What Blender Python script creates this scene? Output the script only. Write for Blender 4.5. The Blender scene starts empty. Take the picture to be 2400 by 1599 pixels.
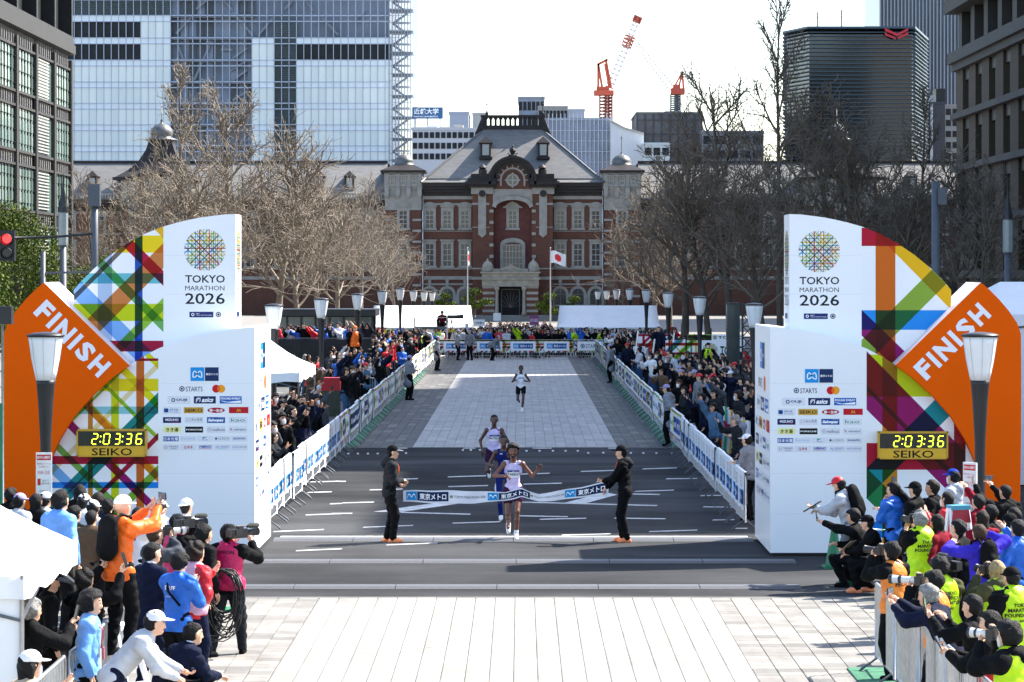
import bpy, math, random
import numpy as np
from mathutils import Vector, Matrix
from mathutils.bvhtree import BVHTree

SC = bpy.context.scene
COL = SC.collection
R = math.radians
rnd = random.Random(7)

# ------------------------------------------------------------------ camera, sky, sun, exposure
F, CH, U0, V0 = 6800.0, 5.0, 1220.0, 640.0        # focal length in photo pixels, eye height, vanishing point
cam = bpy.data.cameras.new('camera')
cam.sensor_width = 36.0
cam.lens = 36.0 * F / 2400.0
cam.shift_x = -(U0 - 1200.0) / 2400.0
cam.shift_y = -(799.5 - V0) / 2400.0
cam.clip_start = 0.5
cam.clip_end = 4000.0
cam_o = bpy.data.objects.new('camera', cam)
cam_o.location = (0, 0, CH)
cam_o.rotation_euler = (R(90), 0, 0)
COL.objects.link(cam_o)
SC.camera = cam_o

SUN_AZ, SUN_EL = R(58.0), R(45.6)
world = bpy.data.worlds.new('World')
SC.world = world
world.use_nodes = True
_nt = world.node_tree
_sky = _nt.nodes.new('ShaderNodeTexSky')
_sky.sky_type = 'NISHITA'
_sky.sun_disc = False
_sky.sun_elevation = SUN_EL
_sky.sun_rotation = SUN_AZ
_sky.air_density = 1.0
_sky.dust_density = 1.3
_sky.ozone_density = 1.0
_bg = _nt.nodes['Background']
_bg.inputs['Strength'].default_value = 0.15
_nt.links.new(_sky.outputs['Color'], _bg.inputs['Color'])

sun = bpy.data.lights.new('sun', 'SUN')
sun.energy = 5.0
sun.angle = R(0.53)
sun.color = (1.0, 0.94, 0.86)
sun_o = bpy.data.objects.new('sun', sun)
_sd = Vector((math.sin(SUN_AZ) * math.cos(SUN_EL), math.cos(SUN_AZ) * math.cos(SUN_EL), math.sin(SUN_EL)))
sun_o.rotation_euler = (-_sd).to_track_quat('-Z', 'Y').to_euler()
sun_o.location = (40, 40, 60)
COL.objects.link(sun_o)

SC.view_settings.view_transform = 'Standard'
SC.view_settings.look = 'None'
SC.view_settings.exposure = 1.5
SC.view_settings.gamma = 1.0
SC.view_settings.use_curve_mapping = False
SC.cycles.max_bounces = 6
SC.cycles.diffuse_bounces = 3
SC.cycles.glossy_bounces = 3
SC.cycles.transmission_bounces = 4
SC.cycles.transparent_max_bounces = 8
SC.cycles.caustics_reflective = False
SC.cycles.caustics_refractive = False
SC.cycles.use_denoising = True


def WX(u, Y): return (u - U0) * Y / F
def WZ(v, Y): return CH - (v - V0) * Y / F
def GY(v): return CH * F / (v - V0)


# ------------------------------------------------------------------ colour and material helpers
def lin(c):
    if isinstance(c, str):
        c = c.lstrip('#')
        c = [int(c[i:i + 2], 16) / 255 for i in (0, 2, 4)]
    elif max(c) > 1.0:
        c = [x / 255 for x in c]
    return tuple((x / 12.92 if x <= 0.04045 else ((x + 0.055) / 1.055) ** 2.4) for x in c)


MATS = {}


def mat(name, col, rough=0.6, metal=0.0, var=0.08, scale=6.0, bump=0.0, bscale=40.0, spec=0.5, trans=0.0, coat=0.0, stretch=None, alpha=1.0, pos=False):
    """Principled surface with procedural tone variation and fine relief."""
    if name in MATS:
        return MATS[name]
    m = bpy.data.materials.new(name)
    m.use_nodes = True
    nt = m.node_tree
    b = nt.nodes['Principled BSDF']
    c = lin(col) if isinstance(col, str) else tuple(col)
    tc = nt.nodes.new('ShaderNodeTexCoord')
    src = tc.outputs['Object']
    if pos:
        src = nt.nodes.new('ShaderNodeNewGeometry').outputs['Position']
    p0 = src
    if stretch:
        mp = nt.nodes.new('ShaderNodeMapping')
        mp.inputs['Scale'].default_value = stretch
        nt.links.new(src, mp.inputs['Vector'])
        src = mp.outputs['Vector']
    if var > 0:
        n = nt.nodes.new('ShaderNodeTexNoise')
        n.inputs['Scale'].default_value = scale
        n.inputs['Detail'].default_value = 5
        nt.links.new(src, n.inputs['Vector'])
        r = nt.nodes.new('ShaderNodeMapRange')
        r.inputs['From Min'].default_value = 0.3
        r.inputs['From Max'].default_value = 0.7
        r.inputs['To Min'].default_value = 1 - var
        r.inputs['To Max'].default_value = 1 + var
        nt.links.new(n.outputs['Fac'], r.inputs['Value'])
        x = nt.nodes.new('ShaderNodeVectorMath')
        x.operation = 'SCALE'
        x.inputs[0].default_value = c
        fac = r.outputs['Result']
        if pos:                                         # broad stains and wear that run across the pieces
            n3 = nt.nodes.new('ShaderNodeTexNoise')
            n3.inputs['Scale'].default_value = scale * .22
            n3.inputs['Detail'].default_value = 7
            n3.inputs['Roughness'].default_value = .65
            nt.links.new(p0, n3.inputs['Vector'])
            r3 = nt.nodes.new('ShaderNodeMapRange')
            for k_, v_ in (('From Min', .35), ('From Max', .65), ('To Min', 1 - 1.3 * var), ('To Max', 1 + .5 * var)): r3.inputs[k_].default_value = v_
            nt.links.new(n3.outputs['Fac'], r3.inputs['Value'])
            mu = nt.nodes.new('ShaderNodeMath'); mu.operation = 'MULTIPLY'
            nt.links.new(fac, mu.inputs[0]); nt.links.new(r3.outputs['Result'], mu.inputs[1])
            fac = mu.outputs[0]
        nt.links.new(fac, x.inputs['Scale'])
        nt.links.new(x.outputs['Vector'], b.inputs['Base Color'])
    else:
        b.inputs['Base Color'].default_value = (*c, 1)
    b.inputs['Roughness'].default_value = rough
    b.inputs['Metallic'].default_value = metal
    b.inputs['Specular IOR Level'].default_value = spec
    if trans:
        b.inputs['Transmission Weight'].default_value = trans
    if coat:
        b.inputs['Coat Weight'].default_value = coat
    if alpha < 1:
        b.inputs['Alpha'].default_value = alpha
    if bump > 0:
        n2 = nt.nodes.new('ShaderNodeTexNoise')
        n2.inputs['Scale'].default_value = bscale
        n2.inputs['Detail'].default_value = 4
        nt.links.new(src, n2.inputs['Vector'])
        bp = nt.nodes.new('ShaderNodeBump')
        bp.inputs['Strength'].default_value = bump
        bp.inputs['Distance'].default_value = 0.02
        nt.links.new(n2.outputs['Fac'], bp.inputs['Height'])
        nt.links.new(bp.outputs['Normal'], b.inputs['Normal'])
    MATS[name] = m
    return m


def emit(name, col, strength):
    if name in MATS:
        return MATS[name]
    m = bpy.data.materials.new(name)
    m.use_nodes = True
    b = m.node_tree.nodes['Principled BSDF']
    c = lin(col)
    b.inputs['Base Color'].default_value = (*c, 1)
    b.inputs['Emission Color'].default_value = (*c, 1)
    b.inputs['Emission Strength'].default_value = strength
    MATS[name] = m
    return m


def print_mat(name='printed_vinyl', rough=0.42):
    """Printed sheet: the ink colour is stored per face."""
    if name in MATS:
        return MATS[name]
    m = bpy.data.materials.new(name)
    m.use_nodes = True
    nt = m.node_tree
    b = nt.nodes['Principled BSDF']
    a = nt.nodes.new('ShaderNodeAttribute')
    a.attribute_name = 'ink'
    nt.links.new(a.outputs['Color'], b.inputs['Base Color'])
    b.inputs['Roughness'].default_value = rough
    b.inputs['Specular IOR Level'].default_value = 0.2
    n2 = nt.nodes.new('ShaderNodeTexNoise')
    n2.inputs['Scale'].default_value = 3.0
    tc = nt.nodes.new('ShaderNodeTexCoord')
    nt.links.new(tc.outputs['Object'], n2.inputs['Vector'])
    bp = nt.nodes.new('ShaderNodeBump')
    bp.inputs['Strength'].default_value = 0.08
    bp.inputs['Distance'].default_value = 0.02
    nt.links.new(n2.outputs['Fac'], bp.inputs['Height'])
    nt.links.new(bp.outputs['Normal'], b.inputs['Normal'])
    MATS[name] = m
    return m


# ------------------------------------------------------------------ object helpers
def link(o, parent=None):
    COL.objects.link(o)
    if parent is not None:
        o.parent = parent
    return o


def tag(o, label=None, cat=None, group=None, kind=None):
    if label: o['label'] = label
    if cat: o['category'] = cat
    if group: o['group'] = group
    if kind: o['kind'] = kind
    return o


def empty(name, loc=(0, 0, 0), rz=0.0, parent=None):
    o = bpy.data.objects.new(name, None)
    o.location = loc
    o.rotation_euler = (0, 0, rz)
    o.empty_display_size = 0.2
    return link(o, parent)


class MB:
    def __init__(self):
        self.v, self.f, self.m, self.c = [], [], [], None

    def add(self, vs, fs, mi=0, col=None):
        o = len(self.v)
        self.v.extend([tuple(p) for p in vs])
        for f in fs:
            self.f.append([i + o for i in f])
            self.m.append(mi)
        if col is not None or self.c is not None:
            if self.c is None:
                self.c = [(0.8, 0.8, 0.8)] * (len(self.f) - len(fs))
            self.c.extend([col or (0.8, 0.8, 0.8)] * len(fs))
        return self

    def box(self, x0, y0, z0, x1, y1, z1, mi=0, col=None):
        v = [(x0, y0, z0), (x1, y0, z0), (x1, y1, z0), (x0, y1, z0), (x0, y0, z1), (x1, y0, z1), (x1, y1, z1), (x0, y1, z1)]
        return self.add(v, [(0, 3, 2, 1), (4, 5, 6, 7), (0, 1, 5, 4), (1, 2, 6, 5), (2, 3, 7, 6), (3, 0, 4, 7)], mi, col)

    def cbox(self, c, s, mi=0, M=None, col=None):
        hx, hy, hz = s[0] / 2, s[1] / 2, s[2] / 2
        v = [Vector(p) for p in ((-hx, -hy, -hz), (hx, -hy, -hz), (hx, hy, -hz), (-hx, hy, -hz), (-hx, -hy, hz), (hx, -hy, hz), (hx, hy, hz), (-hx, hy, hz))]
        if M is not None:
            v = [M @ p for p in v]
        c = Vector(c)
        return self.add([p + c for p in v], [(0, 3, 2, 1), (4, 5, 6, 7), (0, 1, 5, 4), (1, 2, 6, 5), (2, 3, 7, 6), (3, 0, 4, 7)], mi, col)

    def bar(self, a, b, w, h=None, mi=0):
        a, b = Vector(a), Vector(b)
        h = h or w
        d = (b - a)
        L = d.length
        if L < 1e-6: return self
        q = d.to_track_quat('Y', 'Z').to_matrix()
        return self.cbox((a + b) / 2, (w, L, h), mi, q)

    def tube(self, pts, r, n=6, mi=0, cap=True):
        pts = [Vector(p) for p in pts]
        rs = r if isinstance(r, (list, tuple)) else [r] * len(pts)
        vs, fs = [], []
        up = Vector((0, 0, 1))
        for i, p in enumerate(pts):
            d = (pts[min(i + 1, len(pts) - 1)] - pts[max(i - 1, 0)]).normalized()
            ref = up if abs(d.z) < 0.95 else Vector((0, 1, 0))
            a = d.cross(ref).normalized()
            b = a.cross(d)
            for k in range(n):
                t = 2 * math.pi * k / n
                vs.append(p + (a * math.cos(t) + b * math.sin(t)) * rs[i])
        for i in range(len(pts) - 1):
            for k in range(n):
                k2 = (k + 1) % n
                fs.append((i * n + k, i * n + k2, (i + 1) * n + k2, (i + 1) * n + k))
        if cap:
            fs.append(tuple(range(n)))
            fs.append(tuple(reversed(range((len(pts) - 1) * n, len(pts) * n))))
        return self.add(vs, fs, mi)

    def lathe(self, prof, c=(0, 0, 0), n=16, mi=0, sx=1.0, sy=1.0):
        vs, fs = [], []
        for r, z in prof:
            for k in range(n):
                t = 2 * math.pi * k / n
                vs.append((c[0] + r * math.cos(t) * sx, c[1] + r * math.sin(t) * sy, c[2] + z))
        for i in range(len(prof) - 1):
            for k in range(n):
                k2 = (k + 1) % n
                fs.append((i * n + k, i * n + k2, (i + 1) * n + k2, (i + 1) * n + k))
        fs.append(tuple(reversed(range(n))))
        fs.append(tuple(range((len(prof) - 1) * n, len(prof) * n)))
        return self.add(vs, fs, mi)

    def prism(self, pts, y0, y1, mi=0, side=None, back=True):
        """polygon in the xz plane (list of (x,z)), pushed from y0 (front) to y1"""
        n = len(pts)
        a = sum(pts[i][0] * pts[(i + 1) % n][1] - pts[(i + 1) % n][0] * pts[i][1] for i in range(n))
        if a < 0: pts = pts[::-1]
        vs = [(x, y0, z) for x, z in pts] + [(x, y1, z) for x, z in pts]
        self.add(vs, [tuple(range(n))], mi)
        o = len(self.v) - 2 * n
        fs = [(i + n + o, (i + 1) % n + n + o, (i + 1) % n + o, i + o) for i in range(n)]
        if back: fs.append(tuple(reversed(range(o + n, o + 2 * n))))
        for f in fs:
            self.f.append(list(f)); self.m.append(mi if side is None else side)
            if self.c is not None: self.c.append((0.8, 0.8, 0.8))
        return self

    def mesh(self, name, mats, smooth=False):
        me = bpy.data.meshes.new(name)
        me.from_pydata(self.v, [], self.f)
        for m in (mats if isinstance(mats, (list, tuple)) else [mats]):
            me.materials.append(m)
        me.polygons.foreach_set('material_index', self.m)
        if smooth:
            me.polygons.foreach_set('use_smooth', [True] * len(self.f))
        if self.c is not None:
            at = me.attributes.new('ink', 'FLOAT_COLOR', 'FACE')
            at.data.foreach_set('color', np.array([(*c, 1.0) for c in self.c], dtype=np.float32).ravel())
        me.update()
        return me

    def build(self, name, mats, parent=None, smooth=False, loc=None, rz=0.0):
        o = bpy.data.objects.new(name, self.mesh(name, mats, smooth))
        if loc is not None: o.location = loc
        if rz: o.rotation_euler = (0, 0, rz)
        return link(o, parent)


def inst(name, mesh, parent=None, loc=(0, 0, 0), rz=0.0, scale=None, mats=None):
    o = bpy.data.objects.new(name, mesh)
    o.location = loc
    if rz: o.rotation_euler = (0, 0, rz)
    if scale: o.scale = scale
    if mats:
        for i, m in enumerate(mats):
            if m is not None:
                o.material_slots[i].link = 'OBJECT'
                o.material_slots[i].material = m
    return link(o, parent)


def copy_tree(o, parent=None, loc=None, rz=None):
    c = o.copy()
    COL.objects.link(c)
    c.parent = parent
    if loc is not None: c.location = loc
    if rz is not None: c.rotation_euler = (0, 0, rz)
    for ch in o.children:
        copy_tree(ch, c)
    return c


# ------------------------------------------------------------------ lettering
_TXT = {}


def text2d(s, bold=0.0, shear=0.0, res=2):
    """outline of a string as flat 2-D triangles, normalised to its own box (0..1, 0..1); returns verts, faces, aspect"""
    key = (s, bold, shear, res)
    if key in _TXT: return _TXT[key]
    c = bpy.data.curves.new('lettering', 'FONT')
    c.body = s
    c.offset = bold
    c.shear = shear
    c.resolution_u = res
    o = bpy.data.objects.new('lettering', c)
    me = o.to_mesh()
    v = np.array([p.co[:2] for p in me.vertices]) if len(me.vertices) else np.zeros((1, 2))
    f = [tuple(p.vertices) for p in me.polygons]
    lo, hi = v.min(0), v.max(0)
    sz = np.maximum(hi - lo, 1e-6)
    v = (v - lo) / sz
    o.to_mesh_clear()
    bpy.data.objects.remove(o)
    bpy.data.curves.remove(c)
    _TXT[key] = (v, f, sz[0] / sz[1])
    return _TXT[key]


class Sheet:
    """Flat print on a plane: origin o, unit axes ex (reading direction) and ey (up); ink layers stand 1 mm apart."""
    def __init__(self, o, ex, ey, step=0.0015):
        self.o, self.ex, self.ey = Vector(o), Vector(ex).normalized(), Vector(ey).normalized()
        self.n = self.ex.cross(self.ey)
        self.step = step
        self.mb = MB()

    def pt(self, x, y, l=1):
        return self.o + self.ex * x + self.ey * y + self.n * (self.step * l)

    def poly(self, pts, col, l=1):
        a = sum(pts[i][0] * pts[(i + 1) % len(pts)][1] - pts[(i + 1) % len(pts)][0] * pts[i][1] for i in range(len(pts)))
        if a < 0: pts = pts[::-1]
        self.mb.add([self.pt(x, y, l) for x, y in pts], [tuple(range(len(pts)))], 0, lin(col) if isinstance(col, str) else col)

    def rect(self, x0, y0, x1, y1, col, l=1):
        self.poly([(x0, y0), (x1, y0), (x1, y1), (x0, y1)], col, l)

    def disc(self, x, y, r, col, l=1, n=20, sx=1.0):
        self.poly([(x + r * sx * math.cos(2 * math.pi * k / n), y + r * math.sin(2 * math.pi * k / n)) for k in range(n)], col, l)

    def ring(self, x, y, r0, r1, col, l=1, n=20, a0=0, a1=360):
        for k in range(n):
            t0, t1 = R(a0 + (a1 - a0) * k / n), R(a0 + (a1 - a0) * (k + 1) / n)
            self.poly([(x + r0 * math.cos(t0), y + r0 * math.sin(t0)), (x + r1 * math.cos(t0), y + r1 * math.sin(t0)),
                       (x + r1 * math.cos(t1), y + r1 * math.sin(t1)), (x + r0 * math.cos(t1), y + r0 * math.sin(t1))], col, l)

    def line(self, pts, w, col, l=1):
        for (x0, y0), (x1, y1) in zip(pts, pts[1:]):
            d = math.hypot(x1 - x0, y1 - y0) or 1
            nx, ny = -(y1 - y0) / d * w / 2, (x1 - x0) / d * w / 2
            self.poly([(x0 + nx, y0 + ny), (x0 - nx, y0 - ny), (x1 - nx, y1 - ny), (x1 + nx, y1 + ny)], col, l)

    def text(self, s, x0, y0, x1, y1, col, l=2, bold=0.0, shear=0.0):
        v, f, a = text2d(s, bold, shear)
        c = lin(col) if isinstance(col, str) else col
        self.mb.add([self.pt(x0 + p[0] * (x1 - x0), y0 + p[1] * (y1 - y0), l) for p in v], f, 0, c)

    def ctext(self, s, cx, cy, h, col, l=2, bold=0.0, shear=0.0, wmax=None):
        v, f, a = text2d(s, bold, shear)
        w = a * h
        if wmax and w > wmax: w = wmax
        self.text(s, cx - w / 2, cy - h / 2, cx + w / 2, cy + h / 2, col, l, bold, shear)

    def build(self, name, parent=None):
        return self.mb.build(name, print_mat(), parent)


def clip_half(poly, a, b, c):
    """split a convex polygon by a*x+b*y=c; returns (inside <=, outside >)"""
    ins, out = [], []
    n = len(poly)
    for i in range(n):
        p, q = poly[i], poly[(i + 1) % n]
        dp, dq = a * p[0] + b * p[1] - c, a * q[0] + b * q[1] - c
        (ins if dp <= 0 else out).append(p)
        if dp * dq < 0:
            t = dp / (dp - dq)
            x = (p[0] + t * (q[0] - p[0]), p[1] + t * (q[1] - p[1]))
            ins.append(x); out.append(x)
    return ins, out


def parea(p):
    return abs(sum(p[i][0] * p[(i + 1) % len(p)][1] - p[(i + 1) % len(p)][0] * p[i][1] for i in range(len(p)))) / 2


def weave(poly, bands, base=(0.82, 0.82, 0.84), tiny=1e-7):
    """crossing translucent ribbons: inks multiply where they cross. bands = ((x0,y0),(x1,y1),width,colour)"""
    pieces = [(poly, base)]
    for (x0, y0), (x1, y1), w, col in bands:
        c = lin(col)
        d = math.hypot(x1 - x0, y1 - y0)
        a, b = -(y1 - y0) / d, (x1 - x0) / d
        m = a * x0 + b * y0
        tx, ty = (x1 - x0) / d, (y1 - y0) / d
        nxt = []
        for p, k in pieces:
            i1, o1 = clip_half(p, a, b, m + w / 2)
            if len(o1) > 2 and parea(o1) > tiny: nxt.append((o1, k))
            if len(i1) < 3: continue
            o2, i2 = clip_half(i1, a, b, m - w / 2)
            if len(o2) > 2 and parea(o2) > tiny: nxt.append((o2, k))
            if len(i2) < 3 or parea(i2) <= tiny: continue
            nxt.append((i2, (k[0] * c[0], k[1] * c[1], k[2] * c[2])))
        pieces = nxt
    return pieces

# ================================================================== the ground
M_ASPH = mat('asphalt', (0.064, 0.065, 0.067), 1.0, var=0.30, scale=0.55, bump=0.5, bscale=220, spec=0.02, pos=True, stretch=(.25, 1, 1))
M_ASPH2 = mat('ground_asphalt', (0.11, 0.11, 0.115), 0.9, var=0.15, scale=0.3)
M_JOINT = mat('joint_mortar', (0.10, 0.098, 0.092), 0.95, var=0.1, scale=8)
SLAB = [mat('granite_slab_%d' % i, c, 0.8, var=0.10, scale=3.0, bump=0.12, bscale=90, spec=0.1, stretch=(1.0, 0.35, 1.0), pos=True)
        for i, c in enumerate([(0.31, 0.292, 0.258), (0.33, 0.312, 0.278), (0.285, 0.27, 0.242), (0.32, 0.298, 0.258), (0.355, 0.347, 0.335), (0.38, 0.37, 0.355), (0.335, 0.326, 0.314)])]
TILE = [mat('paving_tile_%d' % i, c, 0.85, var=0.12, scale=4.0, bump=0.12, bscale=90, spec=0.08, stretch=(1.0, 0.35, 1.0), pos=True)
        for i, c in enumerate([(0.28, 0.267, 0.24), (0.195, 0.188, 0.173), (0.135, 0.134, 0.13), (0.24, 0.228, 0.208)])]
M_PAINT = mat('road_paint', (0.55, 0.55, 0.54), 0.8, var=0.25, scale=9, pos=True, spec=0.3)
M_RAMP = mat('ramp_plate', (0.078, 0.082, 0.09), 0.6, metal=0.0, var=0.15, scale=20, bump=0.5, bscale=160)
M_RAMP_D = mat('ramp_rubber', (0.06, 0.06, 0.065), 0.75, var=0.15, scale=12)
M_GREEN_MAT = mat('green_mat', (0.035, 0.165, 0.085), 0.85, var=0.25, scale=5, bump=0.3, bscale=120)

g = MB().add([(-2500, -300, -1.0), (2500, -300, -1.0), (2500, 3500, -1.0), (-2500, 3500, -1.0)], [(0, 1, 2, 3)]).build('ground', M_ASPH2)
tag(g, 'grey ground of the city beyond the plaza', kind='structure')
Y_NEAR, Y_FAR = 44.6, 83.1
road = MB().box(-160, Y_NEAR + 0.02, -0.045, 160, Y_FAR - 0.02, 0.0).build('road', M_ASPH)
tag(road, 'dark asphalt cross street with white dashes at the finish', kind='structure')


def slab_mesh(w, l, i, mats, name):
    b = 0.012
    mb = MB()
    v = [(0, 0, -0.03), (w, 0, -0.03), (w, l, -0.03), (0, l, -0.03), (0, 0, 0), (w, 0, 0), (w, l, 0), (0, l, 0),
         (b, b, 0.006), (w - b, b, 0.006), (w - b, l - b, 0.006), (b, l - b, 0.006)]
    mb.add(v, [(0, 1, 5, 4), (1, 2, 6, 5), (2, 3, 7, 6), (3, 0, 4, 7), (4, 5, 9, 8), (5, 6, 10, 9), (6, 7, 11, 10), (7, 4, 8, 11), (8, 9, 10, 11)])
    return mb.mesh(name, mats[i])


def pave(name, label, y0, y1, xl, xr, n_max, x_out, big_dark):
    """central strip of long pale slabs between xl and xr, darker coursed tiles out to x_out on both sides"""
    base = MB().box(-60, y0, -0.045, 60, y1, -0.012).build(name, M_JOINT)
    tag(base, label, kind='structure')
    r = random.Random(3)
    items = []
    W, L = 0.3, 1.2
    n = round((xr - xl) / W)
    W = (xr - xl) / n
    for c in range(n):
        off = (0.0, 0.6, 0.3, 0.9)[c % 4]
        y = y0 - off
        while y < y1:
            a, b = max(y, y0), min(y + L, y1)
            if b - a > 0.05:
                items.append((xl + c * W, a, W - 0.007, b - a - 0.006, 'slab', r.choice([4, 5, 6, 4] if big_dark else [0, 0, 1, 1, 2, 3])))
            y += L
    TW, TL = 0.31, 0.31 if not big_dark else .62
    for side in (-1, 1):
        k = 0
        while True:
            x = xr + k * TW if side > 0 else xl - (k + 1) * TW
            if abs(x) > x_out: break
            y = y0 - (r.choice([0, 0.1, 0.2]) if not big_dark else r.choice([0, .2, .4]))
            while y < y1:
                L2 = TL if not big_dark else r.choice([0.6, 0.9, 1.2])
                a, b = max(y, y0), min(y + L2, y1)
                if b - a > 0.05:
                    row = random.Random(int(y / .31) * 7 + k // 3).choice([0, 3, 1, 3, 0, 1])
                    t = (row if r.random() < .6 else r.choice([0, 0, 3, 1, 3])) if not big_dark else r.choice([2, 2, 2, 2, 1, 2])
                    items.append((x, a, TW - 0.012, b - a - 0.008, 'tile', t))
                y += L2
            k += 1
    items.sort(key=lambda q: (q[1] + 0.5 * q[3]) + 0.35 * abs(q[0]))
    cache = {}
    rest = MB()
    cnt = {'slab': 0, 'tile': 0}
    for x, y, w, l, kind, i in items:
        if cnt[kind] < n_max:
            cnt[kind] += 1
            key = (round(w, 3), round(l, 2), kind, i)
            if key not in cache:
                cache[key] = slab_mesh(w, l, i, SLAB if kind == 'slab' else TILE, kind)
            inst('paving_' + kind, cache[key], base, (x, y, r.uniform(-0.0015, 0.0015)))
        else:
            rest.add([(x, y, -0.02), (x + w, y, -0.02), (x + w, y + l, -0.02), (x, y + l, -0.02), (x, y, 0.004), (x + w, y, 0.004), (x + w, y + l, 0.004), (x, y + l, 0.004)],
                     [(4, 5, 6, 7), (0, 1, 5, 4), (1, 2, 6, 5), (2, 3, 7, 6), (3, 0, 4, 7)], i + (0 if kind == 'slab' else 7))
    if rest.v:
        tag(rest.build('paving_field', SLAB + TILE, base), kind='stuff')
    return base


pave('pavement', 'pale stone pavement with coursed side tiles in front of the finish line', 33.0, Y_NEAR, -3.09, 2.92, 290, 7.6, False)
pave('plaza_pavement', 'grey stone plaza between the two rows of barriers', Y_FAR, 172.0, -3.1, 2.8, 290, 12.0, True)
plaza2 = MB().add([(-12.3, 172.0, -.002), (12.3, 172.0, -.002), (12.3, 190, -.42), (-12.3, 190, -.42), (12.3, 250, -.7), (-12.3, 250, -.7), (12.3, 420, -.7), (-12.3, 420, -.7)], [(0, 1, 2, 3), (3, 2, 4, 5), (5, 4, 6, 7)]).build('plaza', TILE[3])
tag(plaza2, 'grey plaza in front of the brick station', kind='structure')
for s_, x0_, x1_ in ((-1, -160, -12.3), (1, 12.3, 160)):
    tag(MB().box(x0_, Y_FAR, -0.045, x1_, 340, -0.006).build('side_pavement', TILE[3]), 'grey pavement beside the plaza under the trees', kind='structure')
tag(MB().box(-160, -20, -0.045, 160, 33.0, -0.004).build('near_pavement', SLAB[0]), 'pale pavement below the camera', kind='structure')

# kerb strips where paving meets asphalt
for yk in (Y_NEAR - 0.02, Y_FAR - 0.1):
    MB().box(-60, yk, -0.045, 60, yk + 0.14, 0.009).build('kerb_strip', TILE[1], road)

# painted markings, traced as (u0, v0, u1, v1) and laid on the road
def g2(u, v):
    Y = GY(v)
    return WX(u, Y), Y

def marking(pts, z=0.004):
    q = [g2(u, v) for u, v in pts]
    if sum(q[i][0] * q[(i + 1) % len(q)][1] - q[(i + 1) % len(q)][0] * q[i][1] for i in range(len(q))) < 0: q = q[::-1]
    n = len(q)
    m = MB().add([(x, y, z) for x, y in q] + [(x, y, 0.0005) for x, y in q],
                 [tuple(range(n))] + [(i, i + n, (i + 1) % n + n, (i + 1) % n) for i in range(n)])
    return m.build('road_marking', M_PAINT, road)

DASH4 = [(-14, 414, 22, 414), (325, 402, 437, 398), (610, 388, 830, 381), (1030, 372, 1195, 367), (1375, 357, 1580, 350), (1730, 342, 1928, 336), (1865, 399, 2044, 397),
         (160, 463, 350, 458), (612, 444, 840, 438), (1045, 430, 1265, 424), (1465, 415, 1640, 410), (1685, 471, 1910, 464), (0, 538, 185, 533), (1640, 486, 1830, 489),
         (-60, 598, 60, 598), (990, 532, 1813, 553), (340, 592, 740, 603), (1018, 612, 1300, 617), (1138, 632, 1405, 626), (1568, 625, 1862, 629), (637, 654, 912, 646),
         (123, 678, 410, 667), (1265, 723, 1545, 716), (1768, 703, 2044, 694), (255, 780, 550, 768),
         (-203, 418, -14, 413), (-198, 478, -58, 474), (-68, 543, 0, 541), (-208, 607, 0, 600), (-393, 703, -103, 691), (-263, 813, 0, 802),
         (2063, 496, 2183, 494), (2078, 560, 2253, 562), (2133, 636, 2258, 634), (2263, 684, 2333, 684)]
for x0, y0, x1, y1 in DASH4:
    u0, v0, u1, v1 = 800 + x0 * .4075, 960 + y0 * .4075, 800 + x1 * .4075, 960 + y1 * .4075
    marking([(u0, v0 + .95), (u1, v1 + .95), (u1 + 2, v1 - .95), (u0 + 3, v0 - .95)])
for P_ in ([(876, 1200), (1017, 1180), (1080, 1180), (936, 1201)], [(1320, 1180), (1420, 1155), (1446, 1160), (1372, 1180)]):
    marking(P_, 0.0065)
for x, y in [(-40, 240), (40, 254), (95, 254), (153, 254), (209, 254), (372, 251), (699, 234), (745, 233), (797, 233), (1065, 238), (1140, 238), (1217, 238), (1290, 238), (1360, 238), (1420, 250), (1507, 249), (1600, 250), (1665, 250), (1737, 251), (1812, 251), (1898, 251), (1990, 252)]:
    u, v = 800 + x * .4075, 960 + y * .4075
    marking([(u - 2.4, v + 1.6), (u + 2.4, v + 1.6), (u + 2.4, v - 1.6), (u - 2.4, v - 1.6)])
for x0, x1 in ((285, 380), (700, 770), (1100, 1210), (1535, 1610)):
    u0, u1 = 800 + x0 * .4075, 800 + x1 * .4075
    marking([(u0, 1051.5), (u1, 1051.5), (u1, 1050), (u0, 1050)])
MB().box(-4.55, 54.88, 0.0005, 4.3, 55.1, 0.006).build('finish_line_marking', M_PAINT, road)
# small patches and crack seals in the asphalt
M_SEAL = mat('crack_seal', (0.03, 0.03, 0.032), 0.6, var=0.1)
_r = random.Random(5)
for k in range(7):
    x, y = _r.uniform(-4.5, 4), _r.uniform(46, 80)
    pts = []
    for j in range(9):
        pts.append((x, y)); x += _r.uniform(0.25, 0.7); y += _r.uniform(-0.12, 0.12)
    mb = MB()
    for (xa, ya), (xb, yb) in zip(pts, pts[1:]):
        mb.add([(xa, ya, .002), (xb, yb, .002), (xb, yb + .035, .002), (xa, ya + .035, .002)], [(0, 1, 2, 3)])
    mb.build('crack_seal', M_SEAL, road)


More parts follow.
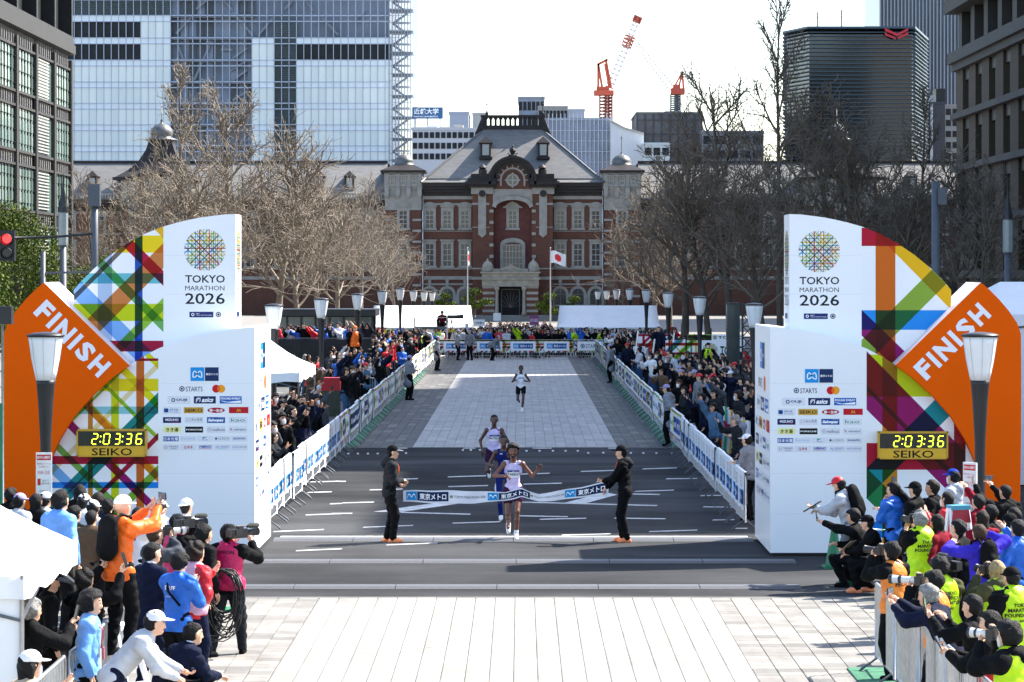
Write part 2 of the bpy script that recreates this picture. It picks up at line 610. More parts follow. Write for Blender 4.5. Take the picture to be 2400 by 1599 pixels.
def cable_ramp(y0, y1, x0, x1, label, paint=False):
    e = empty('cable_ramp', ((x0 + x1) / 2, (y0 + y1) / 2, 0))
    n = max(1, round((x1 - x0) / 1.5))
    w = (x1 - x0) / n
    d = (y1 - y0) / 2
    for k in range(n):
        a, b = x0 + k * w - (x0 + x1) / 2 + 0.006, x0 + (k + 1) * w - (x0 + x1) / 2 - 0.006
        prof = [(-d, 0.004), (-d * .45, 0.032), (d * .45, 0.032), (d, 0.004)]
        vs = [(a, y, z) for y, z in prof] + [(b, y, z) for y, z in prof]
        mb = MB().add(vs, [(0, 4, 5, 1)], 1).add(vs, [(1, 5, 6, 2)], 0).add(vs, [(2, 6, 7, 3)], 1).add(vs, [(0, 1, 2, 3), (7, 6, 5, 4)], 1)
        mb.build('ramp_segment', [M_RAMP, M_RAMP_D], e)
    tag(e, label, 'cable ramp')
    return e


cable_ramp(53.95, 54.75, -4.62, 4.35, 'grey ribbed timing mat along the white finish line')
cable_ramp(49.9, 50.6, -4.9, 4.75, 'grey cable ramp crossing the asphalt between the white towers')
cable_ramp(45.85, 46.5, -5.2, 4.45, 'grey cable ramp nearest the pale pavement')

def green_mat(x0, y0, x1, y1, label, z=0.012):
    m = MB().box(x0 - (x0 + x1) / 2, y0 - (y0 + y1) / 2, 0.0, x1 - (x0 + x1) / 2, y1 - (y0 + y1) / 2, z).build('green_mat', M_GREEN_MAT, None, loc=((x0 + x1) / 2, (y0 + y1) / 2, 0.005))
    tag(m, label, 'mat')
green_mat(4.12, 33.2, 5.1, 36.6, 'green mat under the steel barrier beside the photographers', 0.02)
green_mat(-5.15, 83.4, -4.72, 150, 'long green mat under the barriers beside the pale awning tent')
green_mat(4.15, 83.4, 4.6, 160, 'long green mat under the barriers on the shaded side of the course')

# ================================================================== the brick station
def brick_material():
    m = bpy.data.materials.new('red_brick')
    m.use_nodes = True
    nt = m.node_tree
    b = nt.nodes['Principled BSDF']
    tc = nt.nodes.new('ShaderNodeTexCoord')
    mp = nt.nodes.new('ShaderNodeMapping')
    mp.inputs['Rotation'].default_value = (R(90), 0, 0)
    br = nt.nodes.new('ShaderNodeTexBrick')
    br.inputs['Color1'].default_value = (0.165, 0.056, 0.027, 1)
    br.inputs['Color2'].default_value = (0.11, 0.037, 0.02, 1)
    br.inputs['Mortar'].default_value = (0.19, 0.11, 0.09, 1)
    br.inputs['Scale'].default_value = 4.0
    br.inputs['Mortar Size'].default_value = 0.012
    n = nt.nodes.new('ShaderNodeTexNoise')
    n.inputs['Scale'].default_value = 0.8
    n.inputs['Detail'].default_value = 5
    mx = nt.nodes.new('ShaderNodeMix')
    mx.data_type = 'RGBA'
    mx.blend_type = 'MULTIPLY'
    mx.inputs[0].default_value = 0.45
    nt.links.new(tc.outputs['Object'], mp.inputs['Vector'])
    nt.links.new(mp.outputs['Vector'], br.inputs['Vector'])
    nt.links.new(tc.outputs['Object'], n.inputs['Vector'])
    nt.links.new(br.outputs['Color'], mx.inputs[6])
    nt.links.new(n.outputs['Fac'], mx.inputs[7])
    nt.links.new(mx.outputs[2], b.inputs['Base Color'])
    b.inputs['Roughness'].default_value = 0.8
    return m

M_BRICK = brick_material()
M_STONE = mat('pale_stone', (0.30, 0.285, 0.25), 0.75, var=0.16, scale=1.3, bump=0.1, bscale=20)
M_STONE2 = mat('weathered_stone', (0.30, 0.275, 0.22), 0.8, var=0.22, scale=1.6, bump=0.15, bscale=15)
M_COPPER = mat('dark_copper', (0.024, 0.018, 0.016), 0.55, metal=0.3, var=0.25, scale=1.5)
M_SLATE = mat('roof_slate', (0.165, 0.16, 0.15), 0.62, var=0.16, scale=1.0, bump=0.35, bscale=9, stretch=(1, 3, 3))
M_LEAD = mat('grey_lead', (0.13, 0.13, 0.125), 0.45, metal=0.4, var=0.2, scale=2)
M_WGLASS = mat('window_glass', (0.035, 0.042, 0.05), 0.08, var=0.25, scale=0.7, spec=0.8)
M_WFRAME = mat('white_sash', (0.42, 0.41, 0.37), 0.6, var=0.06)
M_DARK = mat('dark_interior', (0.012, 0.012, 0.014), 0.8, var=0.1)

SY = 347.0
st = empty('station_building', (-0.94, SY, 0))
tag(st, 'long red brick station with grey slate roof and pale stone trim', 'station')


def SX(z): return (z - 1182) * .01735
def ZA(y): return 37.66 - .01735 * y
def ZB(y): return 13.165 - .01735 * y


def win_mesh(name, w, h, gw, gh, cols, rows, arch=False, side=0.1):
    """stone surround (w x h), white sash bars and dark panes; origin at the sill centre, front towards -y"""
    mb = MB()
    t = (w - gw) / 2
    mb.box(-w / 2, -side, 0, -gw / 2, 0.02, h, 0)
    mb.box(gw / 2, -side, 0, w / 2, 0.02, h, 0)
    mb.box(-gw / 2, -side, 0.22 + gh, gw / 2, 0.02, h, 0)
    mb.box(-w / 2 - 0.1, -side - 0.1, -0.02, w / 2 + 0.1, 0.02, 0.2, 0)
    mb.box(-w / 2 - 0.12, -side - 0.12, h, w / 2 + 0.12, 0.02, h + 0.18, 0)
    if arch:
        pts = [(w / 2 * math.cos(a), h + 0.18 + 0.42 * math.sin(a)) for a in [math.pi * k / 8 for k in range(9)]]
        mb.prism(pts, -side - 0.06, 0.02, 0)
    for c in range(cols + 1):
        x = -gw / 2 + gw * c / cols
        k = 0.045 if c in (0, cols) else 0.028
        mb.box(x - k, -0.045, 0.2, x + k, 0.02, 0.22 + gh, 1)
    for r_ in range(rows + 1):
        z = 0.21 + gh * r_ / rows
        mb.box(-gw / 2, -0.048, z - 0.03, gw / 2, 0.02, z + 0.03, 1)
    pane = MB().box(-gw / 2, -0.018, 0.2, gw / 2, 0.021, 0.22 + gh)
    return mb.mesh(name, [M_STONE, M_WFRAME]), pane.mesh(name + '_pane', M_WGLASS)


W3 = win_mesh('window', 1.5, 2.75, 0.95, 2.05, 2, 4, arch=True)
W2 = win_mesh('window', 1.5, 3.2, 1.0, 2.65, 2, 4)
WS = win_mesh('window', 0.7, 1.15, 0.45, 0.85, 2, 2, side=0.06)
WH = win_mesh('window', 1.0, 1.45, 0.75, 1.1, 2, 3, side=0.08)


def window(W, x, y, z, parent=None):
    o = inst('window', W[0], parent or st, (x, y, z))
    inst('pane', W[1], o)
    return o


def part(name, mb, mats, parent=None, smooth=False):
    return mb.build(name, mats, parent or st, smooth)


# central block
part('plinth', MB().box(-63, .4, -1.1, 62, 13, 0.02).box(-4.7, -5, -1.1, 4.7, .41, .02).box(-15.2, -.8, -1.1, 15.2, .41, .01), mat('plinth_stone', (.24, .23, .21), .8))
part('brick_wall', MB().box(-10.7, 0, 0, 10.7, 14, 14.3), M_BRICK)
for s in (-1, 1):
    a, b = (-10.72, -4.8) if s < 0 else (4.8, 10.72)
    for z0, z1, d in ((13.8, 14.22, 0.16), (13.1, 13.35, 0.12), (9.95, 10.05, 0.08), (5.42, 5.62, 0.1), (4.2, 4.62, 0.16), (3.55, 3.75, 0.1), (1.0, 1.2, 0.1)):
        part('string_course', MB().box(a, -d, z0, b, 0.01, z1), M_STONE)
    cm = MB()
    for i, (z0, z1, d) in enumerate(((14.3, 14.62, 0.35), (14.62, 14.98, 0.6), (14.98, 15.35, 0.85), (15.35, 15.78, 1.1))):
        cm.box(a - 0.02, -d, z0, b, 0.3, z1)
    part('cornice', cm, M_COPPER)
    for zx in ((610, 731, 853) if s < 0 else (1510, 1632, 1755)):
        window(W3, SX(zx), -0.01, 10.15)
        window(W2, SX(zx), -0.01, 5.62)
        # ground floor arch
        x = SX(zx)
        ar = MB()
        for k in range(12):
            t0, t1 = math.pi * k / 12, math.pi * (k + 1) / 12
            ar.prism([(x + .68 * math.cos(t0), 2.45 + .68 * math.sin(t0)), (x + 1.02 * math.cos(t0), 2.45 + 1.02 * math.sin(t0)),
                      (x + 1.02 * math.cos(t1), 2.45 + 1.02 * math.sin(t1)), (x + .68 * math.cos(t1), 2.45 + .68 * math.sin(t1))], -0.16, 0.02)
        ar.box(x - 1.05, -0.2, 0, x - .68, 0.02, 2.45)
        ar.box(x + .68, -0.2, 0, x + 1.05, 0.02, 2.45)
        ar.prism([(x - .14, 3.45), (x + .14, 3.45), (x + .2, 4.2), (x - .2, 4.2)], -0.22, 0.02)
        part('stone_arch', ar, M_STONE)
        pts = [(x + .68 * math.cos(math.pi * k / 12), 2.45 + .68 * math.sin(math.pi * k / 12)) for k in range(13)] + [(x - .68, 0.4), (x + .68, 0.4)]
        part('arch_glazing', MB().prism(pts, -0.03, 0.01), M_WGLASS)
        fr = MB()
        fr.box(x - .03, -0.06, 0.4, x + .03, -0.02, 3.1)
        fr.box(x - .68, -0.06, 2.4, x + .68, -0.02, 2.47)
        part('arch_frame', fr, M_LEAD)
# the hipped roof
rb = MB()
e0, e1 = 15.8, 22.57
lv = [(10.95, -1.2, 14.6, 15.8), (10.4, -0.4, 14.2, 16.3), (3.9, 5.6, 8.4, 22.1), (3.64, 5.9, 8.2, 22.57)]
vs = []
for hx, ya, yb, z in lv:
    vs += [(-hx, ya, z), (hx, ya, z), (hx, yb, z), (-hx, yb, z)]
fs = [(0, 3, 2, 1)]
for i in range(3):
    o = i * 4
    for k in range(4):
        k2 = (k + 1) % 4
        fs.append((o + k, o + k2, o + 4 + k2, o + 4 + k))
fs.append((12, 13, 14, 15))
rb.add(vs, fs)
roof = part('roof', rb, M_SLATE)
hp = MB()
for sx in (-1, 1):
    hp.tube([(sx * 10.95, -1.2, 15.83), (sx * 10.4, -0.4, 16.33), (sx * 3.9, 5.6, 22.12)], 0.14, 6)
part('hip_ridge', hp, M_LEAD, roof)
part('eave_flashing', MB().box(-10.9, -0.62, 16.12, 10.9, -0.52, 16.3), M_LEAD, roof)
cr = MB()
cr.box(-3.75, 5.7, 22.5, 3.75, 8.3, 22.95)
cr.box(-3.9, 5.6, 23.95, 3.9, 8.4, 24.2)
for k in range(12):
    x = -3.3 + 6.6 * k / 11
    for yy in (5.8, 7.95):
        cr.box(x - 0.14, yy, 22.95, x + 0.14, yy + 0.25, 23.95)
        if k < 11:
            xc = x + 0.3
            pts = [(xc - .16, 23.95), (xc - .16, 23.7)] + [(xc - .16 * math.cos(a), 23.7 + .16 * math.sin(a)) for a in [math.pi * j / 6 for j in range(1, 6)]] + [(xc + .16, 23.7), (xc + .16, 23.95)]
            cr.prism([pts[0]] + pts[1:5] , yy + 0.02, yy + 0.2)
            cr.prism(pts[4:], yy + 0.02, yy + 0.2)
for s in (-1, 1):
    cr.box(s * 3.55 - .2, 5.75, 22.9, s * 3.55 + .2, 8.2, 24.0)
    cr.prism([(s * 3.5, 22.5), (s * 4.6, 21.9), (s * 3.75, 24.0), (s * 3.5, 24.0)], 5.6, 8.3)
part('roof_crest', cr, M_COPPER, roof)
for x in (-3.15, 3.65):
    f = MB().lathe([(0.16, 0), (0.2, 0.25), (0.07, 0.5), (0.05, 1.2), (0.12, 1.35), (0.03, 1.5), (0.02, 3.5)], (x, 6.2, 24.2), 8)
    part('lightning_rod', f, M_COPPER, roof)
for x in (SX(995), SX(1393)):
    d = empty('dormer', (x, 1.7, 18.7), parent=st)
    part('dormer_body', MB().box(-.62, 0, 0.25, .62, 3.2, 1.95).box(-.8, -.12, 0, .8, .4, .28), M_COPPER, d)
    part('dormer_roof', MB().add([(-.82, -.2, 1.95), (.82, -.2, 1.95), (.82, 3.5, 1.95), (-.82, 3.5, 1.95), (0, .5, 2.75), (0, 3.0, 2.75)],
                                 [(0, 1, 4), (1, 2, 5, 4), (2, 3, 5), (3, 0, 4, 5), (0, 3, 2, 1)]), M_COPPER, d)
    w_ = MB().box(-.4, -.05, .45, .4, 0.02, 1.75, 0)
    part('dormer_window', w_, M_WFRAME, d)

# pavilion in the middle
for s in (-1, 1):
    a, b = (-4.77, -2.3) if s < 0 else (2.3, 4.77)
    part('pavilion_wall', MB().box(a, -1.6, 0, b, 0.02, 14.5), M_BRICK)
    part('stone_pier', MB().prism([(s * 3.16, 9.6), (s * 3.63, 9.2), (s * 4.1, 9.6), (s * 4.1, 14.4), (s * 3.16, 14.4)], -1.74, -1.58), M_STONE)
    part('pier_capital', MB().box(min(s * 2.3, s * 4.95), -1.9, 14.4, max(s * 2.3, s * 4.95), 0.02, 15.15), M_STONE)
    md = MB().prism([(s * 3.63 + .42 * math.cos(math.pi / 4 * k), 14.45 + .42 * math.sin(math.pi / 4 * k)) for k in range(8)], -1.98, -1.85)
    part('medallion', md, M_COPPER)
    q = MB()
    for k in range(9):
        z = 1.4 + k * 1.35
        q.box(min(s * 2.28, s * 2.75), -1.7, z, max(s * 2.28, s * 2.75), -1.58, z + 0.35)
    part('quoin', q, M_STONE)
    for z0, z1 in ((13.1, 13.35), (10.4, 10.5), (5.45, 5.6), (4.2, 4.55)):
        part('string_course', MB().box(min(s * 2.76, s * 4.8), -1.68, z0, max(s * 2.76, s * 4.8), -1.59, z1), M_STONE)
    co = MB()
    for z0, z1, dd in ((15.15, 15.5, 0.3), (15.5, 15.9, 0.6), (15.9, 16.25, 0.35), (16.25, 16.8, 0.0)):
        co.box(min(s * 2.0, s * (4.95 + dd)), -2.0 - dd, z0, max(s * 2.0, s * (4.95 + dd)), 1.2, z1)
    part('entablature', co, M_COPPER)
    ur = MB().lathe([(.5, 0), (.5, .5), (.3, .6), (.55, .75), (.3, .95), (.05, 1.15)], (s * 3.55, -1.6, 16.8), 10)
    part('roof_urn', ur, M_COPPER)
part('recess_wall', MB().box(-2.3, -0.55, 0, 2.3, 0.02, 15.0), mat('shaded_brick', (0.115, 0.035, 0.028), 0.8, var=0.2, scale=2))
N = 12
ap = [(2.34 * math.cos(math.pi * k / N), 12.95 + 1.05 * math.sin(math.pi * k / N)) for k in range(N + 1)]
am = MB()
for k in range(N):
    (x0, z0), (x1, z1) = ap[k], ap[k + 1]
    am.prism([(x0, z0), (x0, 15.2), (x1, 15.2), (x1, z1)], -1.62, -0.5)
part('arch_spandrel', am, M_STONE)
aw = MB()
for k in range(N):
    t0, t1 = math.pi * k / N, math.pi * (k + 1) / N
    aw.prism([(2.0 * math.cos(t0), 12.75 + .95 * math.sin(t0)), (2.45 * math.cos(t0), 12.95 + 1.2 * math.sin(t0)), (2.45 * math.cos(t1), 12.95 + 1.2 * math.sin(t1)), (2.0 * math.cos(t1), 12.75 + .95 * math.sin(t1))], -1.85, -1.5)
part('arch_moulding', aw, M_STONE)
window(W3, 0, -0.56, 10.15)
part('window_pediment', MB().prism([(-1.1, 12.9), (1.1, 12.9), (0, 13.6)], -0.8, -0.5).box(-1.15, -.85, 12.75, 1.15, -.5, 12.92), M_STONE)
bw = MB().box(-1.15, -.62, 5.3, 1.15, -.5, 8.5, 0)
part('balcony_door', bw, M_WGLASS)
bf = MB()
for k in range(7):
    bf.box(-1.15 + k * 2.3 / 6 - .03, -.68, 5.3, -1.15 + k * 2.3 / 6 + .03, -.6, 8.3)
for k in range(5):
    bf.box(-1.15, -.685, 5.3 + k * .75, 1.15, -.6, 5.36 + k * .75)
part('balcony_door_frame', bf, M_WFRAME)
ba = MB()
for k in range(10):
    t0, t1 = math.pi * k / 10, math.pi * (k + 1) / 10
    ba.prism([(1.15 * math.cos(t0), 8.3 + .35 * math.sin(t0)), (1.5 * math.cos(t0), 8.35 + .85 * math.sin(t0)), (1.5 * math.cos(t1), 8.35 + .85 * math.sin(t1)), (1.15 * math.cos(t1), 8.3 + .35 * math.sin(t1))], -.85, -.5)
ba.box(-1.5, -.8, 5.2, -1.15, -.5, 8.4)
ba.box(1.15, -.8, 5.2, 1.5, -.5, 8.4)
part('balcony_surround', ba, M_STONE)
# round pediment
zc = 16.05
pb = MB()
N = 20
for j, (r0, r1, yf) in enumerate(((1.85, 2.25, -2.0), (2.25, 2.6, -2.3), (2.6, 2.88, -2.6))):
    for k in range(N):
        t0, t1 = math.pi * k / N - .18 * (k == 0), math.pi * (k + 1) / N + .18 * (k == N - 1)
        pb.prism([(r0 * math.cos(t0), zc + r0 * math.sin(t0)), (r1 * math.cos(t0), zc + r1 * math.sin(t0)), (r1 * math.cos(t1), zc + r1 * math.sin(t1)), (r0 * math.cos(t1), zc + r0 * math.sin(t1))], yf, 1.8)
part('pediment_moulding', pb, M_COPPER)
disc = [(1.9 * math.cos(math.pi * k / N), zc + 1.9 * math.sin(math.pi * k / N)) for k in range(N + 1)] + [(-2.3, 15.0), (2.3, 15.0)]
part('pediment_brick', MB().prism(disc, -1.66, 0.5), M_BRICK)
vo = MB()
for k in range(N):
    t0, t1 = math.pi * k / N, math.pi * (k + 1) / N
    vo.prism([(1.3 * math.cos(t0), zc + 1.3 * math.sin(t0)), (1.52 * math.cos(t0), zc + 1.52 * math.sin(t0)), (1.52 * math.cos(t1), zc + 1.52 * math.sin(t1)), (1.3 * math.cos(t1), zc + 1.3 * math.sin(t1))], -1.78, -1.64)
for k in range(9):
    t = math.pi * k / 8
    c, s_ = math.cos(t), math.sin(t)
    vo.prism([(1.5 * c - .07 * s_, zc + 1.5 * s_ + .07 * c), (1.5 * c + .07 * s_, zc + 1.5 * s_ - .07 * c), (1.85 * c + .07 * s_, zc + 1.85 * s_ - .07 * c), (1.85 * c - .07 * s_, zc + 1.85 * s_ + .07 * c)], -1.76, -1.64)
vo.box(-1.52, -1.78, 15.35, -1.3, -1.64, zc)
vo.box(1.3, -1.78, 15.35, 1.52, -1.64, zc)
part('archivolt', vo, M_STONE)
rw = empty('round_window', (0, -1.7, zc), parent=st)
rm = MB()
for k in range(N):
    t0, t1 = 2 * math.pi * k / N, 2 * math.pi * (k + 1) / N
    rm.prism([(.55 * math.cos(t0), .55 * math.sin(t0)), (.78 * math.cos(t0), .78 * math.sin(t0)), (.78 * math.cos(t1), .78 * math.sin(t1)), (.55 * math.cos(t1), .55 * math.sin(t1))], -.14, .1)
for a in range(4):
    t = math.pi / 2 * a
    rm.cbox((.8 * math.cos(t), -.05, .8 * math.sin(t)), (.22, .2, .22))
part('stone_ring', rm, M_STONE, rw)
part('pane', MB().prism([(.56 * math.cos(2 * math.pi * k / N), .56 * math.sin(2 * math.pi * k / N)) for k in range(N)], -.05, .05), M_WGLASS, rw)
part('sash_bar', MB().box(-.04, -.09, -.55, .04, -.05, .55).box(-.55, -.085, -.04, .55, -.05, .04), M_WFRAME, rw)
part('crown_finial', MB().lathe([(.5, 0), (.55, .15), (.2, .25), (.3, .5), (.42, .75), (.3, 1.0), (.12, 1.1), (.12, 1.3), (.02, 1.45)], (0, -1.2, 18.85), 10).tube([(-.6, -1.2, 18.8), (-.35, -1.2, 19.1), (-.6, -1.2, 19.3)], .07).tube([(.6, -1.2, 18.8), (.35, -1.2, 19.1), (.6, -1.2, 19.3)], .07), M_COPPER)

# stone porch
px = -0.25
po = empty('entrance_porch', (px, 0, 0), parent=st)
for s in (-1, 1):
    pw = MB()
    for k in range(6):
        z0, z1 = k * .7, k * .7 + .38
        pw.box(min(s * 1.87, s * 3.3), -5, z0, max(s * 1.87, s * 3.3), -1.61, z1, 0)
        pw.box(min(s * 1.87, s * 3.28), -4.96, z1, max(s * 1.87, s * 3.28), -1.61, (k + 1) * .7, 1)
    part('porch_wall', pw, [M_BRICK, M_STONE], po)
part('porch_entablature', MB().box(-3.35, -5.1, 3.4, 3.35, -1.61, 4.2).box(-3.5, -5.25, 4.2, 3.5, -1.61, 4.45).box(-3.35, -5.1, 4.45, 3.35, -1.61, 4.95).box(-3.55, -5.3, 4.95, 3.55, -1.61, 5.15).box(-2.1, -4.9, 5.15, 2.1, -4.3, 5.5), M_STONE2, po)
part('porch_pediment', MB().prism([(-1.3, 5.5), (1.3, 5.5), (.5, 5.75), (0, 6.15), (-.5, 5.75)], -4.95, -4.35), M_STONE2, po)
for s in (-1, 1):
    part('porch_dome', MB().lathe([(.72, 0), (.75, .25), (.62, .3), (.66, .5), (.6, .8), (.42, 1.1), (.15, 1.3), (.12, 1.42), (.05, 1.6)], (s * 2.7, -4.3, 5.15), 14), M_STONE2, po, True)
    part('porch_column', MB().lathe([(.28, 0), (.28, .3), (.21, .4), (.18, 2.9), (.3, 3.1), (.3, 3.4)], (s * 1.6, -5.05, 0), 10), M_STONE2, po, True)
part('porch_door', MB().box(-1.87, -3.2, 0, 1.87, -3.1, 3.4), M_DARK, po)
dg = MB()
for k in range(9):
    t = math.pi * (k + .5) / 9
    dg.bar((0, -3.24, .9), (1.3 * math.cos(t), -3.24, .9 + 1.9 * math.sin(t)), .04)
dg.box(-1.1, -3.26, 0, -1.02, -3.2, 3.1).box(1.02, -3.26, 0, 1.1, -3.2, 3.1).box(-1.1, -3.26, 3.02, 1.1, -3.2, 3.1)
part('door_grille', dg, M_LEAD, po)

# corner turrets
for s in (-1, 1):
    tx = s * 13.06
    tw = empty('turret', (tx, 0, 0), parent=st)
    part('brick_shaft', MB().box(-2.1, -0.8, 0, 2.1, 3.8, 12.5), M_BRICK, tw)
    bs = MB()
    for k in range(9):
        z = .8 + k * 1.3
        for t in (-1, 1):
            bs.box(min(t * 1.1, t * 2.16), -.86, z, max(t * 1.1, t * 2.16), -.79, z + .26)
            bs.box(t * 2.1 - .03 * (t < 0) , -.8, z, t * 2.1 + .06 * (t > 0) + .0, 3.7, z + .26) if t > 0 else bs.box(-2.16, -.8, z, -2.1, 3.7, z + .26)
    part('stone_band', bs, M_STONE, tw)
    part('stone_stage', MB().box(-2.18, -.88, 12.5, 2.18, 3.85, 15.0).box(-2.3, -1.0, 15.0, 2.3, 3.95, 17.0).box(-2.22, -.93, 14.2, 2.22, 3.9, 14.35), M_STONE, tw)
    for k in range(4):
        x = -1.95 + k * 1.3
        part('console', MB().prism([(x - .26, 15.2), (x + .26, 15.2), (x + .26, 14.3), (x + .1, 14.0), (x - .1, 14.0), (x - .26, 14.3)], -1.25, -.95).box(x - .24, -1.12, 15.2, x + .24, -.98, 16.85), M_STONE, tw)
    for k in range(3):
        window(WS, -1.3 + k * 1.3, -1.0, 15.35, tw)
    part('turret_eave', MB().box(-2.7, -1.4, 16.98, 2.7, 4.3, 17.25).add([(-2.65, -1.35, 17.25), (2.65, -1.35, 17.25), (2.65, 4.25, 17.25), (-2.65, 4.25, 17.25), (-1.2, .2, 17.95), (1.2, .2, 17.95), (1.2, 2.7, 17.95), (-1.2, 2.7, 17.95)],
         [(0, 1, 5, 4), (1, 2, 6, 5), (2, 3, 7, 6), (3, 0, 4, 7), (4, 5, 6, 7)]), M_COPPER, tw)
    part('turret_dome', MB().lathe([(1.3, 0), (1.3, .12), (1.12, .18), (1.18, .45), (1.05, .8), (.75, 1.12), (.35, 1.3), (.1, 1.36), (.14, 1.5), (.05, 1.65), (.04, 3.2), (.1, 3.3), (.02, 3.5), (.015, 4.0)], (0, 1.45, 17.9), 16), M_LEAD, tw, True)
    window(W3, 0, -.8, 10.15, tw)
    window(W2, 0, -.8, 5.62, tw)

# wings with their intermediate pavilions
for s, xe, xp in ((-1, -62, -42.4), (1, 60, 39.1)):
    x0, x1 = (xe, -15.2) if s < 0 else (15.2, xe)
    part('wing_wall', MB().box(x0, 0.3, 0, x1, 13, 13.8), M_BRICK)
    part('wing_cornice', MB().box(x0, -.1, 13.0, x1, .3, 13.35).box(x0, -.5, 13.35, x1, .3, 13.8).box(x0, -.3, 12.6, x1, .3, 12.75), M_COPPER)
    for z0, z1 in ((12.1, 12.4), (9.6, 9.8), (5.4, 5.6), (4.2, 4.6)):
        part('string_course', MB().box(x0, .2, z0, x1, .31, z1), M_STONE)
    part('balustrade_rail', MB().box(x0, -.35, 14.35, x1, -.1, 14.5).box(x0, -.35, 13.8, x1, -.1, 13.9), M_STONE)
    bal = MB()
    x = x0
    while x < x1:
        bal.box(x, -.3, 13.9, x + .16, -.15, 14.35); x += .34
    tag(part('baluster', bal, M_STONE), kind='stuff')
    wr = MB().add([(x0, -.1, 14.0), (x1, -.1, 14.0), (x1, 5.6, 18.35), (x0, 5.6, 18.35), (x0, 13.0, 18.35), (x1, 13.0, 18.35), (x0, 13.0, 14.0), (x1, 13, 14.0)],
                  [(0, 1, 2, 3), (3, 2, 5, 4), (4, 5, 7, 6)])
    part('wing_roof', wr, M_SLATE)
    part('roof_ridge', MB().box(x0, 5.5, 18.3, x1, 5.9, 18.62), M_COPPER)
    n = int((x1 - x0) / 3.4)
    for k in range(n):
        x = x0 + (k + .5) * (x1 - x0) / n
        if abs(x - xp) < 4.6: continue
        window(W3, x, .3, 9.5)
        window(W2, x, .3, 5.6)
    for xd in ((-19.6, -23.2, -50.5) if s < 0 else (19.8, 24, 48.0)):
        d = empty('dormer', (xd, 1.2, 15.0), parent=st)
        part('dormer_body', MB().box(-.55, 0, 0, .55, 2.6, 1.6).box(-.7, -.1, 0, .7, .3, .2), M_COPPER, d)
        part('dormer_roof', MB().add([(-.75, -.2, 1.6), (.75, -.2, 1.6), (.75, 3, 1.6), (-.75, 3, 1.6), (0, .5, 2.3), (0, 2.4, 2.3)], [(0, 1, 4), (1, 2, 5, 4), (2, 3, 5), (3, 0, 4, 5), (0, 3, 2, 1)]), M_COPPER, d)
        part('dormer_window', MB().box(-.34, -.05, .3, .34, .02, 1.4), M_WFRAME, d)
    p = empty('wing_pavilion', (xp, 0, 0), parent=st)
    part('pavilion_wall', MB().box(-4.2, -1.6, 0, 4.2, 9, 13.1), M_BRICK, p)
    part('stone_gable', MB().box(-4.25, -1.66, 13.1, 4.25, 9, 16.2).box(-4.4, -1.8, 13.0, 4.4, -1.6, 13.25), M_STONE, p)
    for k in (-1, 0, 1):
        window(WH, k * 1.75, -1.66, 14.0, p)
        window(W3, k * 2.5, -1.6, 9.7, p)
        window(W2, k * 2.5, -1.6, 5.6, p)
    ea = [(-5.1, 16.05), (-3, 16.1), (-1.6, 16.55), (0, 16.75), (1.6, 16.55), (3, 16.1), (5.1, 16.05), (5.1, 16.4), (3, 16.45), (1.6, 16.95), (0, 17.15), (-1.6, 16.95), (-3, 16.45), (-5.1, 16.4)]
    em = MB()
    for k in range(6):
        em.prism([ea[k], ea[k + 1], ea[12 - k], ea[13 - k]], -2.4, 0.2)
    em.box(-5.0, .1, 16.05, 5.0, 9.8, 16.4)
    part('curved_eave', em, M_COPPER, p)
    prof = [(5.0, 16.4), (3.6, 17.3), (2.5, 18.4), (1.7, 19.8), (1.35, 21.0)]
    vs, fs = [], []
    for h, z in prof:
        vs += [(-h, 3.4 - h, z), (h, 3.4 - h, z), (h, 3.4 + h, z), (-h, 3.4 + h, z)]
    for i in range(len(prof) - 1):
        for k in range(4):
            k2 = (k + 1) % 4
            fs.append((i * 4 + k, i * 4 + k2, i * 4 + 4 + k2, i * 4 + 4 + k))
    fs.append((16, 17, 18, 19))
    part('pavilion_roof', MB().add(vs, fs), M_COPPER, p)
    part('lantern_dome', MB().lathe([(1.9, 0), (1.9, .15), (1.3, .3), (1.3, .55), (1.42, .9), (1.25, 1.4), (.8, 1.85), (.25, 2.05), (.12, 2.2), (.2, 2.4), (.06, 2.6), (.05, 4.4)], (0, 3.4, 21.0), 16), M_LEAD, p, True)

# ================================================================== street buildings left and right
M_BRONZE = mat('bronze_cladding', (0.034, 0.031, 0.028), 0.6, metal=0.0, var=0.12, scale=0.7)
M_DKMETAL = mat('dark_cladding', (0.022, 0.021, 0.021), 0.5, metal=0.3, var=0.15, scale=0.8)
M_GRGLASS = [mat('green_glass_%d' % i, c, 0.12, var=0.2, scale=0.5, spec=0.7) for i, c in enumerate([(0.17, 0.25, 0.22), (0.22, 0.31, 0.28), (0.12, 0.18, 0.16), (0.30, 0.39, 0.36)])]
M_LOUV = mat('pale_louvre', (0.42, 0.43, 0.40), 0.5, var=0.1)
M_BROWNTILE = mat('brown_tile', (0.06, 0.04, 0.023), 0.8, var=0.14, scale=0.9, bump=0.4, bscale=5, stretch=(1, 1, 6))
M_CONC = mat('pale_concrete', (0.36, 0.345, 0.32), 0.75, var=0.12, scale=0.6)
M_BLUEGL = mat('blue_glass', (0.05, 0.075, 0.095), 0.1, var=0.2, scale=0.3, spec=0.8)

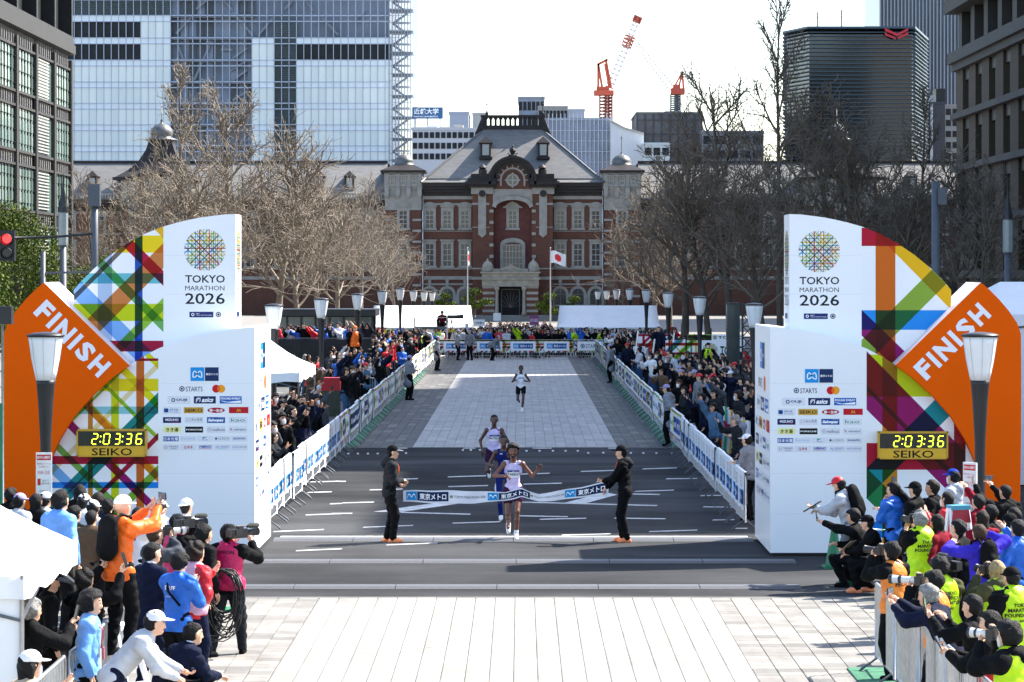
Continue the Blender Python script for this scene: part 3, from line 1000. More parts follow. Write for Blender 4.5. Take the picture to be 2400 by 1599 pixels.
lb = empty('office_building', (-36, 0, 0))
tag(lb, 'grey office block with green glass bays and dark colonnade beside the evergreen tree', 'building')
LM = [M_BRONZE, M_DKMETAL, M_CONC]
part('structural_wall', MB().box(-60, 120, 0, -0.9, 232.3, 29.5), M_DKMETAL, lb)
part('roof_slab', MB().box(-60, 120, 29.5, 0.3, 233.2, 30.6), M_BRONZE, lb)
FL = [(1.0, 4.3), (5.2, 8.5), (9.5, 12.8), (13.75, 17.0), (18.0, 21.25)]
BY = [148.4, 156.8, 165.2, 173.6, 182.0, 190.4, 198.8, 207.2, 215.6, 224.0, 232.4]
for i, y in enumerate(BY):
    part('pilaster', MB().box(-.9, y - .45, 0, 0.12, y + .35, 22.0), M_BRONZE, lb)
    part('upper_column', MB().box(-.9, y - .35, 23.9, 0.1, y + .2, 29.5), M_DKMETAL, lb)
    if i: part('recess_column', MB().box(-5.0, y - 4.6, 23.9, -.9, y - 3.4, 29.5), M_DKMETAL, lb)
sp = MB()
for z0, z1 in [(8.5, 9.5), (12.8, 13.75), (17.0, 18.0), (21.25, 22.5), (4.3, 5.2)]:
    part('spandrel', MB().box(-.9, 120, z0, -.45, 232.3, z1), M_DKMETAL, lb)
    part('transom', MB().box(-.9, 120, z0 - .1, 0.04, 232.3, z0 + .08), M_BRONZE, lb)
    part('transom', MB().box(-.9, 120, z1 - .08, 0.04, 232.3, z1 + .1), M_BRONZE, lb)
    y = 180.0
    while y < 232:
        sp.box(-.45, y, z0 + .1, -.1, y + .12, z1 - .1); y += .95
tag(part('spandrel_fin', sp, M_CONC, lb), kind='stuff')
part('cornice', MB().box(-.9, 120, 22.5, 0.3, 232.9, 23.2).box(-.9, 120, 23.2, 0.15, 232.7, 23.9), M_BRONZE, lb)
_r = random.Random(11)
pm = {}
for b in range(5, 10):
    y0, y1 = BY[b] + .35, BY[b + 1] - .45
    for z0, z1 in FL[1:]:
        if b == 8:
            part('louvre_frame', MB().box(-.3, y0, z0 + .1, -.15, y1, z1 - .1), M_GRGLASS[2], lb)
            lo = MB()
            z = z0 + .3
            while z < z1 - .2:
                lo.box(-.15, y0 + .3, z, -.02, y1 - 1.8, z + .09); z += .24
            part('louvre', lo, M_LOUV, lb)
            continue
        n = 6
        for k in range(n):
            ya, yb = y0 + (y1 - y0) * k / n + .05, y0 + (y1 - y0) * (k + 1) / n - .05
            key = (round(yb - ya, 3), round(z1 - z0, 2))
            for_i = _r.choice([0, 1, 1, 2, 3])
            if (key, for_i) not in pm:
                pm[(key, for_i)] = MB().box(-.06, 0, 0, 0, yb - ya, z1 - z0 - .24).mesh('glass_pane', M_GRGLASS[for_i])
            inst('glass_pane', pm[(key, for_i)], lb, (-.12 + _r.uniform(-.01, .01), ya, z0 + .12))
        br = MB()
        for k in range(n + 1):
            ya = y0 + (y1 - y0) * k / n
            br.box(-.2, ya - .03, z0, -.06, ya + .03, z1)
            for j in range(3):
                br.box(-.12, ya - .32, z0 + .55 + j * .95, .02, ya + .1, z0 + .6 + j * .95)
        part('mullion', br, M_DKMETAL, lb)

M_CORN = mat('cornice_stone', (.05, .047, .042), .75, var=.12, scale=.6)
rbd = empty('office_building', (36, 0, 0))
tag(rbd, 'brown tiled office block with pale cornices beyond the FINISH arch', 'building')
part('structural_wall', MB().box(.9, 169, 0, 70, 239.7, 50), M_DKMETAL, rbd)
part('roof_slab', MB().box(-.9, 169, 26.4, 70, 240.6, 27.6).box(-.4, 169, 27.6, 70, 240.3, 31.0), M_CORN, rbd)
for z0, z1, d in ((22.2, 23.1, -.7), (21.6, 22.2, -.35), (17.6, 18.1, -.45), (13.3, 13.8, -.45), (9.0, 9.5, -.45), (4.6, 5.2, -.45)):
    part('cornice', MB().box(d, 169, z0, .9, 240.2, z1), M_CORN, rbd)
y = 239.9
k = 0
while y > 172:
    big = 206 < y < 216
    part('tiled_pier', MB().box(.05, y - 3.4, 0, .95, y, 21.6), M_BROWNTILE, rbd)
    part('upper_column', MB().box(.2, y - 1.9, 23.1, 1.1, y, 26.4), mat('brown_stone', (0.04, 0.036, 0.032), 0.7), rbd)
    for z0, z1 in ((9.5, 13.3), (13.8, 17.6), (18.1, 21.6), (5.2, 9.0)):
        w = MB().box(.62, y - 6.55, z0, .7, y - 3.4, z1, 0)
        part('glass_pane', w, M_BLUEGL if not big else M_GRGLASS[0], rbd)
        part('window_mullion', MB().box(.3, y - 5.05, z0, .62, y - 4.9, z1).prism([(.25, z1 - .9), (.62, z1 - .9), (.25, z1)], y - 6.5, y - 3.45), M_DKMETAL, rbd)
    y -= 6.6
# taller blocks behind the right-hand row, out of frame: they keep the course in shade
def plain_block(name, label, x0, y0, x1, y1, h, parts=()):
    e = empty(name, ((x0 + x1) / 2, (y0 + y1) / 2, 0))
    cx, cy = (x0 + x1) / 2, (y0 + y1) / 2
    part('wall', MB().box(x0 - cx, y0 - cy, 0, x1 - cx, y1 - cy, h), M_CONC, e)
    wm = MB()
    z = 4.0
    while z < h - 2:
        wm.box(x0 - cx - .05, y0 - cy + 1, z, x0 - cx + .1, y1 - cy - 1, z + 2.2); z += 4.0
    tag(part('window_band', wm, M_BLUEGL, e), kind='stuff')
    for (a, b, c, d, z0, z1) in parts:
        part('upper_block', MB().box(a - cx, b - cy, z0, c - cx, d - cy, z1), M_CONC, e)
    tag(e, label, 'building')
    return e
plain_block('tower_block', 'tall office tower out of view on the sunny side of the cross street', 36, 80, 110, 163, 47, [(40, 102.6, 100, 152.5, 47, 57)])
plain_block('tower_block', 'tall office tower out of view behind the brown tiled block', 62, 282, 140, 342, 70)

# ================================================================== towers behind the station
def WPT(u, v, Y): return WX(u, Y), WZ(v, Y)

# --- pale glass tower
TY = 420.0
K = TY / F
gt = empty('glass_tower', (WX(560, TY), TY, 0))
tag(gt, 'pale blue glass tower with frosted panels and glazed stair behind the station', 'building')
gx, _ = WPT(560, 0, TY)
def TX(zx): return WX(zx / 2.941, TY) - gx          # from the enlarged view
def TZ(zy): return WZ(zy / 2.941, TY)
M_FROST = [mat('frosted_glass_%d' % i, c, 0.22, var=0.04, scale=0.25, spec=0.9) for i, c in enumerate([(0.80, 0.84, 0.77), (0.84, 0.87, 0.80), (0.74, 0.79, 0.74)])]
M_FROST_T = mat('frosted_glass_thin', (0.84, 0.88, 0.87), 0.3, var=0.04, scale=0.4)
M_MULL = mat('alu_mullion', (0.55, 0.60, 0.68), 0.5, metal=0.0, var=0.06)
M_CURT = mat('tower_core', (0.27, 0.31, 0.37), 0.5, var=0.3, scale=0.12)
M_LOUVG = mat('green_louvre', (0.075, 0.10, 0.088), 0.5, var=0.1)
M_BRACE = mat('grey_brace', (0.33, 0.35, 0.38), 0.5, var=0.1)
M_NIGHT = mat('dark_window_strip', (0.018, 0.02, 0.024), 0.3, var=0.4, scale=0.5, spec=0.2)
tx_end = WX(978, TY) - gx
part('core_wall', MB().box(TX(60), 1.6, 0, WX(911, TY) - gx, 40, 90), M_CURT, gt)
cols_x = [TX(460 - 51 * 6 + 51.05 * k) for k in range(65)]
CW = cols_x[1] - cols_x[0]
floors = [1140, 1105, 1005, 860, 712, 565, 415, 262, 108, -40, -190, -340, -490]
pan = {}
thin = MB()
n_panel = 0
_r = random.Random(21)
def in_frost(zx, zy):
    """zx, zy = middle of panel in enlarged-view units"""
    if zx < 1175:
        if zy < 80: return 'louvre'
        if zx < 966 and (158 < zy < 260 or 312 < zy < 415): return 'dark'
        return 'frost'
    if zx < 1752: return 'clear'
    if zx < 1900: return 'frost' if zy > 255 else 'clear'
    if zx < 2047: return 'louvre' if zy > 108 else 'clear'
    if zx < 2690:
        if zy < 252: return 'clear'
        if 300 < zy < 405: return 'dark'
        return 'frost'
    return 'stair'
lou = MB(); drk = MB(); mul = MB()
edges = []
for i in range(len(floors) - 1):
    b, t = floors[i], floors[i + 1]
    if b - t > 60:
        edges.append((b, t + 40, 'tall')); edges.append((t + 40, t, 'thin'))
    else:
        edges.append((b, t, 'thin'))
extra = [(160, 258), (312, 413)]
for k, x in enumerate(cols_x):
    zx = 460 - 51 * 6 + 51.05 * (k + .5)
    if zx > 2690: break
    for b, t, kind in edges:
        zy = (b + t) / 2
        c = in_frost(zx, zy)
        z0, z1 = TZ(b), TZ(t)
        if c == 'dark' and kind == 'thin' and not (312 < zy < 415 or 158 < zy < 260): c = 'frost'
        if c == 'frost':
            if kind == 'tall' and n_panel < 300:
                n_panel += 1
                key = (round(z1 - z0, 2), _r.randrange(3))
                if key not in pan:
                    pan[key] = MB().box(.05, 0, .05, CW - .05, .12, z1 - z0 - .05).mesh('glass_panel', M_FROST[key[1]])
                inst('glass_panel', pan[key], gt, (x, 0.0, z0))
            else:
                thin.box(x + .05, 0.0, z0 + .05, x + CW - .05, .12, z1 - .05)
        elif c == 'louvre':
            z = z0 + .05
            while z < z1 - .1:
                lou.box(x + .05, .1, z, x + CW - .05, .3, z + .12); z += .27
        elif c == 'dark':
            drk.box(x + .05, .35, z0 + .03, x + CW - .05, .45, z1 - .03)
tag(part('glass_strip', thin, M_FROST_T, gt), kind='stuff')
tag(part('louvre', lou, M_LOUVG, gt), kind='stuff')
tag(part('dark_window', drk, M_NIGHT, gt), kind='stuff')
for x in cols_x[:50]:
    mul.box(x - .035, -.10, 0, x + .045, .3, 90)
for b, t, kind in edges:
    mul.box(TX(60), -.1, TZ(b) - .06, TX(2690), .3, TZ(b) + .06)
tag(part('mullion', mul, M_MULL, gt), kind='stuff')
# atrium behind clear glass: slabs and raking struts
at = MB()
for zy in floors[2:]:
    at.box(TX(1185), .5, TZ(zy) - .25, TX(1750), 1.5, TZ(zy) + .2)
part('atrium_slab', at, M_BRACE, gt)
br = MB()
for (xa, ya, xb, yb) in ((1215, 290, 1310, 550), (1445, 300, 1335, 550), (1215, 600, 1330, 850), (1440, 600, 1340, 840), (1310, 120, 1210, 230), (1630, 110, 1740, 245), (1880, 115, 1775, 245), (2210, 110, 2330, 240),
                         (1520, 340, 1600, 340), (1600, 400, 1700, 330), (1580, 490, 1690, 420), (1590, 560, 1700, 480), (1600, 690, 1710, 620), (1540, 0, 1600, 70), (1960, 60, 2020, 0), (2440, 140, 2520, 60), (2100, 0, 2160, 70), (1350, 60, 1420, 0)):
    br.bar((TX(xa), .9, TZ(ya)), (TX(xb), .9, TZ(yb)), .42, .3)
part('raking_brace', br, M_BRACE, gt)
atr = MB()
_r2 = random.Random(4)
for zx in range(1180, 1750, 58):
    for i in range(len(floors) - 2):
        if _r2.random() < .8:
            atr.box(TX(zx), 1.35, TZ(floors[i + 1]) + .2 - (TZ(floors[i + 1]) - TZ(floors[i])) , TX(zx + 50), 1.45, TZ(floors[i + 1]) - .25, _r2.randrange(3))
part('atrium_partition', atr, [mat('atrium_blue', (0.28, 0.33, 0.41), .4, var=.3, scale=.2), mat('atrium_grey', (0.10, 0.11, 0.125), .4, var=.3, scale=.2), mat('atrium_pale', (0.36, 0.41, 0.48), .4, var=.2, scale=.2)], gt)
# the glazed stair on its corner
sx0, sx1 = WX(912, TY) - gx, WX(963, TY) - gx
stm = MB()
for k in range(26):
    z = 18 + k * 1.55
    stm.box(sx0 + .3, .6, z, sx1 - .2, 3.0, z + .14)
    stm.bar((sx0 + .5 if k % 2 else sx1 - .5, 1.5, z), (sx1 - .5 if k % 2 else sx0 + .5, 1.5, z + 1.5), .2, .3)
for k in range(9):
    stm.box(sx0, .2, TZ(1105 - k * 148) - .12, sx1 + .3, 4, TZ(1105 - k * 148) + .14)
part('stair_flight', stm, M_BRACE, gt)
fr = MB()
for k in range(8):
    x = sx0 + (sx1 - sx0) * k / 7
    fr.box(x - .06, -.1, 0, x + .07, .15, 90)
for k in range(30):
    fr.box(sx0, -.05, 16 + k * 1.05, sx1, .1, 16.05 + k * 1.05)
part('stair_frame', fr, M_BRACE, gt)
part('stair_glazing', MB().box(sx0, .3, 0, sx1, .34, 90), mat('stair_glass', (.5, .58, .64), .15, var=.1, alpha=.3), gt)
part('corner_glass', MB().box(sx1 + .15, 0.1, 0, tx_end, .2, 90), mat('corner_glass', (0.55, 0.62, 0.7), .2, var=.08, scale=.2, alpha=.45), gt)

# --- dark tower with horizontal louvres and a red chevron emblem
YY = 430.0
def V2(u, v, Y): return (WX(u, Y), WZ(v, Y))
cx = WX(2000, YY)
yt = empty('louvred_tower', (cx, YY, 0))
tag(yt, 'dark glass tower with pale horizontal louvres and a red chevron emblem', 'building')
fp = [(WX(1838, YY + 9) - cx, 9.0), (WX(1894, YY) - cx, 0.0), (WX(2142, YY) - cx, 0.0), (WX(2173, YY + 22) - cx, 22.0), (WX(1850, YY + 22) - cx, 24.0)]
zt = WZ(66, YY)
def ring(fp, z0, z1, off):
    c0, c1 = sum(p[0] for p in fp) / len(fp), sum(p[1] for p in fp) / len(fp)
    q = []
    for x, y in fp:
        d = math.hypot(x - c0, y - c1)
        q.append((x + (x - c0) / d * off, y + (y - c1) / d * off))
    n = len(q)
    vs = [(x, y, z0) for x, y in q] + [(x, y, z1) for x, y in q]
    return vs, [(i, (i + 1) % n, (i + 1) % n + n, i + n) for i in range(n)] + [tuple(range(n, 2 * n))] + [tuple(reversed(range(n)))]
part('glass_wall', MB().add(*ring(fp, 0, zt - .9, -.4)), mat('tower_dark_glass', (0.008, 0.018, 0.028), 0.1, var=0.5, scale=0.12, spec=0.8), yt)
M_SLATL = mat('alu_louvre', (0.045, 0.085, 0.12), 0.4, metal=0.3, var=0.08)
z = zt
nl = 0
while z > 14:
    vs, fs = ring(fp, z - .11, z, .3)
    part('louvre', MB().add(vs, fs), M_SLATL, yt)
    z -= .58
part('roof_parapet', MB().add(*ring(fp, zt - .1, zt + .25, .3)), M_SLATL, yt)
M_RED = mat('emblem_red', (0.50, 0.012, 0.03), 0.4, var=0.04)
em = MB()
def ep(x, y): return (WX(1600 + x / 2.941, YY) - cx, WZ(y / 2.941, YY))
for Q in ([(1390, 196), (1475, 235), (1550, 196), (1550, 214), (1475, 253), (1390, 216)], [(1390, 228), (1462, 262), (1462, 274), (1390, 246)], [(1550, 224), (1550, 243), (1478, 274), (1478, 260)]):
    P_ = [ep(*q) for q in Q]
    if len(P_) == 6:
        em.prism([P_[0], P_[1], P_[4], P_[5]], -.75, -.5); em.prism([P_[1], P_[2], P_[3], P_[4]], -.75, -.5)
    else:
        em.prism(P_, -.75, -.5)
part('chevron_emblem', em, M_RED, yt)
for u, vt in ((1926, 20), (1983, 14)):
    x = WX(u, YY) - cx
    part('antenna', MB().tube([(x, 6, zt), (x, 6, WZ(vt, YY))], .1, 5).bar((x - .9, 6, WZ(vt, YY) - .3), (x, 6, zt + 2), .08), M_DKMETAL, yt)

# --- tall finned tower behind it
FY = 560.0
cx2 = WX(2154, FY)
ft = empty('finned_tower', (cx2, FY, 0))
tag(ft, 'tall blue grey tower with closely set vertical fins', 'building')
x0, x1 = WX(2063, FY) - cx2, WX(2246, FY) - cx2
part('glass_wall', MB().box(x0, 0.3, 0, x1, 25, 75), mat('tower_blue_glass', (0.07, 0.085, 0.11), 0.2, var=0.3, scale=0.15), ft)
n = 23
for k in range(n):
    x = x0 + (x1 - x0) * k / (n - 1)
    part('vertical_fin', MB().box(x - .11, -.25, 0, x + .11, .4, 75.5), mat('pale_fin', (0.27, 0.30, 0.34), .5, var=.05), ft)

# --- smaller blocks along the skyline
def block(name, label, u0, u1, vt, Y, dep, wall, bands=0, cols=0, roofbits=(), vb=380):
    cx = WX((u0 + u1) / 2, Y)
    e = empty(name, (cx, Y, 0))
    x0, x1, z1 = WX(u0, Y) - cx, WX(u1, Y) - cx, WZ(vt, Y)
    part('wall', MB().box(x0, 0, 0, x1, dep, z1), wall, e)
    part('parapet', MB().box(x0 - .1, -.1, z1, x1 + .1, dep, z1 + .35), wall, e)
    if bands:
        zb = WZ(vb, Y)
        for i in range(bands):
            for k in range(cols):
                xa = x0 + (x1 - x0) * (k + .12) / cols
                xb = x0 + (x1 - x0) * (k + .88) / cols
                z = zb + (z1 - zb) * (i + .25) / bands
                part('window', MB().box(xa, -.06, z, xb, .05, z + (z1 - zb) / bands * .55), M_NIGHT, e)
    for (a, b, v, d0, m_) in roofbits:
        part('roof_plant', MB().box(WX(a, Y) - cx, d0, z1 + .3, WX(b, Y) - cx, d0 + 4, WZ(v, Y)), m_, e)
    tag(e, label, 'building')
    return e, cx, x0, x1, z1

M_WHITEB = mat('white_facade', (0.60, 0.61, 0.63), 0.6, var=0.05, scale=0.3)
M_NET = mat('grey_netting', (0.17, 0.18, 0.20), 0.8, var=0.2, scale=0.35, bump=0.4, bscale=1.5)
M_NETD = mat('dark_netting', (0.085, 0.088, 0.095), 0.8, var=0.25, scale=0.4, bump=0.4, bscale=1.5)
M_NETB = mat('blue_netting', (0.26, 0.29, 0.34), 0.7, var=0.2, scale=0.4, bump=0.4, bscale=1.5)
block('office_building', 'white office block with rows of dark windows under the blue sign', 966, 1165, 305, 400, 18, M_WHITEB, 3, 15,
      [(975, 1000, 296, 2, M_LOUV), (1000, 1025, 293, 2, M_WHITEB), (1030, 1060, 295, 3, M_LOUV), (1062, 1085, 291, 2, M_CONC), (1090, 1115, 297, 4, M_WHITEB)])
block('office_building', 'pale blue plant room on the skyline beside the blue sign', 1053, 1098, 267, 450, 14, mat('pale_blue_wall', (.38, .42, .50), .6))
block('office_building', 'small grey slatted block beside the station roof crest', 1108, 1140, 269, 455, 14, M_LOUV)
block('office_building', 'netted grey tower rising behind the station roof crest', 1215, 1276, 231, 520, 20, M_NETB, 4, 6)
block('office_building', 'stepped steel framed block behind the station crest', 1262, 1330, 253, 500, 20, M_CONC, 4, 8)
block('office_building', 'pale low block between crest and red crane', 1325, 1370, 260, 510, 20, mat('pale_blue_wall', (.38, .42, .50)))
ne = block('office_building', 'long building wrapped in blue grey netting below the crane', 1285, 1432, 282, 440, 20, M_NETB)
vm = MB()
for k in range(16):
    x = ne[2] + (ne[3] - ne[2]) * k / 15
    vm.box(x - .05, -.2, 0, x + .05, 0, ne[4] + 1.0)
for k in range(6):
    vm.box(ne[2], -.18, ne[4] - k * 1.6, ne[3], 0, ne[4] - k * 1.6 + .07)
part('scaffold_pole', vm, M_MULL, ne[0])
# white block with a slanting top
wbx = WX(1470, 435)
wb = empty('office_building', (wbx, 435, 0))
P_ = [(WX(1432, 435) - wbx, 0), (WX(1509, 435) - wbx, 0), (WX(1509, 435) - wbx, WZ(314, 435)), (WX(1462, 435) - wbx, WZ(300, 435)), (WX(1432, 435) - wbx, WZ(284, 435))]
part('wall', MB().prism(P_, 0, 18), M_WHITEB, wb)
part('roof_edge', MB().bar((P_[4][0], -.1, P_[4][1]), (P_[3][0], -.1, P_[3][1]), .3).bar((P_[3][0], -.1, P_[3][1]), (P_[2][0], -.1, P_[2][1]), .3), M_CONC, wb)
tag(wb, 'bright white blank wall with slanting top beside the netted buildings', 'building')
nd = block('office_building', 'dark netted building carrying the small red crane', 1492, 1646, 268, 445, 20, M_NETD, 0, 0, [(1500, 1520, 262, 2, M_LOUV), (1560, 1600, 258, 3, M_NETB)])
vm = MB()
for k in range(9):
    x = nd[2] + (nd[3] - nd[2]) * k / 8
    vm.box(x - .06, -.2, 0, x + .06, 0, nd[4])
for k in range(5):
    vm.box(nd[2], -.18, nd[4] - 1 - k * 2.1, nd[3], 0, nd[4] - .9 - k * 2.1)
part('scaffold_pole', vm, mat('net_seam', (.05, .05, .055), .8), nd[0])
block('office_building', 'low pale glass block in front of the dark netting', 1509, 1570, 340, 430, 8, mat('pale_cyan_glass', (.50, .56, .57), .3), 1, 3, vb=372)
block('office_building', 'grey flat roofed block seen through the bare branches', 1645, 1790, 312, 440, 20, M_NET, 2, 5)
rb2 = block('office_building', 'dark slim block with white corner strip beside the finned tower', 2173, 2215, 244, 470, 14, mat('dark_block', (.045, .05, .06), .5), 0, 0, [(2178, 2198, 222, 2, M_LOUV), (2200, 2222, 205, 3, M_DKMETAL)])
part('white_strip', MB().box(WX(2180, 470) - rb2[1], -.2, 0, WX(2186, 470) - rb2[1], .1, rb2[4]), M_WHITEB, rb2[0])
block('office_building', 'pale block with slanting bands at the foot of the finned tower', 2215, 2262, 250, 475, 14, M_CONC, 5, 3)
# blue rooftop sign
sgx, sgz = WX(1002, 405), WZ(265, 405)
sg = empty('rooftop_sign', (sgx, 405, WZ(306, 405)))
hw, hh = WX(1038, 405) - sgx, (WZ(252, 405) - WZ(279, 405)) / 2
zc_ = sgz - WZ(306, 405)
part('sign_board', MB().box(-hw, 0, zc_ - hh, hw, .4, zc_ + hh), mat('sign_blue', (0.02, 0.10, 0.24), .4, var=.04), sg)
part('sign_post', MB().box(-hw + .3, .1, 0, -hw + .5, .3, zc_).box(hw - .5, .1, 0, hw - .3, .3, zc_).box(-.1, .1, 0, .1, .3, zc_), M_LOUV, sg)
s_ = Sheet((-hw, 0, zc_ - hh), (1, 0, 0), (0, 0, 1), .02)
s_.text('近畿大学', hw * .1, hh * .75, hw * 1.72, hh * 1.8, '#ffffff', 1, bold=.02)
s_.text('KINDAI UNIVERSITY', hw * .1, hh * .25, hw * 1.7, hh * .5, '#ffffff', 1, bold=.02)
o = s_.build('lettering', sg); 
tag(sg, 'blue rooftop sign with white Japanese lettering beside the glass tower', 'sign')

# --- cranes
M_CRED = mat('crane_red', (0.62, 0.10, 0.045), 0.5, var=0.12)
M_CDK = mat('crane_maroon', (0.28, 0.035, 0.03), 0.5, var=0.15)
M_CWH = mat('crane_white', (0.66, 0.66, 0.66), 0.5, var=0.08)
M_CGY = mat('crane_grey', (0.11, 0.13, 0.15), 0.5, var=0.12)
def lattice(mb, a, b, w, n, mi=0, t=.12, w1=None):
    a, b = Vector(a), Vector(b)
    d = (b - a).normalized()
    s = d.cross(Vector((0, 1, 0))).normalized()
    q = Vector((0, 1, 0))
    w1 = w1 or w
    prev = None
    for i in range(n + 1):
        c = a + (b - a) * i / n
        ww = w + (w1 - w) * i / n
        cs = [c + s * ww / 2 * i1 + q * ww / 2 * i2 for i1, i2 in ((-1, -1), (1, -1), (1, 1), (-1, 1))]
        for k in range(4):
            mb.bar(cs[k], cs[(k + 1) % 4], t * .8, mi=mi)
            if prev:
                mb.bar(prev[k], cs[k], t, mi=mi)
                mb.bar(prev[k], cs[(k + 1) % 4], t * .8, mi=mi)
        prev = cs
def crane(Y, um, vbase, vtop, ucab, pts, jib, name_label, sc, mast_m, jib_m):
    cx = WX(um, Y)
    e = empty('tower_crane', (cx, Y, WZ(vbase, Y)))
    z0 = WZ(vbase, Y)
    def q(u, v): return (WX(u, Y) - cx, 0, WZ(v, Y) - z0)
    mb = MB(); lattice(mb, (0, 0, 0), q(um, vtop), 1.9 * sc, 8, t=.2 * sc)
    part('mast', mb, mast_m, e)
    (ua, va), (ub, vb) = ucab
    part('slewing_platform', MB().box(q(ua, 0)[0], -1.6 * sc, q(0, va)[2], q(ub, 0)[0], 1.6 * sc, q(0, vb)[2]).box(q(ua + 6, 0)[0], -1.2 * sc, q(0, vb)[2], q(ub - 10, 0)[0], 1.2 * sc, q(0, vb - 9)[2]), M_CRED, e)
    mb = MB()
    for (u1, v1, u2, v2) in pts:
        for yy in (-.8 * sc, .8 * sc):
            a, b = q(u1, v1), q(u2, v2)
            mb.bar((a[0], yy, a[2]), (b[0], yy, b[2]), .3 * sc)
    part('gantry_frame', mb, M_CRED, e)
    (ja, jb), (jc, jd) = jib
    mb = MB(); lattice(mb, q(ja, jb), q(jc, jd), 1.2 * sc, 16, t=.13 * sc ** 2, w1=.8 * sc)
    part('jib', mb, jib_m, e)
    dx = .72
    if sc < .9: tag(e, name_label, 'crane'); return
    u1, v1 = ja + (jc - ja) * .58, jb + (jd - jb) * .58
    u2, v2 = ja + (jc - ja) * dx, jb + (jd - jb) * dx
    mb = MB(); lattice(mb, q(u1, v1), q(u2, v2), 1.5 * sc, 3, t=.16 * sc)
    u3, v3 = ja + (jc - ja) * .93, jb + (jd - jb) * .93
    part('jib_red_section', mb, M_CRED, e)
    mb = MB(); lattice(mb, q(u3, v3), q(jc, jd), 1.2 * sc, 3, t=.2 * sc)
    part('jib_tip', mb, M_CRED, e)
    part('hoist_cable', MB().bar(q(jc, jd), (q(jc, jd)[0] + .01, 0, q(jc, jd + 70)[2]), .05).bar(q(pts[0][2], pts[0][3]), q(jc, jd), .05), M_CGY, e)
    tag(e, name_label, 'crane')
crane(455, 1420, 284, 222, ((1392, 224), (1438, 213)), [(1412, 210, 1402, 150), (1428, 205, 1418, 150), (1400, 152, 1424, 140), (1402, 150, 1402, 210), (1420, 140, 1432, 205)], ((1428, 205), (1496, 40)), 'large red luffing crane with white lattice jib on the skyline', 1.0, M_CDK, M_CWH)
crane(470, 1583, 262, 222, ((1572, 222), (1604, 208)), [(1578, 208, 1599, 170), (1602, 208, 1599, 170), (1599, 170, 1590, 208)], ((1574, 208), (1490, 100)), 'small red crane with grey mast on the dark netted building', .8, M_CGY, M_CWH)

# ================================================================== trees
M_BARK = mat('pale_bark', (0.21, 0.178, 0.14), 0.85, var=0.25, scale=2.0, bump=0.5, bscale=14)
M_TWIG = mat('bare_twig', (0.235, 0.195, 0.15), 0.85, var=0.2, scale=1.5)
M_BARK2 = mat('dark_shaded_bark', (0.13, 0.105, 0.08), 0.9, var=0.25, scale=2.0, bump=0.5, bscale=14)  # bare bark with shade put into its colour; also on evergreen trunks
M_TWIG2 = mat('shaded_twig', (0.20, 0.158, 0.115), 0.9, var=0.2, scale=1.5)  # same twigs, colour darkened for the trees standing in shade


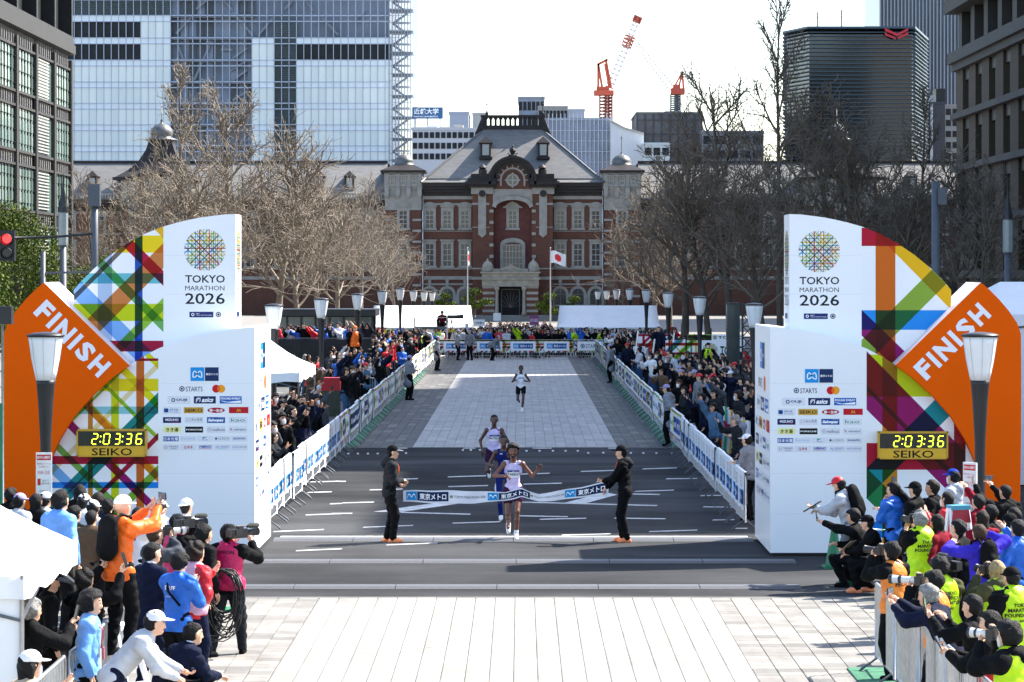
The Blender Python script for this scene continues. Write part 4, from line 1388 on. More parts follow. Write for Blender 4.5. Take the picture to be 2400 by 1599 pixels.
def bare_tree(seed, h, spread, leader=1.0, n1=17, n2=6, n3=5, n4=2):
    rr = random.Random(seed)
    trunk, crown = MB(), MB()

    def perp(d):
        a = Vector((rr.gauss(0, 1), rr.gauss(0, 1), rr.gauss(0, 1)))
        a -= d * a.dot(d)
        return a.normalized()

    def tubes(mb, pts, r0, r1, n):
        o = len(mb.v)
        m = len(pts)
        for i, p in enumerate(pts):
            d = (pts[min(i + 1, m - 1)] - pts[max(i - 1, 0)]).normalized()
            a = d.cross(Vector((0.31, 0.17, 0.93))).normalized()
            b = d.cross(a)
            r = r0 + (r1 - r0) * i / (m - 1)
            for k in range(n):
                t = 6.2832 * k / n
                q = p + a * (math.cos(t) * r) + b * (math.sin(t) * r)
                mb.v.append((q.x, q.y, q.z))
        for i in range(m - 1):
            for k in range(n):
                k2 = (k + 1) % n
                mb.f.append([o + i * n + k, o + i * n + k2, o + (i + 1) * n + k2, o + (i + 1) * n + k])
                mb.m.append(0)

    def grow(p, d, L, ns, wob, lift):
        pts = [p.copy()]
        for i in range(ns):
            d = (d + perp(d) * wob + Vector((0, 0, lift))).normalized()
            p = p + d * (L / ns)
            pts.append(p.copy())
        return pts

    tp = grow(Vector((0, 0, -.05)), Vector((0, 0, 1)), h * leader, 10, .05, .1)
    tubes(trunk, tp, h * .016 + .03, .035, 8)
    trunk.lathe([(h * .03, -.05), (h * .02, .4), (h * .017, 1.0)], n=8)
    for i in range(n1):
        t = .22 + .72 * (i + rr.random() * .6) / n1
        f = t * 10
        k = min(int(f), 9)
        p = tp[k].lerp(tp[k + 1], f - k)
        az = i * 2.4 + rr.uniform(-.4, .4)
        ang = R(68 - 38 * t + rr.uniform(-8, 8))
        d = Vector((math.cos(az) * math.sin(ang), math.sin(az) * math.sin(ang), math.cos(ang)))
        L = spread * (1.15 - .75 * t) * rr.uniform(.8, 1.15)
        l1 = grow(p, d, L, 6, .13, .07)
        tubes(crown, l1, .045 + h * .0055 * (1.2 - t), .024, 5)
        for j in range(n2):
            s = .2 + .78 * (j + rr.random() * .5) / n2
            f2 = s * 6
            k2 = min(int(f2), 5)
            p2 = l1[k2].lerp(l1[k2 + 1], f2 - k2)
            d1 = (l1[k2 + 1] - l1[k2]).normalized()
            d2 = (d1 + perp(d1) * rr.uniform(.7, 1.3) + Vector((0, 0, .3))).normalized()
            L2 = L * .62 * (1.15 - s * .6) * rr.uniform(.6, 1.25)
            l2 = grow(p2, d2, L2, 4, .17, .08)
            tubes(crown, l2, .042, .02, 4)
            for q in range(n3):
                s3 = .15 + .84 * (q + rr.random() * .5) / n3
                f3 = s3 * 4
                k3 = min(int(f3), 3)
                p3 = l2[k3].lerp(l2[k3 + 1], f3 - k3)
                dd = (l2[k3 + 1] - l2[k3]).normalized()
                d3 = (dd + perp(dd) * rr.uniform(.8, 1.6) + Vector((0, 0, .2))).normalized()
                L3 = L2 * .6 * rr.uniform(.5, 1.3)
                l3 = grow(p3, d3, L3, 3, .2, .06)
                tubes(crown, l3, .025, .014, 3)
                for w in range(n4):
                    s4 = .25 + .72 * (w + rr.random() * .5) / n4
                    f4 = s4 * 3
                    k4 = min(int(f4), 2)
                    p4 = l3[k4].lerp(l3[k4 + 1], f4 - k4)
                    dd = (l3[k4 + 1] - l3[k4]).normalized()
                    d4 = (dd + perp(dd) * rr.uniform(.8, 1.6)).normalized()
                    tubes(crown, grow(p4, d4, L3 * .6 * rr.uniform(.5, 1.3), 2, .25, .06), .016, .010, 3)
    return trunk, crown


PROTO = [bare_tree(31, 12.0, 4.9, 1.15), bare_tree(47, 11.0, 5.2, .92), bare_tree(53, 12.5, 4.4, 1.3), bare_tree(71, 11.0, 5.6, .85, 18)]
TM = [(t.mesh('trunk', M_BARK, True), c.mesh('crown', M_TWIG, True)) for t, c in PROTO]
HT = [13.8, 10.8, 16.2, 10.2]


def place_tree(u, v, Y, kind, label, rz, dark=False, sxy=1.0, group=None):
    top = WZ(v, Y)
    s = top / HT[kind]
    e = empty('bare_tree', (WX(u, Y), Y, 0), rz)
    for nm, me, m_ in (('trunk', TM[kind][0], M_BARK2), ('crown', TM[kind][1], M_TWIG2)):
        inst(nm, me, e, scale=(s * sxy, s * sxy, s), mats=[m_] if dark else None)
    tag(e, label, 'tree', group)


GL, GR = 'sunlit bare trees beside the glass tower view', 'shaded bare trees by the brown block'
for a in [(432, 165, 215, 2, 'tallest sunlit bare tree rising in front of the glass tower', .3, False, .9),
          (545, 240, 222, 0, 'sunlit bare tree just right of the tallest one, over the white tower', 1.7, False, 1.05),
          (322, 420, 228, 1, 'broad sunlit bare tree in front of the wing pavilion', 2.9, False, 1.1),
          (650, 345, 232, 3, 'broad sunlit bare tree right of the white tower top', 4.0, False, 1.05),
          (742, 425, 246, 1, 'lower sunlit bare tree beside the left lamp row', 5.1, False, 1.0),
          (845, 440, 268, 0, 'sunlit bare tree before the left station turret', .9, False, 1.0),
          (925, 545, 292, 3, 'smallest sunlit bare tree next to the station entrance block', 2.2, False, .95),
          (228, 430, 196, 0, 'thin bare tree beside the green glass office block', 3.3, True, .75),
          (700, 470, 226, 3, 'low sunlit bare tree beside the first lamp', .7, False, 1.15),
          (790, 480, 252, 3, 'low dense sunlit bare tree over the glass kiosk', 3.1, False, 1.1),
          (895, 500, 280, 1, 'sunlit bare tree under the left station turret', 5.5, False, 1.1),
          (480, 420, 200, 3, 'low dense bare tree directly behind the white tower', 1.2, False, 1.1)]:
    place_tree(*a, group=GL)
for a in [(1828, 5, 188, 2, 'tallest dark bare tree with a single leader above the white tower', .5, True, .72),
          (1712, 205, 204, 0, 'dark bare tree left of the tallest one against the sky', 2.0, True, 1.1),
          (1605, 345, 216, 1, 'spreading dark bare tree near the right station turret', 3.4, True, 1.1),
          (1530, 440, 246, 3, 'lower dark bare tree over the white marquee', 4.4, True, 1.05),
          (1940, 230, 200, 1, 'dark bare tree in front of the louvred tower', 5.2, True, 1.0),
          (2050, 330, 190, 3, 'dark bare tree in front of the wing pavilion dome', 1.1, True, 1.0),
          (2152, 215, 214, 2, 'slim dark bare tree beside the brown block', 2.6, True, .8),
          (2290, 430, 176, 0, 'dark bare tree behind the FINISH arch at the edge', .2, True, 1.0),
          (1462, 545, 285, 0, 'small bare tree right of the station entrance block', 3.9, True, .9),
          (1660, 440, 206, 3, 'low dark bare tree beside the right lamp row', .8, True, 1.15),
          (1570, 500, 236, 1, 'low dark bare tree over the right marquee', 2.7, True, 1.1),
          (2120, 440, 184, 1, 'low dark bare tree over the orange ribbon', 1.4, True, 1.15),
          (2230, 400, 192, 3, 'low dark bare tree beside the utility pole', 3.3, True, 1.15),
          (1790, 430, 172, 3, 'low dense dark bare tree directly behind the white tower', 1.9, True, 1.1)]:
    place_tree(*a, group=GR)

# evergreens
M_LEAF = [mat('leaf_%d' % i, c, 0.7, var=0.2, scale=3.0, spec=0.12) for i, c in enumerate([(0.09, 0.125, 0.017), (0.055, 0.088, 0.013), (0.15, 0.178, 0.025), (0.032, 0.05, 0.009)])]


def leafy(seed, blobs, n, size):
    rr = np.random.default_rng(seed)
    w = np.array([b[3] * b[4] * b[5] for b in blobs]) ** .67
    w /= w.sum()
    bi = rr.choice(len(blobs), n, p=w)
    B = np.array(blobs)[bi]
    d = rr.normal(size=(n, 3))
    d /= np.linalg.norm(d, axis=1)[:, None]
    lump = 1 + .22 * np.sin(d[:, 0] * 9 + bi) * np.sin(d[:, 1] * 8 + 2 * bi) * np.sin(d[:, 2] * 7)
    rad = (rr.random(n) ** .45) * lump
    c = B[:, :3] + d * B[:, 3:6] * rad[:, None]
    a = rr.normal(size=(n, 3)) + d * .6
    a /= np.linalg.norm(a, axis=1)[:, None]
    t = np.cross(a, rr.normal(size=(n, 3)))
    t /= np.linalg.norm(t, axis=1)[:, None]
    b = np.cross(a, t)
    s = (size * rr.uniform(.6, 1.3, n))[:, None]
    V = np.stack([c - t * s, c + b * s * .5, c + t * s, c - b * s * .5], 1).reshape(-1, 3)
    mb = MB()
    mb.v = [tuple(x) for x in V]
    mb.f = [[4 * i, 4 * i + 1, 4 * i + 2, 4 * i + 3] for i in range(n)]
    mb.m = [int(x) for x in rr.choice(4, n, p=[.35, .3, .15, .2])]
    return mb


def evergreen(x, y, blobs, n, size, label, seed, th=3.0):
    e = empty('evergreen_tree', (x, y, 0))
    leafy(seed, blobs, n, size).build('crown', M_LEAF, e)
    tb = MB()
    tb.tube([(0, 0, -.05), (.1, 0, th * .5), (0, .1, th)], [.24, .19, .12], 8)
    for b in blobs:
        tb.tube([(0, .05, th * .7), (b[0] * .5, b[1] * .5, (th * .7 + b[2]) / 2), (b[0], b[1], b[2])], [.13, .08, .04], 6)
    tb.build('trunk', M_BARK2, e, True)
    tag(e, label, 'tree')


evergreen(WX(60, 128), 128, [(0, 0, 5.9, 1.9, 1.9, 1.7), (-.8, .3, 7.2, 1.3, 1.4, 1.0), (1.1, -.3, 4.4, 1.2, 1.3, 1.3), (-1.9, 0, 5.0, 1.5, 1.5, 1.6), (.2, .4, 3.2, 1.7, 1.6, 1.2)], 22000, .068, 'leafy green evergreen tree behind the red traffic light', 3)
evergreen(WX(205, 150), 150, [(0, 0, 4.0, 1.6, 1.4, 1.5), (.9, .2, 5.2, 1.0, 1.0, .8), (-.6, 0, 2.6, 1.3, 1.3, 1.1)], 9000, .068, 'sparser green evergreen between the pole and the orange arch', 8)
evergreen(WX(-60, 110), 110, [(0, 0, 4.2, 1.8, 1.6, 1.8), (.6, .3, 2.8, 1.4, 1.4, 1.3)], 6000, .085, 'dark evergreen at the edge behind the orange arch', 9)
def pine(u, vt, Y, w, label, seed, lean):
    z = WZ(vt, Y)
    b = [(0, 0, z - .5 * w, .7 * w, .6 * w, .42 * w), (-.55 * w, 0, z - 1.25 * w, .75 * w, .6 * w, .36 * w), (.7 * w + lean, 0, z - 1.5 * w, .85 * w, .6 * w, .33 * w), (.05 * w, .1, z - 1.9 * w, .9 * w, .7 * w, .36 * w)]
    e = empty('pine_tree', (WX(u, Y), Y, 0))
    leafy(seed, b, 2600, .11).build('crown', M_LEAF, e)
    MB().tube([(0, 0, -.05), (.15, 0, z * .4), (0, 0, z - .4)], [.16, .12, .07], 7).tube([(.05, 0, z * .5), (.7 * w + lean, 0, z - 1.5 * w)], [.09, .04], 6).build('trunk', M_BARK2, e, True)
    tag(e, label, 'tree')
pine(1043, 684, 334, 1.0, 'clipped pine left of the first flagpole', 1, 0)
pine(1112, 672, 332, 1.15, 'clipped pine with a long low branch at the entrance porch', 2, .5)
pine(1288, 682, 332, 1.2, 'clipped pine by the flying flag', 5, -1.6)
pine(1346, 690, 334, 1.1, 'round clipped pine beside the right marquee', 6, -.4)

# ================================================================== finish gantry
M_WHITEP = mat('white_panel', (0.86, 0.87, 0.88), 0.38, var=0.02, scale=0.8, bump=0.03, bscale=2.0)
M_ORANGE = mat('orange_panel', (0.80, 0.105, 0.002), 0.6, var=0.04, scale=0.7, bump=0.03, bscale=2.0, spec=0.04)
M_PEACH = mat('sunlit_peach_edge', (0.84, 0.70, 0.66), 0.45, var=0.03)  # sunlight and orange bounce on the arch's top edge, put into its colour
M_PLINTH = mat('black_plinth', (0.02, 0.02, 0.022), 0.7)
YL, YU, YO = 51.2, 51.6, 51.0
XM = WX(1201, YL)


def LZ(pts, Y, mir=False):
    q = []
    for u, v in pts:
        x, z = WX(u, Y), max(WZ(v, Y), 0.03)
        q.append((2 * XM - x if mir else x, z))
    return q


ARC_L = [(597, 767), (565, 769), (540, 772), (510, 777), (480, 783), (450, 791), (430, 797), (400, 806), (371, 817)]
ARC_L2 = [(371, 817), (335, 836), (303, 856), (260, 888), (217, 927), (171, 979), (139, 1032), (115, 1085), (95, 1150), (85, 1220), (82, 1310)]
ARC_U = [(552, 502), (525, 503), (500, 506), (470, 510), (445, 515), (415, 522), (383, 531)]
ARC_U2 = [(383, 531), (340, 548), (300, 570), (260, 597), (220, 630), (190, 660), (173, 680)]
ORANGE = [(103, 662), (303, 856), (260, 888), (217, 927), (171, 979), (139, 1032), (115, 1085), (95, 1150), (85, 1220), (82, 1310), (14, 1310), (11, 1200), (9, 1050), (8, 900), (9, 783), (18, 757), (38, 728), (60, 702), (82, 680)]
ZB3 = lambda x, y: (.2678 * x, 480 + .2678 * y)
ZB4 = lambda x, y: (120 + .2551 * x, 800 + .2551 * y)
ZB5 = lambda x, y: (1600 + .34 * x, 480 + .34 * y)
ZB6 = lambda x, y: (1600 + .4075 * x, 960 + .4075 * y)


def bands_to(Y, fn, sc, lst):
    out = []
    for x0, y0, x1, y1, w, c in lst:
        (ua, va), (ub, vb) = fn(x0, y0), fn(x1, y1)
        out.append(((WX(ua, Y), WZ(va, Y)), (WX(ub, Y), WZ(vb, Y)), w * sc * Y / F, c))
    return out


B_LU = [(1214, 0, 1214, 1500, 68, (20, 80, 178)), (918, 0, 918, 1500, 125, (178, 200, 228)), (0, 345, 1, 345, 150, (250, 216, 20)), (0, 645, 1, 645, 90, (108, 194, 205)), (0, 943, 1, 943, 150, (203, 216, 10)),
        (0, 1238, 1, 1238, 95, (172, 8, 58)), (1110, 330, 1435, 650, 95, (190, 8, 60)), (870, 500, 1437, 1070, 75, (110, 178, 96)), (690, 755, 1200, 1265, 150, (130, 182, 238)), (1430, 445, 765, 1110, 155, (212, 128, 66)),
        (1095, 365, 600, 860, 40, (118, 106, 102)), (1435, 865, 1060, 1240, 80, (150, 196, 60)), (1390, 190, 1460, 260, 90, (240, 184, 30))]
B_LL = [(0, 402, 1, 402, 115, (232, 214, 10)), (0, 634, 1, 634, 68, (140, 202, 212)), (0, 1092, 1, 1092, 75, (176, 6, 58)), (0, 1322, 1, 1322, 56, (12, 132, 220)), (0, 170, 1, 170, 25, (158, 6, 46)),
        (818, 0, 818, 1, 73, (206, 104, 28)), (586, 0, 586, 1, 72, (208, 212, 14)), (360, 0, 360, 1, 45, (196, 128, 34)), (640, 240, 985, 585, 70, (228, 222, 10)), (490, 400, 985, 895, 35, (156, 200, 50)),
        (340, 600, 620, 880, 80, (236, 184, 40)), (900, 140, 985, 225, 50, (226, 222, 20)), (960, 240, 380, 820, 45, (236, 218, 168)), (985, 520, 660, 845, 75, (6, 134, 130)), (620, 300, 190, 730, 25, (126, 184, 50)),
        (985, 870, 430, 1425, 45, (174, 16, 56)), (500, 1085, 190, 1395, 70, (6, 130, 130)), (985, 1185, 650, 1520, 75, (126, 172, 50)), (60, 970, 640, 1550, 60, (118, 172, 76)), (540, 1130, 985, 1575, 75, (146, 6, 100)),
        (860, 1130, 990, 1260, 60, (230, 176, 14)), (20, 1170, 200, 1350, 90, (118, 178, 228))]
V_CRIM_LL = ((80, 188), (740, 1600), (176, 6, 50))
B_RU = [(0, 222, 1, 222, 126, (182, 8, 46)), (1398, 0, 1398, 1, 137, (214, 104, 18)), (1490, 290, 1900, 705, 98, (242, 186, 16)), (1775, 490, 1285, 980, 140, (140, 172, 58)), (0, 795, 1, 795, 135, (30, 146, 232)),
        (1235, 815, 1520, 1090, 128, (146, 8, 104))]
B_RL = [(0, 1178, 1, 1178, 290, (196, 214, 10)), (1428, 0, 1428, 1, 103, (196, 132, 24)), (1200, 1075, 1800, 1690, 190, (146, 8, 96)), (1790, 1400, 1150, 2040, 150, (6, 140, 150)), (0, 1735, 1, 1735, 184, (180, 8, 52)),
        (1228, 1880, 1650, 2300, 150, (30, 130, 70)), (1790, 1850, 2000, 2060, 120, (146, 8, 100)), (0, 2240, 1, 2240, 110, (12, 128, 220)), (1910, 0, 1910, 1, 80, (150, 10, 40))]


def clip_convex(poly, clip):
    """poly clipped against a convex polygon"""
    n = len(clip)
    s = 1 if sum(clip[i][0] * clip[(i + 1) % n][1] - clip[(i + 1) % n][0] * clip[i][1] for i in range(n)) > 0 else -1
    for i in range(n):
        (x0, y0), (x1, y1) = clip[i], clip[(i + 1) % n]
        a, b = (y1 - y0) * s, -(x1 - x0) * s
        poly, _ = clip_half(poly, a, b, a * x0 + b * y0)
        if len(poly) < 3: return []
    return poly


def ribbon_panel(polys, y, bands, name, parent, mir=False):
    mb = MB()
    for poly in polys:
        for p, c in weave(poly, bands, base=(0.86, 0.87, 0.88)):
            a = sum(p[i][0] * p[(i + 1) % len(p)][1] - p[(i + 1) % len(p)][0] * p[i][1] for i in range(len(p)))
            if a < 0: p = p[::-1]
            mb.add([(x, y, z) for x, z in p], [tuple(range(len(p)))], 0, c)
    return mb.build(name, print_mat(), parent)


def fan(pts, base_pts):
    """strips from a curved edge down to a base level: list of convex quads"""
    out = []
    for (a, b), (c, d) in zip(zip(pts, pts[1:]), zip(base_pts, base_pts[1:])):
        q = [a, b, d, c]
        if parea(q) > 1e-6: out.append(q)
    return out


GLOBE = []
_g = random.Random(12)
for x, w, c in ((-.24, .055, '#b40f3c'), (.22, .05, '#e07a35'), (-.05, .03, '#5aa9c8'), (.07, .04, '#e3c51c'), (.42, .04, '#6bb24a'), (.62, .04, '#e0a32b'), (-.45, .035, '#4f9f86'), (-.62, .04, '#8ec63f'), (-.8, .04, '#49a8d8'), (.8, .04, '#c9d22e'), (.52, .02, '#3c7fae'), (-.14, .02, '#e0d04a'), (.32, .02, '#9a9a55'), (-.35, .02, '#88b7c8')):
    GLOBE.append(((x, -1), (x, 1), w, c))
for y, w, c in ((.08, .05, '#a01a3c'), (.28, .04, '#46a2b5'), (.45, .05, '#e8c81e'), (.62, .035, '#5ab08c'), (.78, .04, '#e6d02a'), (-.08, .03, '#57a6d6'), (-.25, .05, '#f0d79a'), (-.42, .035, '#8abf52'), (-.58, .045, '#d8894c'), (-.72, .03, '#3c8f8a'), (-.85, .04, '#9fb9c9'), (.18, .02, '#d9b64a'), (-.5, .02, '#5a9fc0')):
    GLOBE.append(((-1, y), (1, y), w, c))
for o, w, c in ((0, .05, '#a3123f'), (.35, .04, '#2f86c4'), (-.4, .05, '#58a84a'), (.75, .04, '#e6b522'), (-.8, .04, '#3fa0c9'), (.55, .025, '#8fbf45'), (-.18, .025, '#e08a3a')):
    GLOBE.append(((-1, 1 + o), (1, -1 + o), w, c))
for o, w, c in ((.05, .05, '#3b8f55'), (.4, .05, '#d2cf25'), (-.35, .05, '#2b8bd0'), (.8, .04, '#3f9ea5'), (-.75, .05, '#e7a63a'), (-.55, .025, '#b8455c'), (.22, .025, '#e2c43a')):
    GLOBE.append(((-1, -1 + o), (1, 1 + o), w, c))


def globe(sh, cx, cy, r, n=28, sx=1.0):
    circ = [(math.cos(2 * math.pi * k / n), math.sin(2 * math.pi * k / n)) for k in range(n)]
    for p, c in weave(circ, GLOBE, base=(1, 1, 1), tiny=4e-5):
        if c == (1, 1, 1): continue
        sh.poly([(cx + x * r * sx, cy + y * r) for x, y in p], tuple(q * .82 for q in c), 1)


NAVY, INK = '#12305e', '#161a24'


def heart_m(sh, cx, cy, s, col='#ffffff', l=3):
    w = s * .085
    L = [(-.36, -.27), (-.36, .02), (-.30, .20), (-.20, .25), (-.10, .17), (0, -.04), (.10, .17), (.20, .25), (.30, .20), (.36, .02), (.36, -.27)]
    sh.line([(cx + a * s, cy + b * s) for a, b in L], w, col, l)
    for k in (-1, 1):
        sh.line([(cx + k * a * s, cy + b * s) for a, b in [(.36, -.25), (.20, -.24), (.06, -.14), (0, -.03), (-.06, .09)]], w, col, l)


def metro(sh, x0, y0, h, gap=.05, text_w=None):
    """transit company mark: blue square with the M, navy box with the name"""
    sh.rect(x0, y0, x0 + h, y0 + h, '#0d92d8', 2)
    heart_m(sh, x0 + h / 2, y0 + h / 2, h * .9, l=3)
    w = text_w or h
    x1 = x0 + h * (1 + gap)
    sh.rect(x1, y0, x1 + w, y0 + h, '#122f5b', 2)
    sh.ctext('東京メトロ', x1 + w / 2, y0 + h / 2, min(h * .55, w * .17), '#ffffff', 3, bold=.015, wmax=w * .86)


def sponsors(sh, ox, oy, s):
    def X(x): return ox + (x - 1410) * s
    def Y(y): return oy - (y - 620) * s
    def rect(x0, y0, x1, y1, c, l=1): sh.rect(X(x0), Y(y1), X(x1), Y(y0), c, l)
    def outline(x0, y0, x1, y1):
        rect(x0, y0, x1, y1, '#c9ccd4', 1); rect(x0 + 2, y0 + 2, x1 - 2, y1 - 2, '#e2e4e9', 2)
    def txt(t, x0, y0, x1, y1, c, bold=.0, shear=0.0): sh.text(t, X(x0), Y(y1), X(x1), Y(y0), c, 3, bold, shear)
    metro(sh, X(1279), Y(366), 126 * s)
    sh.disc(X(1200), Y(438), 25 * s, NAVY, 1); sh.disc(X(1200), Y(438), 17 * s, '#e2e4e9', 2); sh.disc(X(1200), Y(438), 10 * s, NAVY, 3)
    txt('STARTS', 1235, 418, 1390, 462, NAVY, .0)
    sh.disc(X(1515), Y(437), 37 * s, '#cf1020', 1); sh.disc(X(1560), Y(437), 37 * s, '#f2a01e', 2)
    a = [math.acos(22.5 / 37) * t for t in (-1, -.6, -.2, .2, .6, 1)]
    sh.poly([(X(1515) + 37 * s * math.cos(t), Y(437) + 37 * s * math.sin(t)) for t in a] + [(X(1560) - 37 * s * math.cos(t), Y(437) + 37 * s * math.sin(t)) for t in reversed(a)], '#ee6a1a', 3)
    outline(1070, 506, 1276, 573); sh.ring(X(1121), Y(541), 10 * s, 18 * s, NAVY, 3); txt('OUJI', 1146, 527, 1246, 556, NAVY, .03)
    rect(1309, 506, 1511, 573, '#10295c'); txt('asics', 1382, 520, 1490, 560, '#ffffff', .035, .35)
    sh.ring(X(1350), Y(540), 15 * s, 21 * s, '#ffffff', 3, a0=-60, a1=220); sh.line([(X(1328), Y(562)), (X(1345), Y(535)), (X(1372), Y(520))], 6 * s, '#ffffff', 3)
    rect(1547, 506, 1749, 573, '#1462b4'); txt('POCARI SWEAT', 1556, 517, 1740, 537, '#ffffff', .03)
    sh.poly([(X(1552), Y(545)), (X(1620), Y(558)), (X(1742), Y(545)), (X(1742), Y(566)), (X(1660), Y(566)), (X(1590), Y(560))], '#ffffff', 3)
    outline(1030, 605, 1190, 665); rect(1036, 618, 1075, 654, '#12529c', 3); txt('Knt', 1041, 626, 1070, 646, '#ffffff', .03, .3)
    txt('近畿日本', 1085, 620, 1165, 638, '#12529c', .01, .2); txt('ツーリスト', 1088, 642, 1172, 658, '#12529c', .01, .2)
    rect(1217, 607, 1397, 663, '#d2a23c'); txt('SEIKO', 1227, 620, 1388, 651, '#14151c', .02)
    sh.disc(X(1514), Y(635), 25 * s, '#b01226', 1, 24, 3.2); txt('第一生命', 1452, 622, 1576, 650, '#ffffff', .025)
    rect(1632, 605, 1810, 662, '#c00f24')
    for k in (-1, 1): sh.ring(X(1722 + k * 10), Y(652), 8.5 * s, 13 * s, '#f5b921', 3, 10, 0, 180); sh.line([(X(1722 + k * 20), Y(652)), (X(1722 + k * 10), Y(622))], 4.5 * s, '#f5b921', 3); sh.line([(X(1722), Y(650)), (X(1722 + k * 9), Y(622))], 4.5 * s, '#f5b921', 3)
    rect(1026, 698, 1192, 752, '#12245c'); txt('MIZUHO', 1049, 711, 1168, 733, '#ffffff', .02); sh.line([(X(1110), Y(745)), (X(1170), Y(741))], 3 * s, '#cf2030', 3)
    outline(1228, 698, 1393, 752); txt('こくみん共済', 1238, 706, 1386, 734, '#26262a', .0)
    rect(1430, 698, 1596, 752, '#12529c'); txt('Salonpas', 1438, 711, 1582, 746, '#ffffff', .045, .25); txt('エア サロンパス', 1530, 701, 1588, 709, '#ffffff')
    outline(1632, 698, 1798, 752); txt('kao', 1650, 707, 1778, 740, '#1f8a64', .0)
    rect(1030, 785, 1190, 840, '#ecec9e'); txt('きき湯', 1054, 794, 1168, 832, '#4a3a20', .02)
    rect(1230, 785, 1394, 840, '#0c0c0e'); txt('PORSCHE', 1238, 806, 1386, 820, '#ffffff', .02)
    outline(1430, 785, 1598, 840); txt('realbuzz', 1480, 798, 1594, 826, '#44464c', .0)
    for q in (6, 12, 18): sh.ring(X(1453), Y(811), (q - 1.6) * s, q * s, '#8f9298', 3, 14)
    outline(1632, 785, 1798, 840); txt('VENEX', 1676, 806, 1790, 821, '#3a3c44', .01, .2); sh.line([(X(1640), Y(800)), (X(1656), Y(820))], 4 * s, '#c22f38', 3); sh.line([(X(1648), Y(800)), (X(1664), Y(822))], 4 * s, '#c22f38', 3)
    rect(1027, 875, 1171, 920, '#1f4f9e'); txt('日本光電', 1032, 882, 1167, 914, '#ffffff', .01)
    outline(1187, 872, 1330, 920); txt('KoyouRentia', 1190, 884, 1322, 908, '#8ebfe2', .0, .2)
    outline(1342, 872, 1487, 920); sh.poly([(X(1388), Y(880)), (X(1428), Y(880)), (X(1422), Y(887)), (X(1388), Y(890))], '#1f9f80', 3); sh.poly([(X(1390), Y(892)), (X(1412), Y(889)), (X(1390), Y(900))], '#1a5fae', 3); txt('Fanplus', 1386, 900, 1440, 913, '#2f5aa8', .0, .2)
    outline(1500, 872, 1643, 920); sh.disc(X(1514), Y(895), 10 * s, '#1a2a5e', 3); txt('シミズオクト', 1530, 884, 1637, 905, '#1d1f28', .01)
    outline(1657, 872, 1800, 920); txt('SAGAWA', 1670, 884, 1784, 904, '#173a80', .02)
    outline(1027, 950, 1174, 1000); sh.ring(X(1053), Y(975), 10 * s, 13 * s, '#3f4450', 3); txt('TANAKA', 1078, 960, 1166, 976, '#2c3a66', .0); txt('貴金属', 1096, 982, 1150, 992, '#2c3a66')
    outline(1186, 950, 1332, 1000); txt('Q·B·B', 1218, 960, 1298, 990, '#b3202c', .02)
    outline(1344, 950, 1488, 1000); txt('HIBINO', 1358, 957, 1472, 981, '#18389a', .03, .25); sh.line([(X(1358), Y(988)), (X(1470), Y(986))], 3 * s, '#c8202c', 3)
    outline(1500, 950, 1645, 1000); txt('ALL SPORTS', 1510, 962, 1636, 978, '#3b56a8', .0, .3); txt('COMMUNITY', 1526, 982, 1612, 989, '#7f93c8')
    outline(1657, 950, 1800, 1000); txt('ASUENE', 1662, 964, 1796, 979, '#7c86a8', .0)


SEG = {'0': 'abcdef', '2': 'abged', '3': 'abgcd', '6': 'afgecd'}


def seven(sh, d, x, y, w, h, col):
    t = h * .085
    k = .12
    def P(a, b): return (x + a * w + b * h * k, y + b * h)
    S = {'a': ((.12, 1), (.88, 1)), 'b': ((1, .94), (1, .56)), 'c': ((1, .44), (1, .06)), 'd': ((.12, 0), (.88, 0)), 'e': ((0, .44), (0, .06)), 'f': ((0, .94), (0, .56)), 'g': ((.12, .5), (.88, .5))}
    for c in SEG[d]:
        sh.line([P(*S[c][0]), P(*S[c][1])], t, col, 3)


